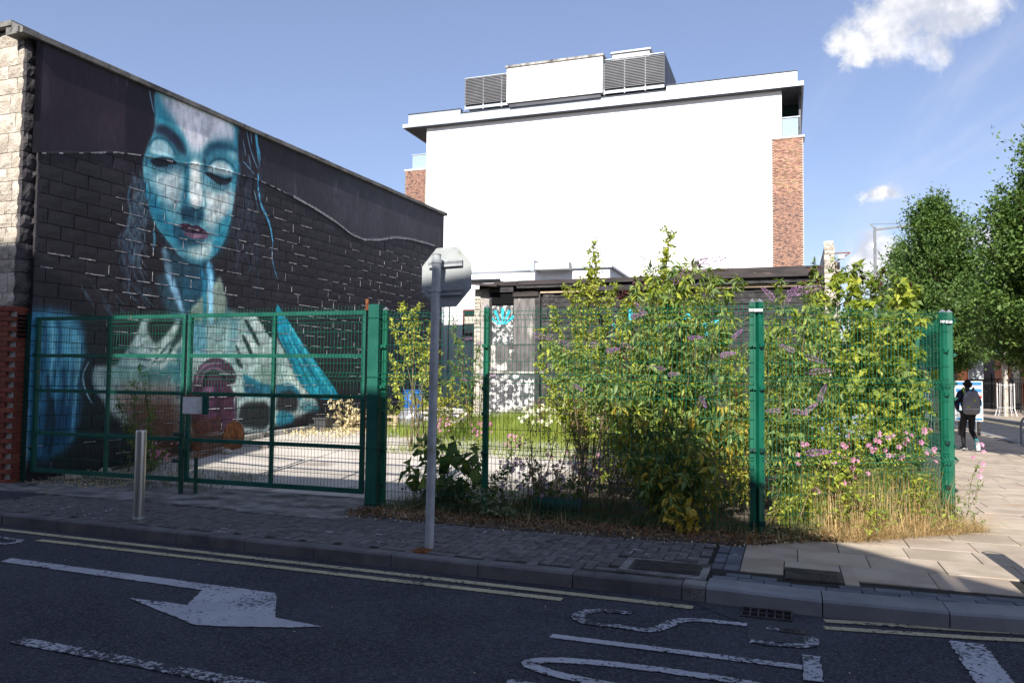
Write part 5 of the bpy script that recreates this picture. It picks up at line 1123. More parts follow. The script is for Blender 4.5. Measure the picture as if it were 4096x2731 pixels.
B().box(-11.16, -10.4, 25.9, 26, 3.1, 3.18).build('sill', 'stained_stone', an); B().tube([(-11.9, 25.93, .4), (-11.9, 25.93, 5)], .04, 8).build('downpipe', 'zinc', an); B().tube([(-11.65, 25.93, 1), (-11.65, 25.93, 4.4)], .02, 6).build('cable', 'grey_paint', an)

# ------------------------------------------------------------------ burnt shed
sh = thing('burnt_shed', 'single storey derelict shed with charred black walls and boarded opening behind the shrubs', 'building', (-4.4, 26, 0))
B().box(-9.6, .93, 24.05, 28, -.2, 4.55).build('wall', 'charred', sh)
b = B(); rs = random.Random(3)
for r in range(26):
    z = .3 + r * .165; x = -7.2
    while x < .9:
        L = rs.uniform(.35, 1.1); c = min(x + L, .92)
        if c - x > .1: b.box(x + .006, c - .006, 24.05 - rs.uniform(.012, .05), 24.06, z + rs.uniform(.004, .02), z + .155)
        x = c
b.build('wall_course', 'charred', sh, kind='stuff')
B().box(-9.32, -9.23, 23.95, 24.06, .3, 4.62).build('door_jamb', 'charred', sh); B().box(-7.72, -7.55, 23.9, 24.06, .3, 4.55).build('door_jamb', 'charred', sh)
B().box(-9.23, -8.5, 24.0, 24.06, 2.75, 4.08).build('block_infill', 'mottled', sh); B().box(-9.23, -8.45, 23.93, 24.04, 4.08, 4.48).build('opening_shadow', 'hole_shade', sh)
B().box(-8.45, -7.72, 23.92, 24.05, 2.75, 4.3).build('boarding', 'boarded', sh); B().box(-9.3, -8.46, 23.86, 24.0, 4.46, 4.66).build('lintel', 'charred', sh); B().box(-8.46, -7.6, 23.84, 23.99, 4.30, 4.44).build('lintel', 'tar_felt', sh)
B().box(-9.23, -7.72, 23.93, 24.05, 1.92, 2.74).build('plaster_panel', 'charred_plaster', sh); B().box(-9.3, -7.4, 23.9, 24.05, 1.82, 1.9).build('sill_band', 'stained_stone', sh)
B().box(-9.28, -7.55, 23.94, 24.05, .2, 1.82).build('mottled_panel', 'mottled', sh)
hand = []
gf = B()
for i, a in enumerate((-52, -24, 2, 24, 50)):
    t = math.radians(a); L = (.42, .5, .54, .5, .42)[i]; x, z = -8.88 + .13 * math.sin(t), 3.42; w_ = .045
    gf.add([(x - w_ * math.cos(t) * .4, 23.99, z + w_ * math.sin(t) * .4), (x + w_ * math.cos(t) * .4, 23.99, z - w_ * math.sin(t) * .4), (x + L * math.sin(t) + w_ * 1.3 * math.cos(t), 23.99, z + L * math.cos(t) - w_ * math.sin(t)), (x + L * math.sin(t) - w_ * 1.3 * math.cos(t), 23.99, z + L * math.cos(t) + w_ * math.sin(t))], [(0, 1, 2, 3)])
gf.build('graffiti', 'cyan_paint', sh)
gf = B()
for (x, z, w_, h) in ((-5.2, 3.2, .5, .22), (-4.7, 3.35, .25, .5), (-4.2, 3.1, .6, .2), (-3.6, 3.3, .2, .45), (-3.3, 3.5, .5, .16), (-2.5, 3.0, .18, .5), (-2.2, 3.3, .45, .16)):
    gf.box(x, x + w_, 23.96, 23.98, z, z + h, None)
gf.build('graffiti', 'cyan_paint', sh)
# roof edge
B().add([(-9.95, 23.5, 4.70), (-8.9, 23.5, 4.60), (-8.9, 24.6, 4.72), (-9.95, 24.6, 4.82), (-9.95, 23.5, 4.76), (-8.9, 23.5, 4.66), (-8.9, 24.6, 4.78), (-9.95, 24.6, 4.88)], [(0, 1, 2, 3), (4, 5, 6, 7), (0, 1, 5, 4), (1, 2, 6, 5), (3, 0, 4, 7), (2, 3, 7, 6)]).build('loose_board', 'tar_felt', sh)
for (x0, x1, y, z0, z1, m) in ((-9.1, -8.3, 23.8, 4.66, 4.80, 'tar_felt'), (-8.3, -6.2, 23.74, 4.56, 4.66, 'charred'), (-8.25, -3.2, 23.7, 4.66, 4.80, 'tar_felt'), (-6.2, -2.6, 23.82, 4.42, 4.62, 'charred'), (-3.2, .9, 23.66, 4.66, 4.95, 'tar_felt'), (-2.6, .9, 23.78, 4.5, 4.64, 'charred'), (-8.2, .85, 23.9, 4.40, 4.47, 'wood')): 
    B().box(x0, x1, y, 24.1, z0, z1).build('fascia_board', m, sh)
B().box(-9.7, .93, 24.0, 28, 4.6, 4.78).build('roof', 'tar_felt', sh)
def rubble_wall(par, m, x0, x1, y, z0, z1, seed, name='stone'):
    r = random.Random(seed); z = z0
    while z < z1:
        h = r.uniform(.09, .2); x = x0
        while x < x1 - .03:
            L = min(r.uniform(.15, .32), x1 - x); piece(name, r.choice(RM[m]), par, (x + L / 2 + r.uniform(-.015, .015), y, z + h / 2), 0, (L - .01, 1.1, h - .012)); x += L
        z += h
RM = {k: [rough('stone', k, 1, 1, .05, i + 20) for i in range(4)] for k in ('pale_rubble', 'dark_stone')}
B().box(-9.85, -9.34, 24.0, 24.5, -.1, 4.6).build('stub_core', 'grey_mortar', sh); rubble_wall(sh, 'pale_rubble', -9.85, -9.62, 23.98, .3, 4.55, 1); rubble_wall(sh, 'dark_stone', -7.5, -7.1, 24.0, .3, 4.4, 2)
B().box(.94, 1.22, 24.02, 28, -.1, 5.55).build('stub_core', 'grey_mortar', sh); rubble_wall(sh, 'pale_rubble', .93, 1.2, 23.98, .3, 5.6, 3)
B().box(1.22, 1.36, 24.2, 28, 0, 5.1).build('corner_render', 'grey_mortar', sh)
t = thing('floodlight', 'small floodlight on a rusty bracket at the stone end wall of the shed', 'lamp', (1.4, 24, 5.2))
B().bar((1.2, 24, 5.32), (1.62, 23.95, 5.32), .03).bar((1.2, 24, 5.05), (1.6, 23.95, 5.3), .025).build('bracket', 'rust', t); B().box(1.30, 1.46, 23.85, 23.97, 5.14, 5.26).build('lamp_head', 'off_white', t)

# ------------------------------------------------------------------ houses across the street (unseen behind the viewer, rooflines shaped for their shade)
def opposite(name, label, prof, y1, y0, m, wins):
    t = thing(name, label, 'building', (sum(p[0] for p in prof) / len(prof), y1, -.1)); B().prismY(prof, y0, y1).build('wall', m, t)
    me = B().box(-.5, .5, -.04, .02, 0, 1.5).mesh('window', 'off_white'); gl = B().box(-.43, .43, .02, .03, .08, 1.42).mesh('pane', 'window_glass')
    for x, z in wins:
        w_ = piece('window', me, t, (x, y1, z)); p = bpy.data.objects.new('pane', gl); COL.objects.link(p); p.parent = w_
OH = 9.93
opposite('street_house', 'unseen three storey rendered town house behind the viewer, roofline shaped for the shade it casts', [(-8.52, -.1), (-8.52, OH + .0), (-4.8, OH), (-.6, OH - .12), (-.3, OH - .3), (.4, 8.95), (1.0, 8.5), (1.76, 7.8), (1.76, -.1)], -3., -12, 'far_wall', [(x, z) for x in (-7.3, -5.2, -3.1, -1.0) for z in (1, 4, 7)])
opposite('tall_street_house', 'unseen taller rendered town house facing the gate, height set for the shade it casts', [(-19, -.1), (-19, 11.95), (-9.4, 11.9), (-8.56, 11.85), (-8.56, -.1)], -3., -12, 'off_white', [(x, z) for x in (-17, -14, -11) for z in (1, 4, 7.4)])
opposite('low_street_house', 'unseen lower house behind the viewer, sloping gable shaped for the shade it casts', [(1.8, -.1), (1.8, 7.75), (3.2, 6.6), (5.2, 4.6), (9.5, 4.4), (9.5, -.1)], -3., -12, 'dark_brick', [(3.2, 1), (5.2, 1)])

# ------------------------------------------------------------------ mesh fence
FOLDS = [.06, .74, 1.62, 2.36]
def zprof(z0, z1):
    pts = [(z0, 0)]
    for f in FOLDS:
        if f - .055 > z0 and f + .05 < z1 + .03: pts += [(f - .05, 0), (f - .004, .042), (f + .004, .042), (f + .05, 0)]
    return pts + [(z1, 0)]
def wiremesh(p, q, z0, z1, out, name='wire_mesh', m='wire_green', parent=None, pitch=.05, r=.0027, xoff=0):
    p, q = Vector((*p, 0)), Vector((*q, 0)); L = (q - p).length; d = (q - p) / L; o = Vector((*out, 0)); b = B(); n = int(L / pitch); off = (L - n * pitch) / 2
    pr = zprof(z0, z1)
    for i in range(n + 1):
        c = p + d * (off + i * pitch); b.tube([c + o * x + Vector((0, 0, z)) for z, x in pr], r, 4, False)
    hz = []
    for f in FOLDS:
        if f > z0: hz += [(f - .05, .0), (f, .044), (f + .05, .0)]
    for k in range(1, 13):
        z = z0 + .02 + k * .2
        if z < z1 - .03 and all(abs(z - f) > .07 for f in FOLDS): hz.append((z, 0))
    for z, x in hz: b.tube([p + o * (x - .004) + Vector((0, 0, z)), q + o * (x - .004) + Vector((0, 0, z))], r * 1.1, 4, False)
    return b.build(name, m, parent, kind='stuff')
def post(par, x, y, zt, w=.06, m='fence_green', rz=0., cap=True, z0=-.05):
    b = B(); M = Matrix.Translation((x, y, 0)) @ Matrix.Rotation(rz, 4, 'Z'); b.box(-w / 2, w / 2, -w / 2, w / 2, z0, zt, M); o = b.build('post', m, par)
    if cap:
        k = w / 2 + .003; B().add([M @ Vector(v) for v in ((-k, -k, zt + .001), (k, -k, zt + .001), (k, k, zt + .001), (-k, k, zt + .001), (0, 0, zt + .042))], [(3, 2, 1, 0), (0, 1, 4), (1, 2, 4), (2, 3, 4), (3, 0, 4)]).build('post_cap', 'cap_grey', o)
    return o
def clamps(par, x, y, zs, o, w=.07):
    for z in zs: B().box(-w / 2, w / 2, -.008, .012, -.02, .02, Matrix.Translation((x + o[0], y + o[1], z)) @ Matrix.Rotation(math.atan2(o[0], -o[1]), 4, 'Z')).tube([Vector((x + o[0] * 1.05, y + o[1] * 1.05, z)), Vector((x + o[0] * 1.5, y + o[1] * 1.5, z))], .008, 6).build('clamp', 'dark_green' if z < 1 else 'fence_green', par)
FV = 8.70
fe = thing('mesh_fence', 'tall green welded mesh fence with folded bands and capped posts round the overgrown corner plot', 'fence', (-1.5, FV, 0))
out = (0, -1); ZP = 2.46
wiremesh((-4.98, FV - .045), (-3.42, FV - .045), .0, 2.455, out, parent=fe); wiremesh((-3.42, FV - .045), (-.36, FV - .045), .0, 2.455, out, parent=fe)
post(fe, -4.77, FV, ZP); post(fe, -3.41, FV, ZP); post(fe, -.375, FV, ZP)
for x in (-4.77, -3.41): clamps(fe, x, FV, (2.0, 1.5, 1.2, .74, .3), (0, -.055))
cA, cB = Vector((-.30, FV + .01)), Vector((1.70, 10.20)); cd = (cB - cA).normalized(); co_ = (cd.y, -cd.x); ca = math.atan2(cd.y, cd.x)
post(fe, -.305, FV + .01, ZP, rz=ca); clamps(fe, -.375, FV, (2.0, 1.55, .9, .54, .14), (0, -.05)); clamps(fe, -.305, FV, (2.0, 1.55, .9, .54, .14), (co_[0] * .05, co_[1] * .05), .06)
wiremesh(cA + Vector(co_) * .04 , cB + Vector(co_) * .04, .0, 2.455, co_, parent=fe)
post(fe, 1.66, 10.17, ZP - .02, rz=ca); post(fe, 1.735, 10.22, ZP - .02); clamps(fe, 1.66, 10.17, (2.0, 1.5, .95, .45), (co_[0] * .05, co_[1] * .05), .06); clamps(fe, 1.735, 10.22, (1.95, 1.45, .9, .4), (.05, 0), .05)
B().box(-.41, -.27, FV - .052, FV - .046, 2.355, 2.385).build('strap', 'white_metal', fe); B().bar((1.63, 10.11, 2.33), (1.76, 10.175, 2.33), .006, .03).build('strap', 'white_metal', fe)
v = 10.22
while v < 23.5:
    c = min(v + 2.4, 23.9); wiremesh((1.775, v), (1.775, c), .02, 2.44, (1, 0), parent=fe, r=.003); post(fe, 1.735, c, ZP - .02); v = c
B().box(-4.98, -4.82, FV - .1, FV - .02, -.05, .02).build('footing', 'rough_concrete', fe)

# ------------------------------------------------------------------ gates
def gatepost(name, label, x, w, zt, m):
    t = thing(name, label, 'post', (x, FV, 0)); B().box(x - w / 2, x + w / 2, FV - w / 2, FV + w / 2, -.1, zt).build('shaft', m, t); return t
gp = gatepost('gate_post', 'thick rust marked green hinge post between the gate and the mesh fence', -4.905, .15, 2.53, 'gate_green')
B().tube([(-5.03, FV - .02, 2.46), (-5.03, FV - .02, 2.6)], .022, 8).bar((-5.03, FV - .02, 2.50), (-4.97, FV, 2.50), .03).build('hinge', 'rust', gp)
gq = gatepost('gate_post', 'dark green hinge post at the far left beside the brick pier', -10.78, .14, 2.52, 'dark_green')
for z in (.5, 1.9): B().bar((-10.72, FV - .03, z), (-10.66, FV - .03, z), .04).build('hinge', 'dark_green', gq)
def leaf(x0, x1, mid, label, zb=.16):
    t = thing('gate_leaf', label, 'gate', ((x0 + x1) / 2, FV, zb), 'leaves of the green yard gate'); w = .05
    for x in (x0 + w / 2, x1 - w / 2): B().box(x - w / 2, x + w / 2, FV - .03, FV + .02, zb, 2.46).build('stile', 'gate_green', t)
    B().box(mid - .022, mid + .022, FV - .025, FV + .018, zb + .06, 2.41).build('mullion', 'gate_green', t)
    for z, h in ((2.435, .05), (1.884, .05), (1.362, .045), (.735, .05), (zb + .03, .06)): B().box(x0 + w + .001, x1 - w - .001, FV - .028, FV + .016, z - h / 2, z + h / 2).build('rail', 'gate_green', t)
    return t
l1 = leaf(-10.66, -7.87, -9.24, 'left leaf of the green double gate, its panes half in shade before the blue mural')
l2 = leaf(-7.82, -5.04, -6.42, 'right leaf of the green double gate, next to the rusty hinge post')
for t, a, c in ((l1, -10.64, -7.9), (l2, -7.8, -5.06)): wiremesh((a, FV - .05), (c, FV - .05), .17, 2.515, out, parent=t)
B().box(-7.62, -7.58, FV - .06, FV - .03, .02, .5).build('drop_bolt', 'dark_green', l2); B().box(-7.85, -7.80, FV - .09, FV - .055, -.0, .62).build('drop_bolt', 'dark_green', l1)
for z in (.78, .42): B().box(-7.96, -7.82, FV - .1, FV - .06, z, z + .05).build('latch', 'dark_green', l1)
B().box(-7.72, -7.50, FV - .20, FV - .07, 1.10, 1.33).build('lock_box', 'white_metal', l2); B().box(-7.49, -7.40, FV - .09, FV - .06, 1.09, 1.34).build('lock_plate', 'gate_green', l2)
B().box(-7.725, -7.495, FV - .205, FV - .06, 1.33, 1.342).build('lock_lid', 'rust', l2)

# ------------------------------------------------------------------ stop sign seen from behind, bollard
ss = thing('stop_sign', 'back of a grey octagonal road sign clamped to a tall grey pole at the kerb', 'sign', (-3.25, 6.86, 0))
B().tube([(-3.25, 6.86, -.05), (-3.222, 6.862, 2.80)], .043, 18).build('pole', 'galvanised', ss, True); B().tube([(-3.2222, 6.862, 2.801), (-3.2220, 6.862, 2.812)], [.046, .04], 18).build('pole_cap', 'grey_paint', ss)
nr = Vector((-.18, -.98, 0)).normalized(); tr_ = Vector((-nr.y, nr.x, 0)); pc = Vector((-3.222, 6.862, 2.60)) - nr * .125 + tr_ * .028
oc = []
for i in range(8):
    a = PI / 8 + i * PI / 4; oc.append((.318 * math.cos(a), .318 * math.sin(a)))
vs = [pc + tr_ * x + Vector((0, 0, z)) - nr * o for o in (0, .004) for x, z in oc]
B().add(vs, [tuple(range(8)), tuple(range(15, 7, -1))] + [(i, (i + 1) % 8, (i + 1) % 8 + 8, i + 8) for i in range(8)]).build('plate', 'sign_back', ss)
vs = [pc + tr_ * x * .96 + Vector((0, 0, z * .96)) - nr * o for o in (.0045, .007) for x, z in oc]; B().add(vs, [tuple(range(8)), tuple(range(15, 7, -1))] + [(i, (i + 1) % 8, (i + 1) % 8 + 8, i + 8) for i in range(8)]).build('sign_face', 'red_cloth', ss)
for z in (2.735, 2.455):
    c = Vector((-3.222, 6.862, z)) - nr * .1 + tr_ * .03
    for dz in (-.011, .011): B().bar(c - tr_ * .2 + Vector((0, 0, dz)), c + tr_ * .2 + Vector((0, 0, dz)), .05, .006, nr).build('channel', 'galvanised', ss)
    B().tube([Vector((-3.2225, 6.862, z - .014)), Vector((-3.222, 6.862, z + .014))], .05, 18).bar(Vector((-3.222, 6.862, z)) - tr_ * .04, Vector((-3.222, 6.862, z)) - tr_ * .085 - nr * .03, .02).build('clamp', 'galvanised', ss, True)
bo = thing('steel_bollard', 'round stainless steel bollard standing on the dark block paving by the kerb', 'bollard', (-6.80, 6.87, 0))
B().lathe((-6.80, 6.87, 0), [(.057, .01), (.057, .975), (.055, .99), (.050, .998), (.0, 1.0)], 24).build('tube', 'stainless', bo, True)
B().poly([(-6.93, 6.79), (-6.68, 6.78), (-6.67, 6.97), (-6.92, 6.98)], .0, .006).build('mortar_patch', 'rough_concrete', bo); B().lathe((-6.80, 6.87, 0), [(.0605, .03), (.0605, .05)], 24).build('collar', 'galvanised', bo)
# hoop at the far right kerb
hp = thing('cycle_hoop', 'dark steel cycle hoop at the right edge by the cross street kerb', 'bike stand', (6.0, 25.3, 0))
B().tube([(6.0, 25.2, 0)] + [(6.0 + .28 - .28 * math.cos(t), 25.2, .55 + .25 * math.sin(t)) for t in [PI * i / 10 for i in range(11)]] + [(6.56, 25.2, 0)], .03, 8).build('hoop', 'grey_paint', hp, True); B().bar((6.02, 25.2, .35), (6.54, 25.2, .35), .03).build('bar', 'grey_paint', hp)
# a hoop just outside the frame whose shadow falls on the slabs
hq = thing('cycle_hoop', 'steel cycle hoop near the kerb whose shadow falls on the sunlit slabs at right', 'bike stand', (2.05, 7.3, 0))
B().box(1.80, 1.98, 7.18, 7.26, 0, 1.05).build('panel_post', 'grey_paint', hq)
B().tube([(1.80, 7.22, 1.05)] + [(1.89 - .09 * math.cos(t), 7.22, 1.05 + .09 * math.sin(t)) for t in [PI * i / 8 for i in range(9)]], .01, 6).build('top_edge', 'grey_paint', hq)
# ------------------------------------------------------------------ foliage tools
def unit(a): return a / np.maximum(np.linalg.norm(a, axis=-1, keepdims=True), 1e-9)
def leaves(P, D, L, Wd, R, fold=.18, arch=.12, up=None):
    """P base, D axis, L length, Wd half width; five points and four triangles per leaf."""
    n = len(P); D = unit(D)
    if up is None: up = unit(R.normal(0, .55, (n, 3)) + np.array([0, -.15, 1.]))
    S = unit(np.cross(D, up)); Nn = unit(np.cross(S, D)); L = np.asarray(L)[:, None]; Wd = np.asarray(Wd)[:, None]
    a, b = P, P + D * L - Nn * L * arch * 2; m = P + D * L * .48
    V = np.stack([a, m + S * Wd + Nn * Wd * fold * 2, m - Nn * L * .02, m - S * Wd + Nn * Wd * fold * 2, b], 1).reshape(-1, 3)
    k = (np.arange(n) * 5)[:, None]; F = np.concatenate([k + [0, 1, 2], k + [1, 4, 2], k + [2, 4, 3], k + [0, 2, 3]], 0)
    return V, F
def bez(a, b, R, lift=.5, n=9, wob=.05):
    a, b = np.array(a, float), np.array(b, float); c = a * .55 + b * .45; c[2] = a[2] + (b[2] - a[2]) * (.45 + lift * .5); c[:2] += R.normal(0, wob, 2)
    t = np.linspace(0, 1, n)[:, None]; return (1 - t) ** 2 * a + 2 * t * (1 - t) * c + t * t * b
def plant(name, label, cat, base, tips, leaf, LL=.06, LW=.45, twigs=14, tl=.22, lpt=6, droop=.0, seed=0, t0=.25, stem='stem', r0=.012, lift=.5, bw=.08, group=None, leaf2=None, frac2=.0, twig_up=.2, extra=None):
    R = np.random.default_rng(seed); bx, by = base[0], base[1]; bz = base[2] if len(base) > 2 else yh(bx, by) - .04
    t = thing(name, label, cat, (bx, by, bz), group); sb = B(); P, D = [], []
    for tip in tips:
        path = bez((bx + R.normal(0, bw), by + R.normal(0, bw), bz), tip, R, lift); ln = np.linalg.norm(path[-1] - path[0]); rr_ = r0 * (.6 + .3 * ln)
        sb.tube(path, list(np.linspace(rr_, .0025, len(path))), 5, False)
        nt_ = max(3, int(twigs * ln))
        for k in range(nt_):
            u = t0 + (1 - t0) * (k + R.random()) / nt_; i = min(int(u * 8), 7); f = u * 8 - i; p = path[i] * (1 - f) + path[i + 1] * f; ax = unit(path[i + 1] - path[i])
            d = unit(R.normal(0, 1, 3) * np.array([1, 1, .5]) + ax * .5 + np.array([0, 0, twig_up])); l = tl * R.uniform(.45, 1.1) * (1.15 - .6 * u)
            q = p + d * l - np.array([0, 0, droop * l * .4]); m = (p + q) / 2 + R.normal(0, .01, 3) + np.array([0, 0, .02 * droop])
            if l > .1: sb.tube([p, m, q], [.003, .0022, .0012], 3, False)
            for j in range(lpt):
                s_ = (j + .6) / lpt; b_ = p * (1 - s_) + q * s_; dd = d * .5 + R.normal(0, .65, 3) - np.array([0, 0, droop]); P.append(b_); D.append(dd)
    P, D = np.array(P), unit(np.array(D)); n = len(P); L = LL * R.uniform(.55, 1.25, n); V, F = leaves(P, D, L, L * LW * .5 * R.uniform(.8, 1.15, n), R); rn = np.repeat(R.random(n), 5)
    sb.build('stem', stem, t)
    pick = R.random(n) < frac2
    if leaf2:
        for nm, mk, mt in (('foliage', ~pick, leaf), ('foliage', pick, leaf2)):
            kk = np.nonzero(mk)[0]; Vs = V.reshape(-1, 5, 3)[kk].reshape(-1, 3); q = (np.arange(len(kk)) * 5)[:, None]; Fs = np.concatenate([q + [0, 1, 2], q + [1, 4, 2], q + [2, 4, 3], q + [0, 2, 3]], 0)
            if len(kk): o = bpy.data.objects.new(nm, npmesh(nm, Vs - np.array(wl(t)), Fs, mt, rn.reshape(-1, 5)[kk].ravel())); link(o, t); o['kind'] = 'stuff'
    else: o = bpy.data.objects.new('foliage', npmesh('foliage', V - np.array(wl(t)), F, leaf, rn)); link(o, t); o['kind'] = 'stuff'
    return t
def spike_mesh(L, r, m, seed, n=260, curve=.2):
    R = np.random.default_rng(seed); s = R.random(n); a = R.random(n) * 2 * PI; rad = r * np.sqrt(np.clip(1 - s, .03, 1)) * (.35 + .65 * np.minimum(1, s * 6)) * R.uniform(.7, 1.1, n)
    P = np.stack([np.cos(a) * rad, np.sin(a) * rad - curve * L * s * s * .6, s * L], 1); D = np.stack([np.cos(a), np.sin(a), .4 + 0 * a], 1)
    V, F = leaves(P, D, np.full(n, .013), np.full(n, .006), R); return npmesh('flower', V, F, m, np.repeat(R.random(n), 5))
SPK = [spike_mesh(.24, .03, 'petal_purple', 1), spike_mesh(.2, .028, 'petal_mauve', 2), spike_mesh(.2, .022, 'seedhead', 3, 160)]
def spikes(par, spots, kinds=(0, 1)):
    for i, (p, d, s) in enumerate(spots):
        q = Vector(d).normalized().to_track_quat('Z', 'Y').to_euler(); piece('flower', SPK[kinds[i % len(kinds)]], par, p, rot=q, scale=(s, s, s))
def flower_mesh(m, r=.022, seed=0, pet=5):
    R = np.random.default_rng(seed); a = np.arange(pet) * 2 * PI / pet; P = np.stack([np.cos(a) * .003, np.sin(a) * .003, 0 * a], 1); D = np.stack([np.cos(a), np.sin(a), .35 + 0 * a], 1)
    V, F = leaves(P, D, np.full(pet, r), np.full(pet, r * .42), R, up=np.tile(np.array([[0, 0, 1.]]), (pet, 1))); return npmesh('flower', V, F, m, np.repeat(R.random(pet), 5))
FL = {k: flower_mesh(k, r, i) for i, (k, r) in enumerate((('petal_pink', .028), ('petal_mauve', .028), ('petal_white', .026), ('petal_blue', .018)))}
def blooms(par, kind, n, box, seed, s=(.8, 1.3), face=(0, -1, .5)):
    R = random.Random(seed)
    for i in range(n):
        p = tuple(R.uniform(box[2 * k], box[2 * k + 1]) for k in range(3)); d = Vector((face[0] + R.uniform(-.8, .8), face[1] + R.uniform(-.6, .4), face[2] + R.uniform(-.6, .6))); k = R.uniform(*s)
        piece('flower', FL[kind], par, p, rot=d.to_track_quat('Z', 'Y').to_euler(), scale=(k, k, k))
def blades(name, n, area, h, m, seed, label, cat=None, lean=.35, w=.004, gz=None, kind='stuff', segs=3, clump=0):
    """area: function R,n -> x,y arrays"""
    R = np.random.default_rng(seed); x, y = area(R, n); n = len(x); z = np.array([(gz or yh)(a, b) for a, b in zip(x, y)]) - .02
    H = h * R.uniform(.45, 1.15, n) * ((.35 + 1.1 * (.5 + .25 * np.sin(x * 17 + y * 5) + .25 * np.sin(x * 41 - y * 23 + 1))) if clump else 1.); az = R.random(n) * 2 * PI; ln = lean * R.uniform(.1, 1.2, n); V = []
    wx, wy = np.cos(az + PI / 2), np.sin(az + PI / 2)
    for k in range(segs + 1):
        f = k / segs; off = ln * H * f ** 1.9; ww = w * (1 - f * .92); zc = z + H * f * (1 - .25 * ln * f); cx_, cy_ = x + np.cos(az) * off, y + np.sin(az) * off
        V += [np.stack([cx_ - wx * ww, cy_ - wy * ww, zc], 1), np.stack([cx_ + wx * ww, cy_ + wy * ww, zc], 1)]
    V = np.stack(V, 1).reshape(-1, 3); K = 2 * (segs + 1); b_ = (np.arange(n) * K)[:, None]; F = np.concatenate([b_ + [2 * k, 2 * k + 1, 2 * k + 3, 2 * k + 2] for k in range(segs)], 0)
    o = bpy.data.objects.new(name, npmesh(name, V, F, m, np.repeat(R.random(n), K))); link(o); props(o, label, cat, None, kind); return o
def rect(u0, u1, v0, v1): return lambda R, n: (R.uniform(u0, u1, n), R.uniform(v0, v1, n))
def band(p, q, w, back=0.):
    p, q = np.array(p), np.array(q); d = (q - p) / np.linalg.norm(q - p); nn = np.array([d[1], -d[0]])
    def f(R, n): t = R.random(n); s = R.uniform(-back, w, n); r = p + (q - p) * t[:, None] + nn * s[:, None]; return r[:, 0], r[:, 1]
    return f

# ------------------------------------------------------------------ plants of the plot
plant('sapling', 'slim sapling with layered pale yellow green leaves against the black wall behind the gate post', 'tree', (-6.55, 13.2), [(-6.76, 13, 3.0), (-6.5, 13, 2.95), (-6.2, 13.1, 2.62), (-6.95, 12.9, 2.65), (-7.05, 12.9, 2.1), (-6.1, 13.1, 2.15), (-6.0, 13, 1.8), (-6.95, 12.9, 1.65), (-6.4, 13.1, 2.3)], 'leaf_yellow', .08, .55, 11, .26, 6, .1, 1, .55)
t = plant('buddleia_bush', 'wispy buddleia with small purple spikes in front of the white annex wall', 'shrub', (-7.2, 17.4), [(-7.55, 17, 3.0), (-7.4, 17, 2.6), (-6.9, 17, 2.45), (-7.7, 17.2, 2.1), (-6.7, 17, 2.0), (-7.0, 17.1, 1.7), (-7.9, 17.3, 1.6)], 'leaf_mid', .11, .3, 12, .25, 7, .4, 2, .2)
spikes(t, [((-7.5, 16.9, 2.9), (.5, 0, .5), .9), ((-7.2, 16.9, 2.55), (1, 0, .2), 1.), ((-6.9, 16.9, 2.4), (.7, -.3, .4), 1.), ((-6.7, 16.9, 1.9), (1, 0, 0), 1), ((-6.85, 16.9, 1.75), (.8, 0, -.2), 1), ((-6.6, 16.9, 1.7), (1, -.2, .1), 1), ((-7.1, 16.9, 1.55), (-.6, 0, .4), 1)], (1, 0))
plant('golden_shrub', 'yellow green shrub with reddish seed heads left of the shed front', 'shrub', (-7.3, 16.2), [(-7.9, 16.2, 1.6), (-7.5, 16, 1.75), (-7.1, 16, 1.65), (-6.8, 16, 1.4), (-7.2, 15.8, 1.2), (-8.2, 16.2, 1.2), (-6.6, 16, 1.0), (-7.7, 15.8, 1.1)], 'leaf_bright', .065, .5, 26, .22, 7, .1, 3, .1, leaf2='leaf_gold', frac2=.3)
plant('low_bush', 'green leafy bush beside the blue barrel', 'shrub', (-8.8, 18.4), [(-9.3, 18.4, 1.3), (-8.9, 18.2, 1.35), (-8.5, 18.2, 1.2), (-8.1, 18.2, 1.1), (-9.0, 18, .9)], 'leaf_mid', .07, .5, 24, .22, 7, .1, 4, .05)
for i, (bx, by, tp, sd) in enumerate(((-2.85, 11.4, [(-2.74, 11.3, 3.62), (-2.72, 11.3, 3.35), (-3.1, 11.2, 3.0), (-2.4, 11.2, 3.02), (-2.9, 11.1, 3.05), (-3.35, 11.2, 2.7), (-3.5, 11.1, 2.35), (-2.2, 11.2, 2.8), (-3.55, 11.1, 1.9), (-3.3, 11, 1.6), (-2.5, 11.1, 2.5), (-2.9, 11, 2.2), (-3.0, 10.9, 1.5), (-2.3, 11, 1.9), (-3.45, 11.2, 1.35)], 5), (-1.75, 11.3, [(-1.62, 11.2, 3.75), (-1.66, 11.2, 3.45), (-1.9, 11.1, 3.1), (-1.4, 11.1, 3.15), (-2.1, 11.1, 2.8), (-1.2, 11.1, 2.9), (-1.7, 11, 2.9), (-2.2, 11, 2.3), (-1.1, 11, 2.5), (-1.6, 11, 2.4), (-2.0, 10.9, 1.8), (-1.3, 10.9, 1.9)], 6))):
    plant('birch_sapling', ['young yellow green birch with a thin tip against the white block, nearer the shed door', 'taller young birch rising out of the buddleia with its thin tip against the white block'][i], 'tree', (bx, by), tp, 'leaf_bright', .048, .75, 36, .24, 8, .15, sd, .22, 'bark', leaf2='leaf_yellow', frac2=.35)
plant('plum_shrub', 'dark maroon leaved shrub sticking out between the two birches', 'shrub', (-2.25, 12.2), [(-2.2, 12, 3.2), (-2.45, 12, 3.0), (-2.0, 12, 3.1), (-1.9, 12, 2.8), (-2.5, 12, 2.6), (-2.9, 11.6, 3.25)], 'leaf_maroon', .07, .6, 14, .2, 7, .2, 8, .45)
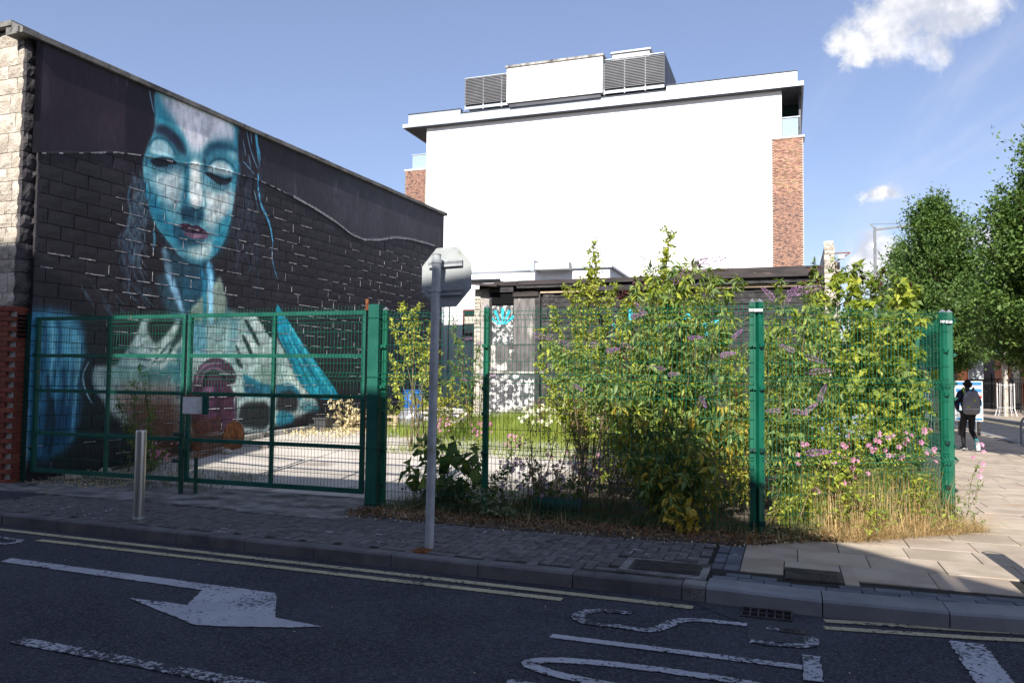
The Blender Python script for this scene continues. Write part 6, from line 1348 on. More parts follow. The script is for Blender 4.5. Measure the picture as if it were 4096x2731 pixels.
BT = [(-1.05, 9.35, 3.02), (-1.3, 9.4, 3.0), (-1.75, 9.3, 2.8), (-1.55, 9.4, 2.95), (-.85, 9.5, 2.95), (-.6, 9.5, 2.8), (-1.9, 9.3, 2.4), (-2.1, 9.3, 2.05), (-1.2, 9.2, 2.5), (-.7, 9.3, 2.4), (-1.6, 9.2, 2.2), (-.5, 9.3, 2.0), (-1.0, 9.1, 2.0), (-2.3, 9.3, 1.7), (-1.9, 9.1, 1.6), (-1.4, 9.0, 1.7), (-.8, 9.05, 1.6), (-1.3, 9.5, 2.8), (-.9, 9.6, 2.6), (-2.5, 9.5, 2.0), (-2.9, 9.8, 2.1), (-3.0, 9.7, 2.0), (-2.7, 9.5, 1.6)]
t = plant('buddleia_bush', 'largest buddleia, arching over the fence with long leaves and purple flower spikes', 'shrub', (-1.35, 9.5), BT, 'leaf_buddleia', .135, .27, 17, .30, 7, .45, 9, .2, r0=.014, leaf2='leaf_bright', frac2=.28)
spikes(t, [((-1.17, 9.35, 2.9), (.7, 0, .5), 1.25), ((-1.02, 9.35, 3.0), (1, 0, .25), 1.35), ((-1.28, 9.3, 2.75), (.4, 0, .8), 1.0), ((-1.78, 9.2, 2.35), (.7, -.2, .3), .9), ((-1.62, 9.2, 2.38), (-.3, -.2, .6), .8), ((-1.35, 9.2, 2.25), (1, -.2, .2), .9), ((-3.1, 9.5, 2.18), (1, 0, -.1), 1.1), ((-2.75, 9.4, 2.1), (.9, 0, -.2), .8), ((-2.3, 9.3, 2.05), (1, -.2, -.1), .9), ((-2.05, 9.1, 1.95), (.6, -.3, .2), .8), ((-1.55, 9.05, 1.76), (1, -.2, .05), .9), ((-1.32, 9.05, 1.68), (.8, -.3, .2), .7), ((-.75, 9.15, 1.9), (.6, -.4, .2), .9), ((-.62, 9.2, 2.1), (.5, -.3, .5), .7), ((-1.9, 9.2, 2.05), (.7, 0, -.2), .8), ((-1.1, 9.1, 2.1), (.6, -.3, .1), .8), ((-.95, 9.0, 1.45), (.3, -.5, -.4), .8), ((-2.45, 9.1, 1.55), (.6, -.3, -.2), .8)], (0, 0, 1))
spikes(t, [((-1.6, 9.3, 2.95), (-.3, 0, .9), .9), ((-.8, 9.4, 2.9), (.9, 0, .3), .9), ((-1.4, 9.1, 2.1), (.3, -.3, -.5), .9), ((-1.0, 9.05, 1.8), (.3, -.3, -.5), 1.), ((-2.2, 9.1, 1.8), (.4, -.3, -.4), .9), ((-.6, 9.1, 1.55), (.2, -.4, -.4), .9)], (2,))
plant('buddleia_skirt', 'dark drooping grey green and yellow leaves at the fence foot below the biggest buddleia', 'shrub', (-1.2, 9.1), [(-1.9, 8.85, 1.35), (-1.6, 8.75, 1.2), (-1.3, 8.7, 1.3), (-1.0, 8.68, 1.25), (-.7, 8.75, 1.35), (-.5, 8.85, 1.1), (-1.7, 8.7, .8), (-1.35, 8.6, .75), (-1.1, 8.55, .6), (-.75, 8.62, .8), (-1.5, 8.6, .5), (-.95, 8.55, .9), (-1.2, 8.52, .4), (-1.9, 8.8, 1.0), (-.5, 8.7, .6)], 'leaf_buddleia', .13, .32, 20, .24, 7, .95, 10, .15, leaf2='leaf_gold', frac2=.3)
t = plant('buddleia_bush', 'buddleia behind the corner post with purple spikes leaning right over the mesh', 'shrub', (-.1, 9.7), [(.25, 9.5, 2.75), (-.1, 9.5, 2.72), (-.3, 9.6, 2.5), (.2, 9.6, 2.3), (.45, 9.8, 2.2), (-.1, 9.4, 2.0), (.3, 9.5, 1.8), (0, 9.3, 1.5), (.5, 9.7, 1.6), (.2, 9.3, 1.2), (-.2, 9.2, 1.3), (.45, 9.6, 1.1)], 'leaf_buddleia', .115, .3, 17, .26, 7, .45, 12, .2, leaf2='leaf_bright', frac2=.35)
spikes(t, [((-.02, 9.4, 2.62), (1, 0, .28), 1.5), ((-.17, 9.4, 2.55), (-.5, 0, .7), 1.), ((-.05, 9.4, 2.5), (.3, 0, .6), .9), ((.16, 9.2, 1.9), (1, -.2, -.25), .9), ((.2, 9.3, 1.72), (1, 0, .25), 1.1), ((.05, 9.2, 1.95), (-.5, -.2, .3), .8), ((.12, 9.1, 1.25), (.5, -.2, .6), .9), ((0, 9.1, 1.3), (1, -.3, 0), .9), ((.3, 9.2, 1.4), (.2, -.2, .9), .9), ((.15, 9.0, .85), (1, -.3, .3), 1.1), ((-.1, 9.05, 1.3), (-.8, -.3, .1), .8)], (0, 1, 0))
plant('broadleaf_shrub', 'dense shrub with broad bright green leaves filling the right end of the plot', 'shrub', (.95, 11.0), [(.55, 10.6, 2.98), (.75, 10.6, 3.05), (1.0, 10.7, 2.95), (1.3, 10.7, 2.92), (1.45, 10.8, 2.8), (.3, 10.5, 2.7), (.1, 10.4, 2.5), (1.55, 10.8, 2.4), (1.55, 10.7, 2.0), (.8, 10.3, 2.5), (1.2, 10.4, 2.4), (.4, 10.2, 2.3), (.15, 10.1, 2.0), (.6, 10.1, 1.9), (1.0, 10.3, 2.0), (1.35, 10.4, 1.8), (.3, 9.95, 1.5), (.7, 10, 1.5), (1.1, 10.2, 1.5), (1.5, 10.4, 1.4), (1.6, 10.6, 1.7), (.5, 9.9, 1.1), (.95, 10.1, 1.1), (1.3, 10.25, 1.1)], 'leaf_bright', .115, .62, 14, .26, 6, .3, 13, .25, r0=.013, leaf2='leaf_mid', frac2=.4)
plant('berry_shrub', 'reddish tipped shrub poking above the right end of the fence', 'shrub', (.7, 11.9), [(.35, 11.6, 3.25), (.6, 11.6, 3.3), (.9, 11.6, 3.2), (.2, 11.5, 3.0), (1.2, 11.7, 3.15), (1.5, 11.8, 3.0), (.75, 11.6, 2.9)], 'leaf_mid', .09, .55, 11, .2, 6, .3, 14, .5, leaf2='leaf_maroon', frac2=.25)
for i, (bx, by, h, sd, lab) in enumerate(((-.7, 12.6, 2.6, 15, 'sunlit yellow green bush in front of the shed, right of the big buddleia'), (.3, 13.6, 2.7, 16, 'sunlit bush hiding the right part of the shed wall'), (-2.0, 12.6, 2.3, 17, 'sunlit green bush between the birches and the shed'), (1.1, 13.0, 2.9, 18, 'tall light green bush by the side fence'))):
    R_ = random.Random(sd); plant('wild_bush', lab, 'shrub', (bx, by), [(bx + R_.uniform(-.75, .75), by + R_.uniform(-.6, .3), h * R_.uniform(.45, 1.02)) for _ in range(22)], 'leaf_bright', .06, .6, 22, .26, 7, .15, sd, .15, leaf2='leaf_yellow' if i % 2 else 'leaf_mid', frac2=.3)
for i, (x0, x1, y0, y1, h, n, sd, mt, m2, lab) in enumerate(((-.3, .9, 9.3, 10.2, 1.3, 34, 81, 'leaf_bright', 'leaf_yellow', 'bright tangle of small leaved weeds right behind the double corner posts'), (.5, 1.6, 10.1, 10.7, 1.2, 30, 82, 'leaf_bright', 'leaf_mid', 'green tangle below the broad leaved shrub'), (-2.6, -1.2, 10.2, 11.2, 1.7, 34, 83, 'leaf_yellow', 'leaf_bright', 'yellowish tangle behind the brown dead stalks'), (-1.6, -.3, 9.8, 10.8, 1.5, 30, 84, 'leaf_bright', 'leaf_gold', 'sunlit yellowing growth inside the biggest buddleia'))):
    Q = random.Random(sd); plant('undergrowth', lab, 'weeds', ((x0 + x1) / 2, (y0 + y1) / 2), [(Q.uniform(x0, x1), Q.uniform(y0, y1), h * Q.uniform(.35, 1.05)) for _ in range(n)], mt, .062, .5, 24, .2, 6, .15, sd, .1, r0=.005, bw=.42, leaf2=m2, frac2=.35)
t = thing('dead_stalks', 'brown dead stalks with shrivelled leaves behind the middle of the fence', 'weeds', (-2.3, 8.95, 0)); t_ = t
R_ = np.random.default_rng(31); sb = B(); P, D = [], []
for i in range(26):
    x = R_.uniform(-3.0, -1.7); tip = (x + R_.uniform(-.25, .3), 8.95 + R_.uniform(-.1, .35), R_.uniform(.55, 1.45)); pa = bez((x, 9 + R_.uniform(-.15, .2), 0), tip, R_, .3, 7, .04); sb.tube(pa, list(np.linspace(.008, .003, 7)), 4, False)
    for k in range(R_.integers(12, 26)):
        u = R_.uniform(.35, 1); j = min(int(u * 6), 5); p = pa[j] + (pa[j + 1] - pa[j]) * (u * 6 - j); q = p + R_.normal(0, .07, 3); sb.tube([p, q], .0018, 3, False); P += [q, q * .5 + p * .5]; D += [R_.normal(0, 1, 3) - [0, 0, .6]] * 2
P, D = np.array(P), np.array(D); V, F = leaves(P, D, R_.uniform(.02, .05, len(P)), R_.uniform(.006, .014, len(P)), R_); sb.build('stem', 'dead_stem', t)
o = bpy.data.objects.new('withered_leaf', npmesh('withered_leaf', V - np.array(wl(t)), F, 'leaf_brown', np.repeat(R_.random(len(P)), 5))); link(o, t); o['kind'] = 'stuff'
t = plant('burdock', 'clump of big ragged green leaves just inside the fence next to the gate post', 'weeds', (-4.15, 9.4, 0), [(-4.5, 9.2, .75), (-4.3, 9.2, .8), (-4.0, 9.2, .85), (-3.8, 9.2, .75), (-4.6, 9.1, .5), (-3.7, 9.1, .5), (-4.2, 9.0, .5), (-4.4, 9, .3), (-3.9, 9, .35)], 'leaf_mid', .24, .55, 4, .2, 4, .1, 20, .5, r0=.008)
plant('weed_clump', 'tangle of thin green weeds under the mesh left of the middle post', 'weeds', (-3.85, 9.0, 0), [(-4.6 + i * .12, 8.95 + .1 * (i % 3), .25 + .35 * ((i * 7) % 5) / 5) for i in range(13)], 'leaf_dark', .05, .5, 26, .14, 5, .1, 21, .1, r0=.004, bw=.35)
t = plant('mallow', 'low mallow plants with mauve pink flowers behind the middle of the fence', 'weeds', (-2.85, 9.2, 0), [(-3.4 + i * .13, 9.2 + .12 * (i % 3), .3 + .3 * ((i * 5) % 7) / 7) for i in range(11)], 'leaf_mid', .055, .8, 24, .16, 5, .0, 22, .1, r0=.005, bw=.4)
blooms(t, 'petal_mauve', 75, (-3.35, -2.2, 8.95, 9.5, .22, .62), 1); blooms(t, 'petal_pink', 30, (-3.1, -2.0, 9.1, 9.8, .3, .7), 2)
t = plant('weed_clump', 'leafy weeds with pink flowers inside the angled panel by the right corner post', 'weeds', (1.0, 10.0, 0), [(.2 + i * .1, 9.35 + i * .06, .45 + .5 * ((i * 7) % 6) / 6) for i in range(15)], 'leaf_bright', .05, .5, 26, .16, 6, .05, 23, .05, r0=.005, bw=.35, leaf2='leaf_mid', frac2=.5)
blooms(t, 'petal_pink', 44, (.6, 1.6, 9.8, 10.2, .75, 1.12), 3); blooms(t, 'petal_pink', 26, (.0, .8, 9.05, 9.6, .35, .95), 5); blooms(t, 'petal_blue', 40, (.2, .8, 9.5, 9.9, 1.0, 1.25), 4)
t = plant('trailing_weed', 'small trailing weed with pink flowers poking out right of the last fence post', 'weeds', (1.78, 10.15, 0), [(1.98, 10.05, .75), (1.95, 10.0, .45), (2.02, 10.0, .55), (1.9, 9.95, .2), (2.0, 9.9, .12)], 'leaf_mid', .04, .5, 14, .12, 5, .2, 24, .1, r0=.003)
blooms(t, 'petal_pink', 6, (1.9, 2.05, 9.95, 10.05, .5, .98), 6)
for i, (x, y, h, lab) in enumerate(((-4.45, 9.7, 1.0, 'tall valerian with pink heads just inside the fence, nearest the gate post'), (-3.95, 9.9, .95, 'tall valerian with dark pink heads left of the sign pole'), (-3.6, 10.2, .8, 'smaller pink valerian seen just right of the sign pole'))):
    t = plant('valerian', lab, 'weeds', (x, y, .05), [(x - .06, y, h), (x + .08, y, h * .92), (x + .0, y - .05, h * .8)], 'leaf_mid', .06, .4, 14, .1, 4, 0, 40 + i, .2, r0=.005); blooms(t, 'petal_pink', 26, (x - .12, x + .14, y - .06, y + .06, h * .86, h * 1.08), 50 + i, (.5, .9))
t = plant('weed_clump', 'dark weeds with pink flowers at the foot of the mural behind the left gate leaf', 'weeds', (-9.75, 10.0), [(-10.0, 9.9, 1.5), (-9.8, 9.8, 1.75), (-9.5, 9.8, 1.1), (-9.9, 9.7, .9), (-9.3, 9.6, .6), (-9.0, 9.6, .45), (-9.6, 9.5, .6), (-10.1, 9.7, 1.2), (-9.2, 9.5, .5)], 'leaf_mid', .06, .45, 22, .2, 6, .1, 26, .1)
blooms(t, 'petal_pink', 24, (-9.1, -8.7, 9.3, 9.6, .35, .6), 8)
plant('nettle', 'small pale green weed on the footway edge at the foot of the middle fence post', 'weeds', (-3.3, 8.5, 0), [(-3.45, 8.4, .22), (-3.3, 8.38, .3), (-3.15, 8.4, .25), (-3.35, 8.45, .34), (-3.05, 8.42, .15), (-2.9, 8.4, .12)], 'leaf_grey', .055, .7, 30, .1, 5, .2, 27, .1, r0=.004)
plant('maple_seedling', 'small yellowing maple shoots at the fence foot below the dark buddleia leaves', 'weeds', (-1.05, 8.5, 0), [(-1.15, 8.4, .3), (-1.0, 8.38, .34), (-.9, 8.42, .25), (-1.25, 8.42, .2)], 'leaf_gold', .08, .7, 20, .1, 5, .4, 28, .1, r0=.004)
for i, (x, y) in enumerate(((-5.0, 15.6), (-4.5, 15.0), (-3.9, 15.2), (-3.2, 14.4), (-3.6, 16.2))):
    t = plant('flowering_weed', ['white flowered weeds at the left of the lawn', 'white flowered clump behind the middle post', 'green weed clump with white flowers before the shed door', 'low bushy weed with white flowers at the front of the lawn', 'white flowered weeds nearest the shed wall'][i], 'weeds', (x, y), [(x + random.uniform(-.35, .35), y + random.uniform(-.3, .3), yh(x, y) + random.uniform(.35, .7)) for _ in range(9)], ('leaf_mid', 'leaf_bright')[i % 2], .05, .5, 22, .14, 6, 0, 60 + i, .1, r0=.004); blooms(t, 'petal_white', 26, (x - .45, x + .45, y - .3, y + .3, yh(x, y) + .3, yh(x, y) + .7), 70 + i, (1.2, 2.2))
# grass and litter
blades('lawn_grass', 30000, rect(-8.4, .9, 14.6, 23.8), .34, 'grass', 1, 'long bright grass growing in front of the shed', lean=.5, w=.006)
blades('lawn_grass', 7000, rect(-7.0, 1.6, 12.8, 15.2), .22, 'grass', 21, 'patchy grass at the edge of the concrete', lean=.6, w=.005)
g0 = lambda x, y: 0.
blades('dry_grass', 6500, band((.3, 8.95), (1.83, 10.22), .36, .35), .24, 'dry_grass', 2, 'straw coloured dry grass along the foot of the angled panel', lean=2.3, w=.0028, gz=g0, clump=1)
blades('dry_grass', 1300, band((.3, 9.0), (1.75, 10.2), .1, .45), .72, 'dry_grass', 3, 'tall dry grass stalks behind the angled panel', lean=.45, w=.003, gz=g0)
blades('green_grass', 2400, band((.2, 9.1), (1.75, 10.3), .0, .6), .7, 'grass', 33, 'green grass behind the angled panel', lean=.5, w=.004, gz=g0)
blades('dull_grass', 4500, rect(-4.75, .3, 8.55, 9.25), .22, 'dull_grass', 4, 'dull flattened grass along the fence foot', lean=1.6, w=.003, gz=g0)
blades('dull_grass', 1800, rect(-4.5, -1.8, 8.8, 9.5), .5, 'dull_grass', 5, 'longer shaded grass inside the fence', lean=1.1, w=.0035, gz=g0)
blades('dead_straw', 500, band((-4.7, 8.45), (.2, 8.55), .22, .2), .2, 'dry_grass', 6, 'dead straw at the footway edge', lean=2.2, w=.003, gz=g0)
blades('yard_weeds', 1500, rect(-10.2, -7.6, 8.9, 10.4), .16, 'dull_grass', 7, 'weeds growing at the foot of the mural', lean=.8, w=.004)
blades('grass_tuft', 60, rect(-9.62, -9.52, 8.02, 8.1), .06, 'grass', 8, 'little green tuft on the concrete threshold', lean=.8, w=.004, gz=g0)
def litter(n, area, seed, m, size=(.02, .06), z=(0, .04), name='leaf_litter', label='dead leaves and litter', gz=g0):
    R = np.random.default_rng(seed); x, y = area(R, n); zz_ = np.array([gz(a, b) for a, b in zip(x, y)]) + R.uniform(*z, n); D = R.normal(0, 1, (n, 3)); D[:, 2] *= .35; L = R.uniform(*size, n)
    V, F = leaves(np.stack([x, y, zz_], 1), D, L, L * R.uniform(.15, .4, n), R, .5, .25); o = bpy.data.objects.new(name, npmesh(name, V, F, m, np.repeat(R.random(n), 5))); link(o); props(o, label, None, None, 'stuff')
P_ = [(-5.0, 8.35), (-4.6, 8.15), (-3.4, 8.0), (-2.6, 8.0), (-1.5, 8.05), (-.7, 8.12), (-.28, 8.24), (.15, 8.7), (.7, 9.1), (1.2, 9.65), (1.75, 10.2), (1.72, 10.5), (-.3, 9.0), (-5, 9.0)]
vs_ = B(); vs_.poly(P_, -.03, .012).build('litter_strip', 'soil', None)['kind'] = 'structure'
litter(2600, band((-4.95, 8.12), (-.3, 8.2), .12, .55), 1, 'leaf_brown', label='brown dead leaves along the fence foot'); litter(500, band((-4.95, 8.05), (-.3, 8.15), .15, .4), 2, 'petal_white', (.008, .03), (0, .02), 'litter_scrap', 'pale scraps and cigarette ends along the fence foot')
litter(1500, band((-.4, 8.25), (1.75, 9.95), .12, .5), 3, 'leaf_brown', label='brown leaves at the foot of the angled panel'); litter(700, band((-.2, 8.4), (1.8, 10.0), .1, .4), 4, 'leaf_cream', (.015, .05), (0, .05), label='bleached leaf scraps by the sunlit slabs')
litter(900, rect(-10.6, -9.0, 8.5, 9.6), 5, 'leaf_cream', (.01, .035), (0, .05), 'grit', 'pale grit and rubble by the brick pier', yh); litter(500, rect(-4.7, -4.1, 8.2, 8.7), 6, 'leaf_cream', (.01, .03), (0, .02), 'grit', 'pale grit beside the gate post')
litter(900, rect(-10.1, -8.6, 14, 17.5), 7, 'leaf_cream', (.03, .09), (0, .1), 'dead_leaves', 'bleached dead leaves round the pallets', yh)
litter(90, rect(-9, 3, -1, 6.3), 9, 'petal_white', (.006, .016), (-.117, -.113), 'road_speck', 'tiny pale specks on the asphalt')

# ------------------------------------------------------------------ things lying in the yard
def yz(u, v): return yh(u, v)
bx, by = -9.68, 19.3; z0 = yz(bx, by); t = thing('blue_barrel', 'blue plastic barrel standing among weeds beside the black wall', 'barrel', (bx, by, z0))
B().lathe((bx, by, z0), [(.27, 0), (.29, .03), (.29, .27), (.30, .29), (.30, .31), (.29, .33), (.29, .56), (.30, .58), (.30, .6), (.29, .62), (.285, .84), (.27, .87), (.26, .87), (.255, .80), (.0, .80)], 28).build('shell', 'barrel_blue', t, True)
B().lathe((bx, by, z0 + .8), [(.27, .055), (.298, .06), (.298, .085), (.27, .09)], 28).build('rim', 'barrel_blue', t, True)
def pallet(label, loc, rz, tilt=(0, 0), m='wood', miss=()):
    t = thing('pallet', label, 'pallet', loc); t.rotation_euler = (tilt[0], tilt[1], rz); WL[t.name] = Vector((0, 0, 0))
    for i in range(7):
        if i in miss: continue
        B().box(-.6, .6, -.4 + i * .117, -.4 + i * .117 + .09, .122, .142).build('board', m, t)
    for x in (-.55, 0, .55): B().box(x - .05, x + .05, -.4, .4, .10, .121).build('bearer', m, t)
    for x in (-.55, 0, .55):
        for y in (-.35, 0, .35): B().box(x - .05, x + .05, y - .05, y + .05, .021, .099).build('block', m, t)
    for y in (-.35, 0, .35): B().box(-.6, .6, y - .05, y + .05, 0, .02).build('board', m, t)
    return t
px, py = -9.25, 16.6; pallet('lower wooden pallet of the small stack by the mural wall', (px, py, yz(px, py) + .01), .15); pallet('upper wooden pallet of the small stack by the mural wall', (px + .03, py, yz(px, py) + .16), .12, miss=(2,))
pallet('whitish pallet frame tilted up beside the blue barrel', (-7.9, 17.3, yz(-7.9, 17.3) + .22), -.1, (.38, .06), 'grey_wood', (1, 2, 4))
t = thing('silver_sack', 'crumpled shiny silver sheet leaning by the pallets', 'sack', (-8.35, 16.5, yz(-8.35, 16.5)))
R_ = np.random.default_rng(5); vs = []; fs = []
for k in range(9):
    for i in range(12):
        a = 2 * PI * i / 12; f = k / 8; r = .33 * math.sin(PI * min(f * .9 + .08, 1)) ** .6 * (1 + R_.normal(0, .09)); vs.append((-8.35 + r * math.cos(a), 16.5 + r * .6 * math.sin(a), yz(-8.35, 16.5) + .02 + .5 * f))
fs = [(k * 12 + i, k * 12 + (i + 1) % 12, (k + 1) * 12 + (i + 1) % 12, (k + 1) * 12 + i) for k in range(8) for i in range(12)] + [tuple(range(96, 108))]
B().add(vs, fs).build('sheet', 'silver_sheet', t)
t = thing('plant_pot', 'square dark plastic pot in front of the dead leaves', 'pot', (-9.85, 15.2, yz(-9.85, 15.2)))
z0 = yz(-9.85, 15.2); B().add([(-9.97, 15.08, z0), (-9.73, 15.08, z0), (-9.73, 15.32, z0), (-9.97, 15.32, z0), (-10.01, 15.04, z0 + .28), (-9.69, 15.04, z0 + .28), (-9.69, 15.36, z0 + .28), (-10.01, 15.36, z0 + .28)], [(0, 1, 2, 3), (0, 1, 5, 4), (1, 2, 6, 5), (2, 3, 7, 6), (3, 0, 4, 7)]).build('body', 'plastic_dark', t); B().box(-10.03, -9.67, 15.02, 15.38, z0 + .27, z0 + .30).build('rim', 'plastic_dark', t)
plant('withered_plant', 'bleached withered plant leaning on the pallets', 'weeds', (-9.75, 15.9), [(-10.1, 15.8, 1.15), (-9.8, 15.8, 1.1), (-9.5, 15.7, 1.2), (-9.3, 15.7, .95), (-9.0, 15.8, .9), (-10.0, 15.6, .8), (-9.4, 15.6, .7)], 'leaf_cream', .1, .45, 14, .2, 5, .7, 29, .2, 'dead_stem')
plant('wall_weeds', 'green and pink flowering weeds behind the pallets at the mural foot', 'weeds', (-9.2, 17.5), [(-9.8, 17.4, 1.0), (-9.4, 17.3, 1.1), (-9.0, 17.3, 1.15), (-8.6, 17.4, 1.05), (-8.3, 17.3, .95), (-8.9, 17.2, .9)], 'leaf_bright', .07, .5, 24, .18, 6, 0, 30, .1)
# rusty mesh sheets and drum lid against the wall
t = thing('rusty_mesh', 'rusty orange steel mesh sheet leaning against the mural behind the gate', 'mesh', (-10.0, 10.9, yh(-10, 10.9)))
def rmesh(o, a, b_, na, nb, r):
    o, a, b_ = Vector(o), Vector(a), Vector(b_); m = B()
    for i in range(na + 1): m.tube([o + a * i / na, o + a * i / na + b_], r, 4, False)
    for i in range(nb + 1): m.tube([o + b_ * i / nb, o + b_ * i / nb + a], r, 4, False)
    return m
z0 = yh(-10, 10.9); rmesh((-9.85, 9.9, z0), (.05, 1.75, 0), (-.3, 0, .95), 38, 20, .004).build('wire_mesh', 'rust', t, kind='stuff')
t = thing('rusty_mesh', 'smaller bent piece of rusty mesh in front of the large sheet', 'mesh', (-9.7, 11.4, z0)); rmesh((-9.7, 11.0, z0), (-.02, .8, .1), (-.22, .1, .62), 20, 15, .006).build('wire_mesh', 'rust', t, kind='stuff')
t = thing('drum_lid', 'round rusty drum lid leaning by the gate lock', 'lid', (-9.75, 12.0, z0 + .3))
b = B().lathe((-9.8, 12.1, z0 + .32), [(.0, 0), (.27, 0), (.30, .015), (.30, .03), (.27, .03), (.0, .012)], 26, 'X'); b.build('disc', 'rust', t, True)
for x, y, s, lab in ((-10.2, 9.6, .1, 'pale rubble stone at the mural foot, behind the dark weeds'), (-10.3, 9.1, .12, 'largest pale rubble stone by the left hinge post'), (-9.95, 9.35, .07, 'smallest pale stone in front of the left end of the mural'), (-9.6, 11.7, .1, 'stone lying under the small rusty mesh'), (-9.4, 12.5, .08, 'stone lying just right of the rusty drum lid')):
    solo('rubble_stone', B().lathe((x, y, yh(x, y) - .02), [(s * .5, 0), (s, s * .3), (s * .9, s * .8), (s * .4, s * 1.1)], 7), 'pale_rubble', lab, 'stone', (x, y, yh(x, y)), 'rubble stones at the mural foot')
t = thing('plastic_crate', 'dark green plastic tub lying behind the fence foot under the mallow', 'tub', (-2.55, 8.95, .05))
B().tube([(-2.85, 9.0, .13), (-2.3, 8.95, .13)], [.10, .10], 16).build('body', 'dark_green', t, True); B().tube([(-2.3, 8.95, .13), (-2.28, 8.949, .13)], .11, 16).build('rim', 'plastic_dark', t, True)

# ------------------------------------------------------------------ street trees
def tree(label, base, H, crown0, rad, seed, nb=70, lpb=330, LL=.1, trunk_r=.09, group=None, cone=.55, bark='bark'):
    R = np.random.default_rng(seed); x, y, z = base; t = thing('street_tree', label, 'tree', base, group); tb = B(); P, D = [], []
    tb.tube([(x, y, z), (x + .02, y, z + crown0), (x, y + .02, z + H * .6), (x, y, z + H * .93)], [trunk_r, trunk_r * .8, trunk_r * .5, .012], 8, False)
    lb = B()
    for i in range(nb):
        f = (i + R.random()) / nb; h0 = crown0 * .92 + (H - crown0) * f * .78; az = R.random() * 2 * PI + i * 2.4; ht = crown0 + (H - crown0) * f ** .9
        g = (ht - crown0) / (H - crown0); prof = min(1., (g + .03) * 5.5) ** .6 * (1 - g ** 1.6) ** cone; rr_ = rad * prof * R.uniform(.72, 1.1)
        tip = np.array([x + math.cos(az) * rr_, y + math.sin(az) * rr_, z + min(ht + R.uniform(.1, .7) * (.6 + rr_ * .35), H + R.uniform(-.1, .15))]); a = np.array([x, y, z + h0]); path = bez(a, tip, R, .1, 8, .06); ln = np.linalg.norm(tip - a)
        lb.tube(path, list(np.linspace(trunk_r * .3, .004, 8)), 4, False); m = int(lpb * (.35 + ln / rad))
        u = R.uniform(.3, 1.04, m) ** .75; k = np.minimum((u * 7).astype(int), 6); p = path[k] + (path[k + 1] - path[k]) * (u * 7 - k)[:, None]
        cl = R.normal(0, 1, (max(3, m // 22), 3)) * np.array([.2, .2, .14]) * (.5 + .5 * rad / 2); c = cl[R.integers(0, len(cl), m)]; p = p + c * (.35 + u)[:, None] + R.normal(0, .055, (m, 3)); P.append(p); D.append(R.normal(0, .6, (m, 3)) + unit(tip - a) * .7 + [0, 0, -.15])
    tb.build('trunk', bark, t); lb.build('limb', 'bark', t, kind='stuff'); P, D = np.concatenate(P), np.concatenate(D); n = len(P); L = LL * R.uniform(.6, 1.2, n); V, F = leaves(P, D, L, L * .28, R)
    o = bpy.data.objects.new('crown', npmesh('crown', V - np.array(base), F, 'leaf_hornbeam', np.repeat(R.random(n), 5))); link(o, t); o['kind'] = 'stuff'; return t
TG = 'hornbeams along the cross street'
tree('full hornbeam with a pointed crown, left of the two large ones beyond the fence', (4.75, 30.5, 0), 7.9, 1.9, 2.2, 1, 110, 560, .12, .1, TG, .85)
tree('large hornbeam at the right edge, its crown cut by the frame', (5.35, 19.6, 0), 6.9, 1.9, 1.85, 2, 110, 560, .105, .1, TG, .8)
tree('small round hornbeam with a pale trunk inside a white guard across the street', (10.9, 48.6, 0), 6.4, 2.7, 2.3, 3, 50, 230, .16, .13, TG, .4, 'pale_bark')
tree('distant hornbeam behind the large ones, mostly hidden by their crowns', (5.3, 43, 0), 8.6, 2.6, 2.2, 4, 50, 220, .16, .1, TG)
tree('far hornbeam at the end of the far footway', (11.3, 66, 0), 7.5, 2.8, 2.4, 5, 40, 200, .18, .12, TG)
def guard(label, x, y, s=1.):
    t = thing('tree_guard', label, 'tree guard', (x, y, 0))
    for i in range(10):
        a = 2 * PI * i / 10; B().tube([(x + .42 * math.cos(a) * s, y + .42 * math.sin(a) * s, 0), (x + .33 * math.cos(a) * s, y + .33 * math.sin(a) * s, .4), (x + .33 * math.cos(a) * s, y + .33 * math.sin(a) * s, 1.75)], .016, 5, False).build('bar', 'white_metal', t)
    for z in (.45, 1.65): B().tube([(x + .335 * math.cos(q) * s, y + .335 * math.sin(q) * s, z) for q in [2 * PI * i / 20 for i in range(21)]], .014, 5, False).build('ring', 'white_metal', t)
guard('white bar tree guard round the pale trunk across the street', 10.9, 48.6, 1.25); guard('white bar tree guard seen through the fence end', 4.75, 30.5); guard('white bar tree guard round the nearest street tree', 5.35, 19.6)
# lamp with a long arm above the bushes
t = thing('street_lamp', 'tall grey street lamp with a long cable stayed arm reaching right', 'lamp', (3.25, 34.5, 0))
B().tube([(3.25, 34.5, 0), (3.25, 34.5, 7.95)], [.07, .05], 10).build('pole', 'grey_paint', t, True); B().bar((3.2, 34.5, 7.84), (5.1, 34.4, 7.97), .07).bar((3.25, 34.5, 7.9), (3.08, 34.5, 8.1), .05).build('arm', 'grey_paint', t)
B().tube([(3.1, 34.5, 8.08), (4.5, 34.45, 8.02)], .012, 4).build('stay', 'grey_paint', t); B().box(4.7, 5.3, 34.3, 34.5, 7.9, 8.0).build('lamp_head', 'grey_paint', t); B().box(3.12, 3.2, 34.42, 34.5, 7.1, 7.3).build('camera', 'off_white', t)

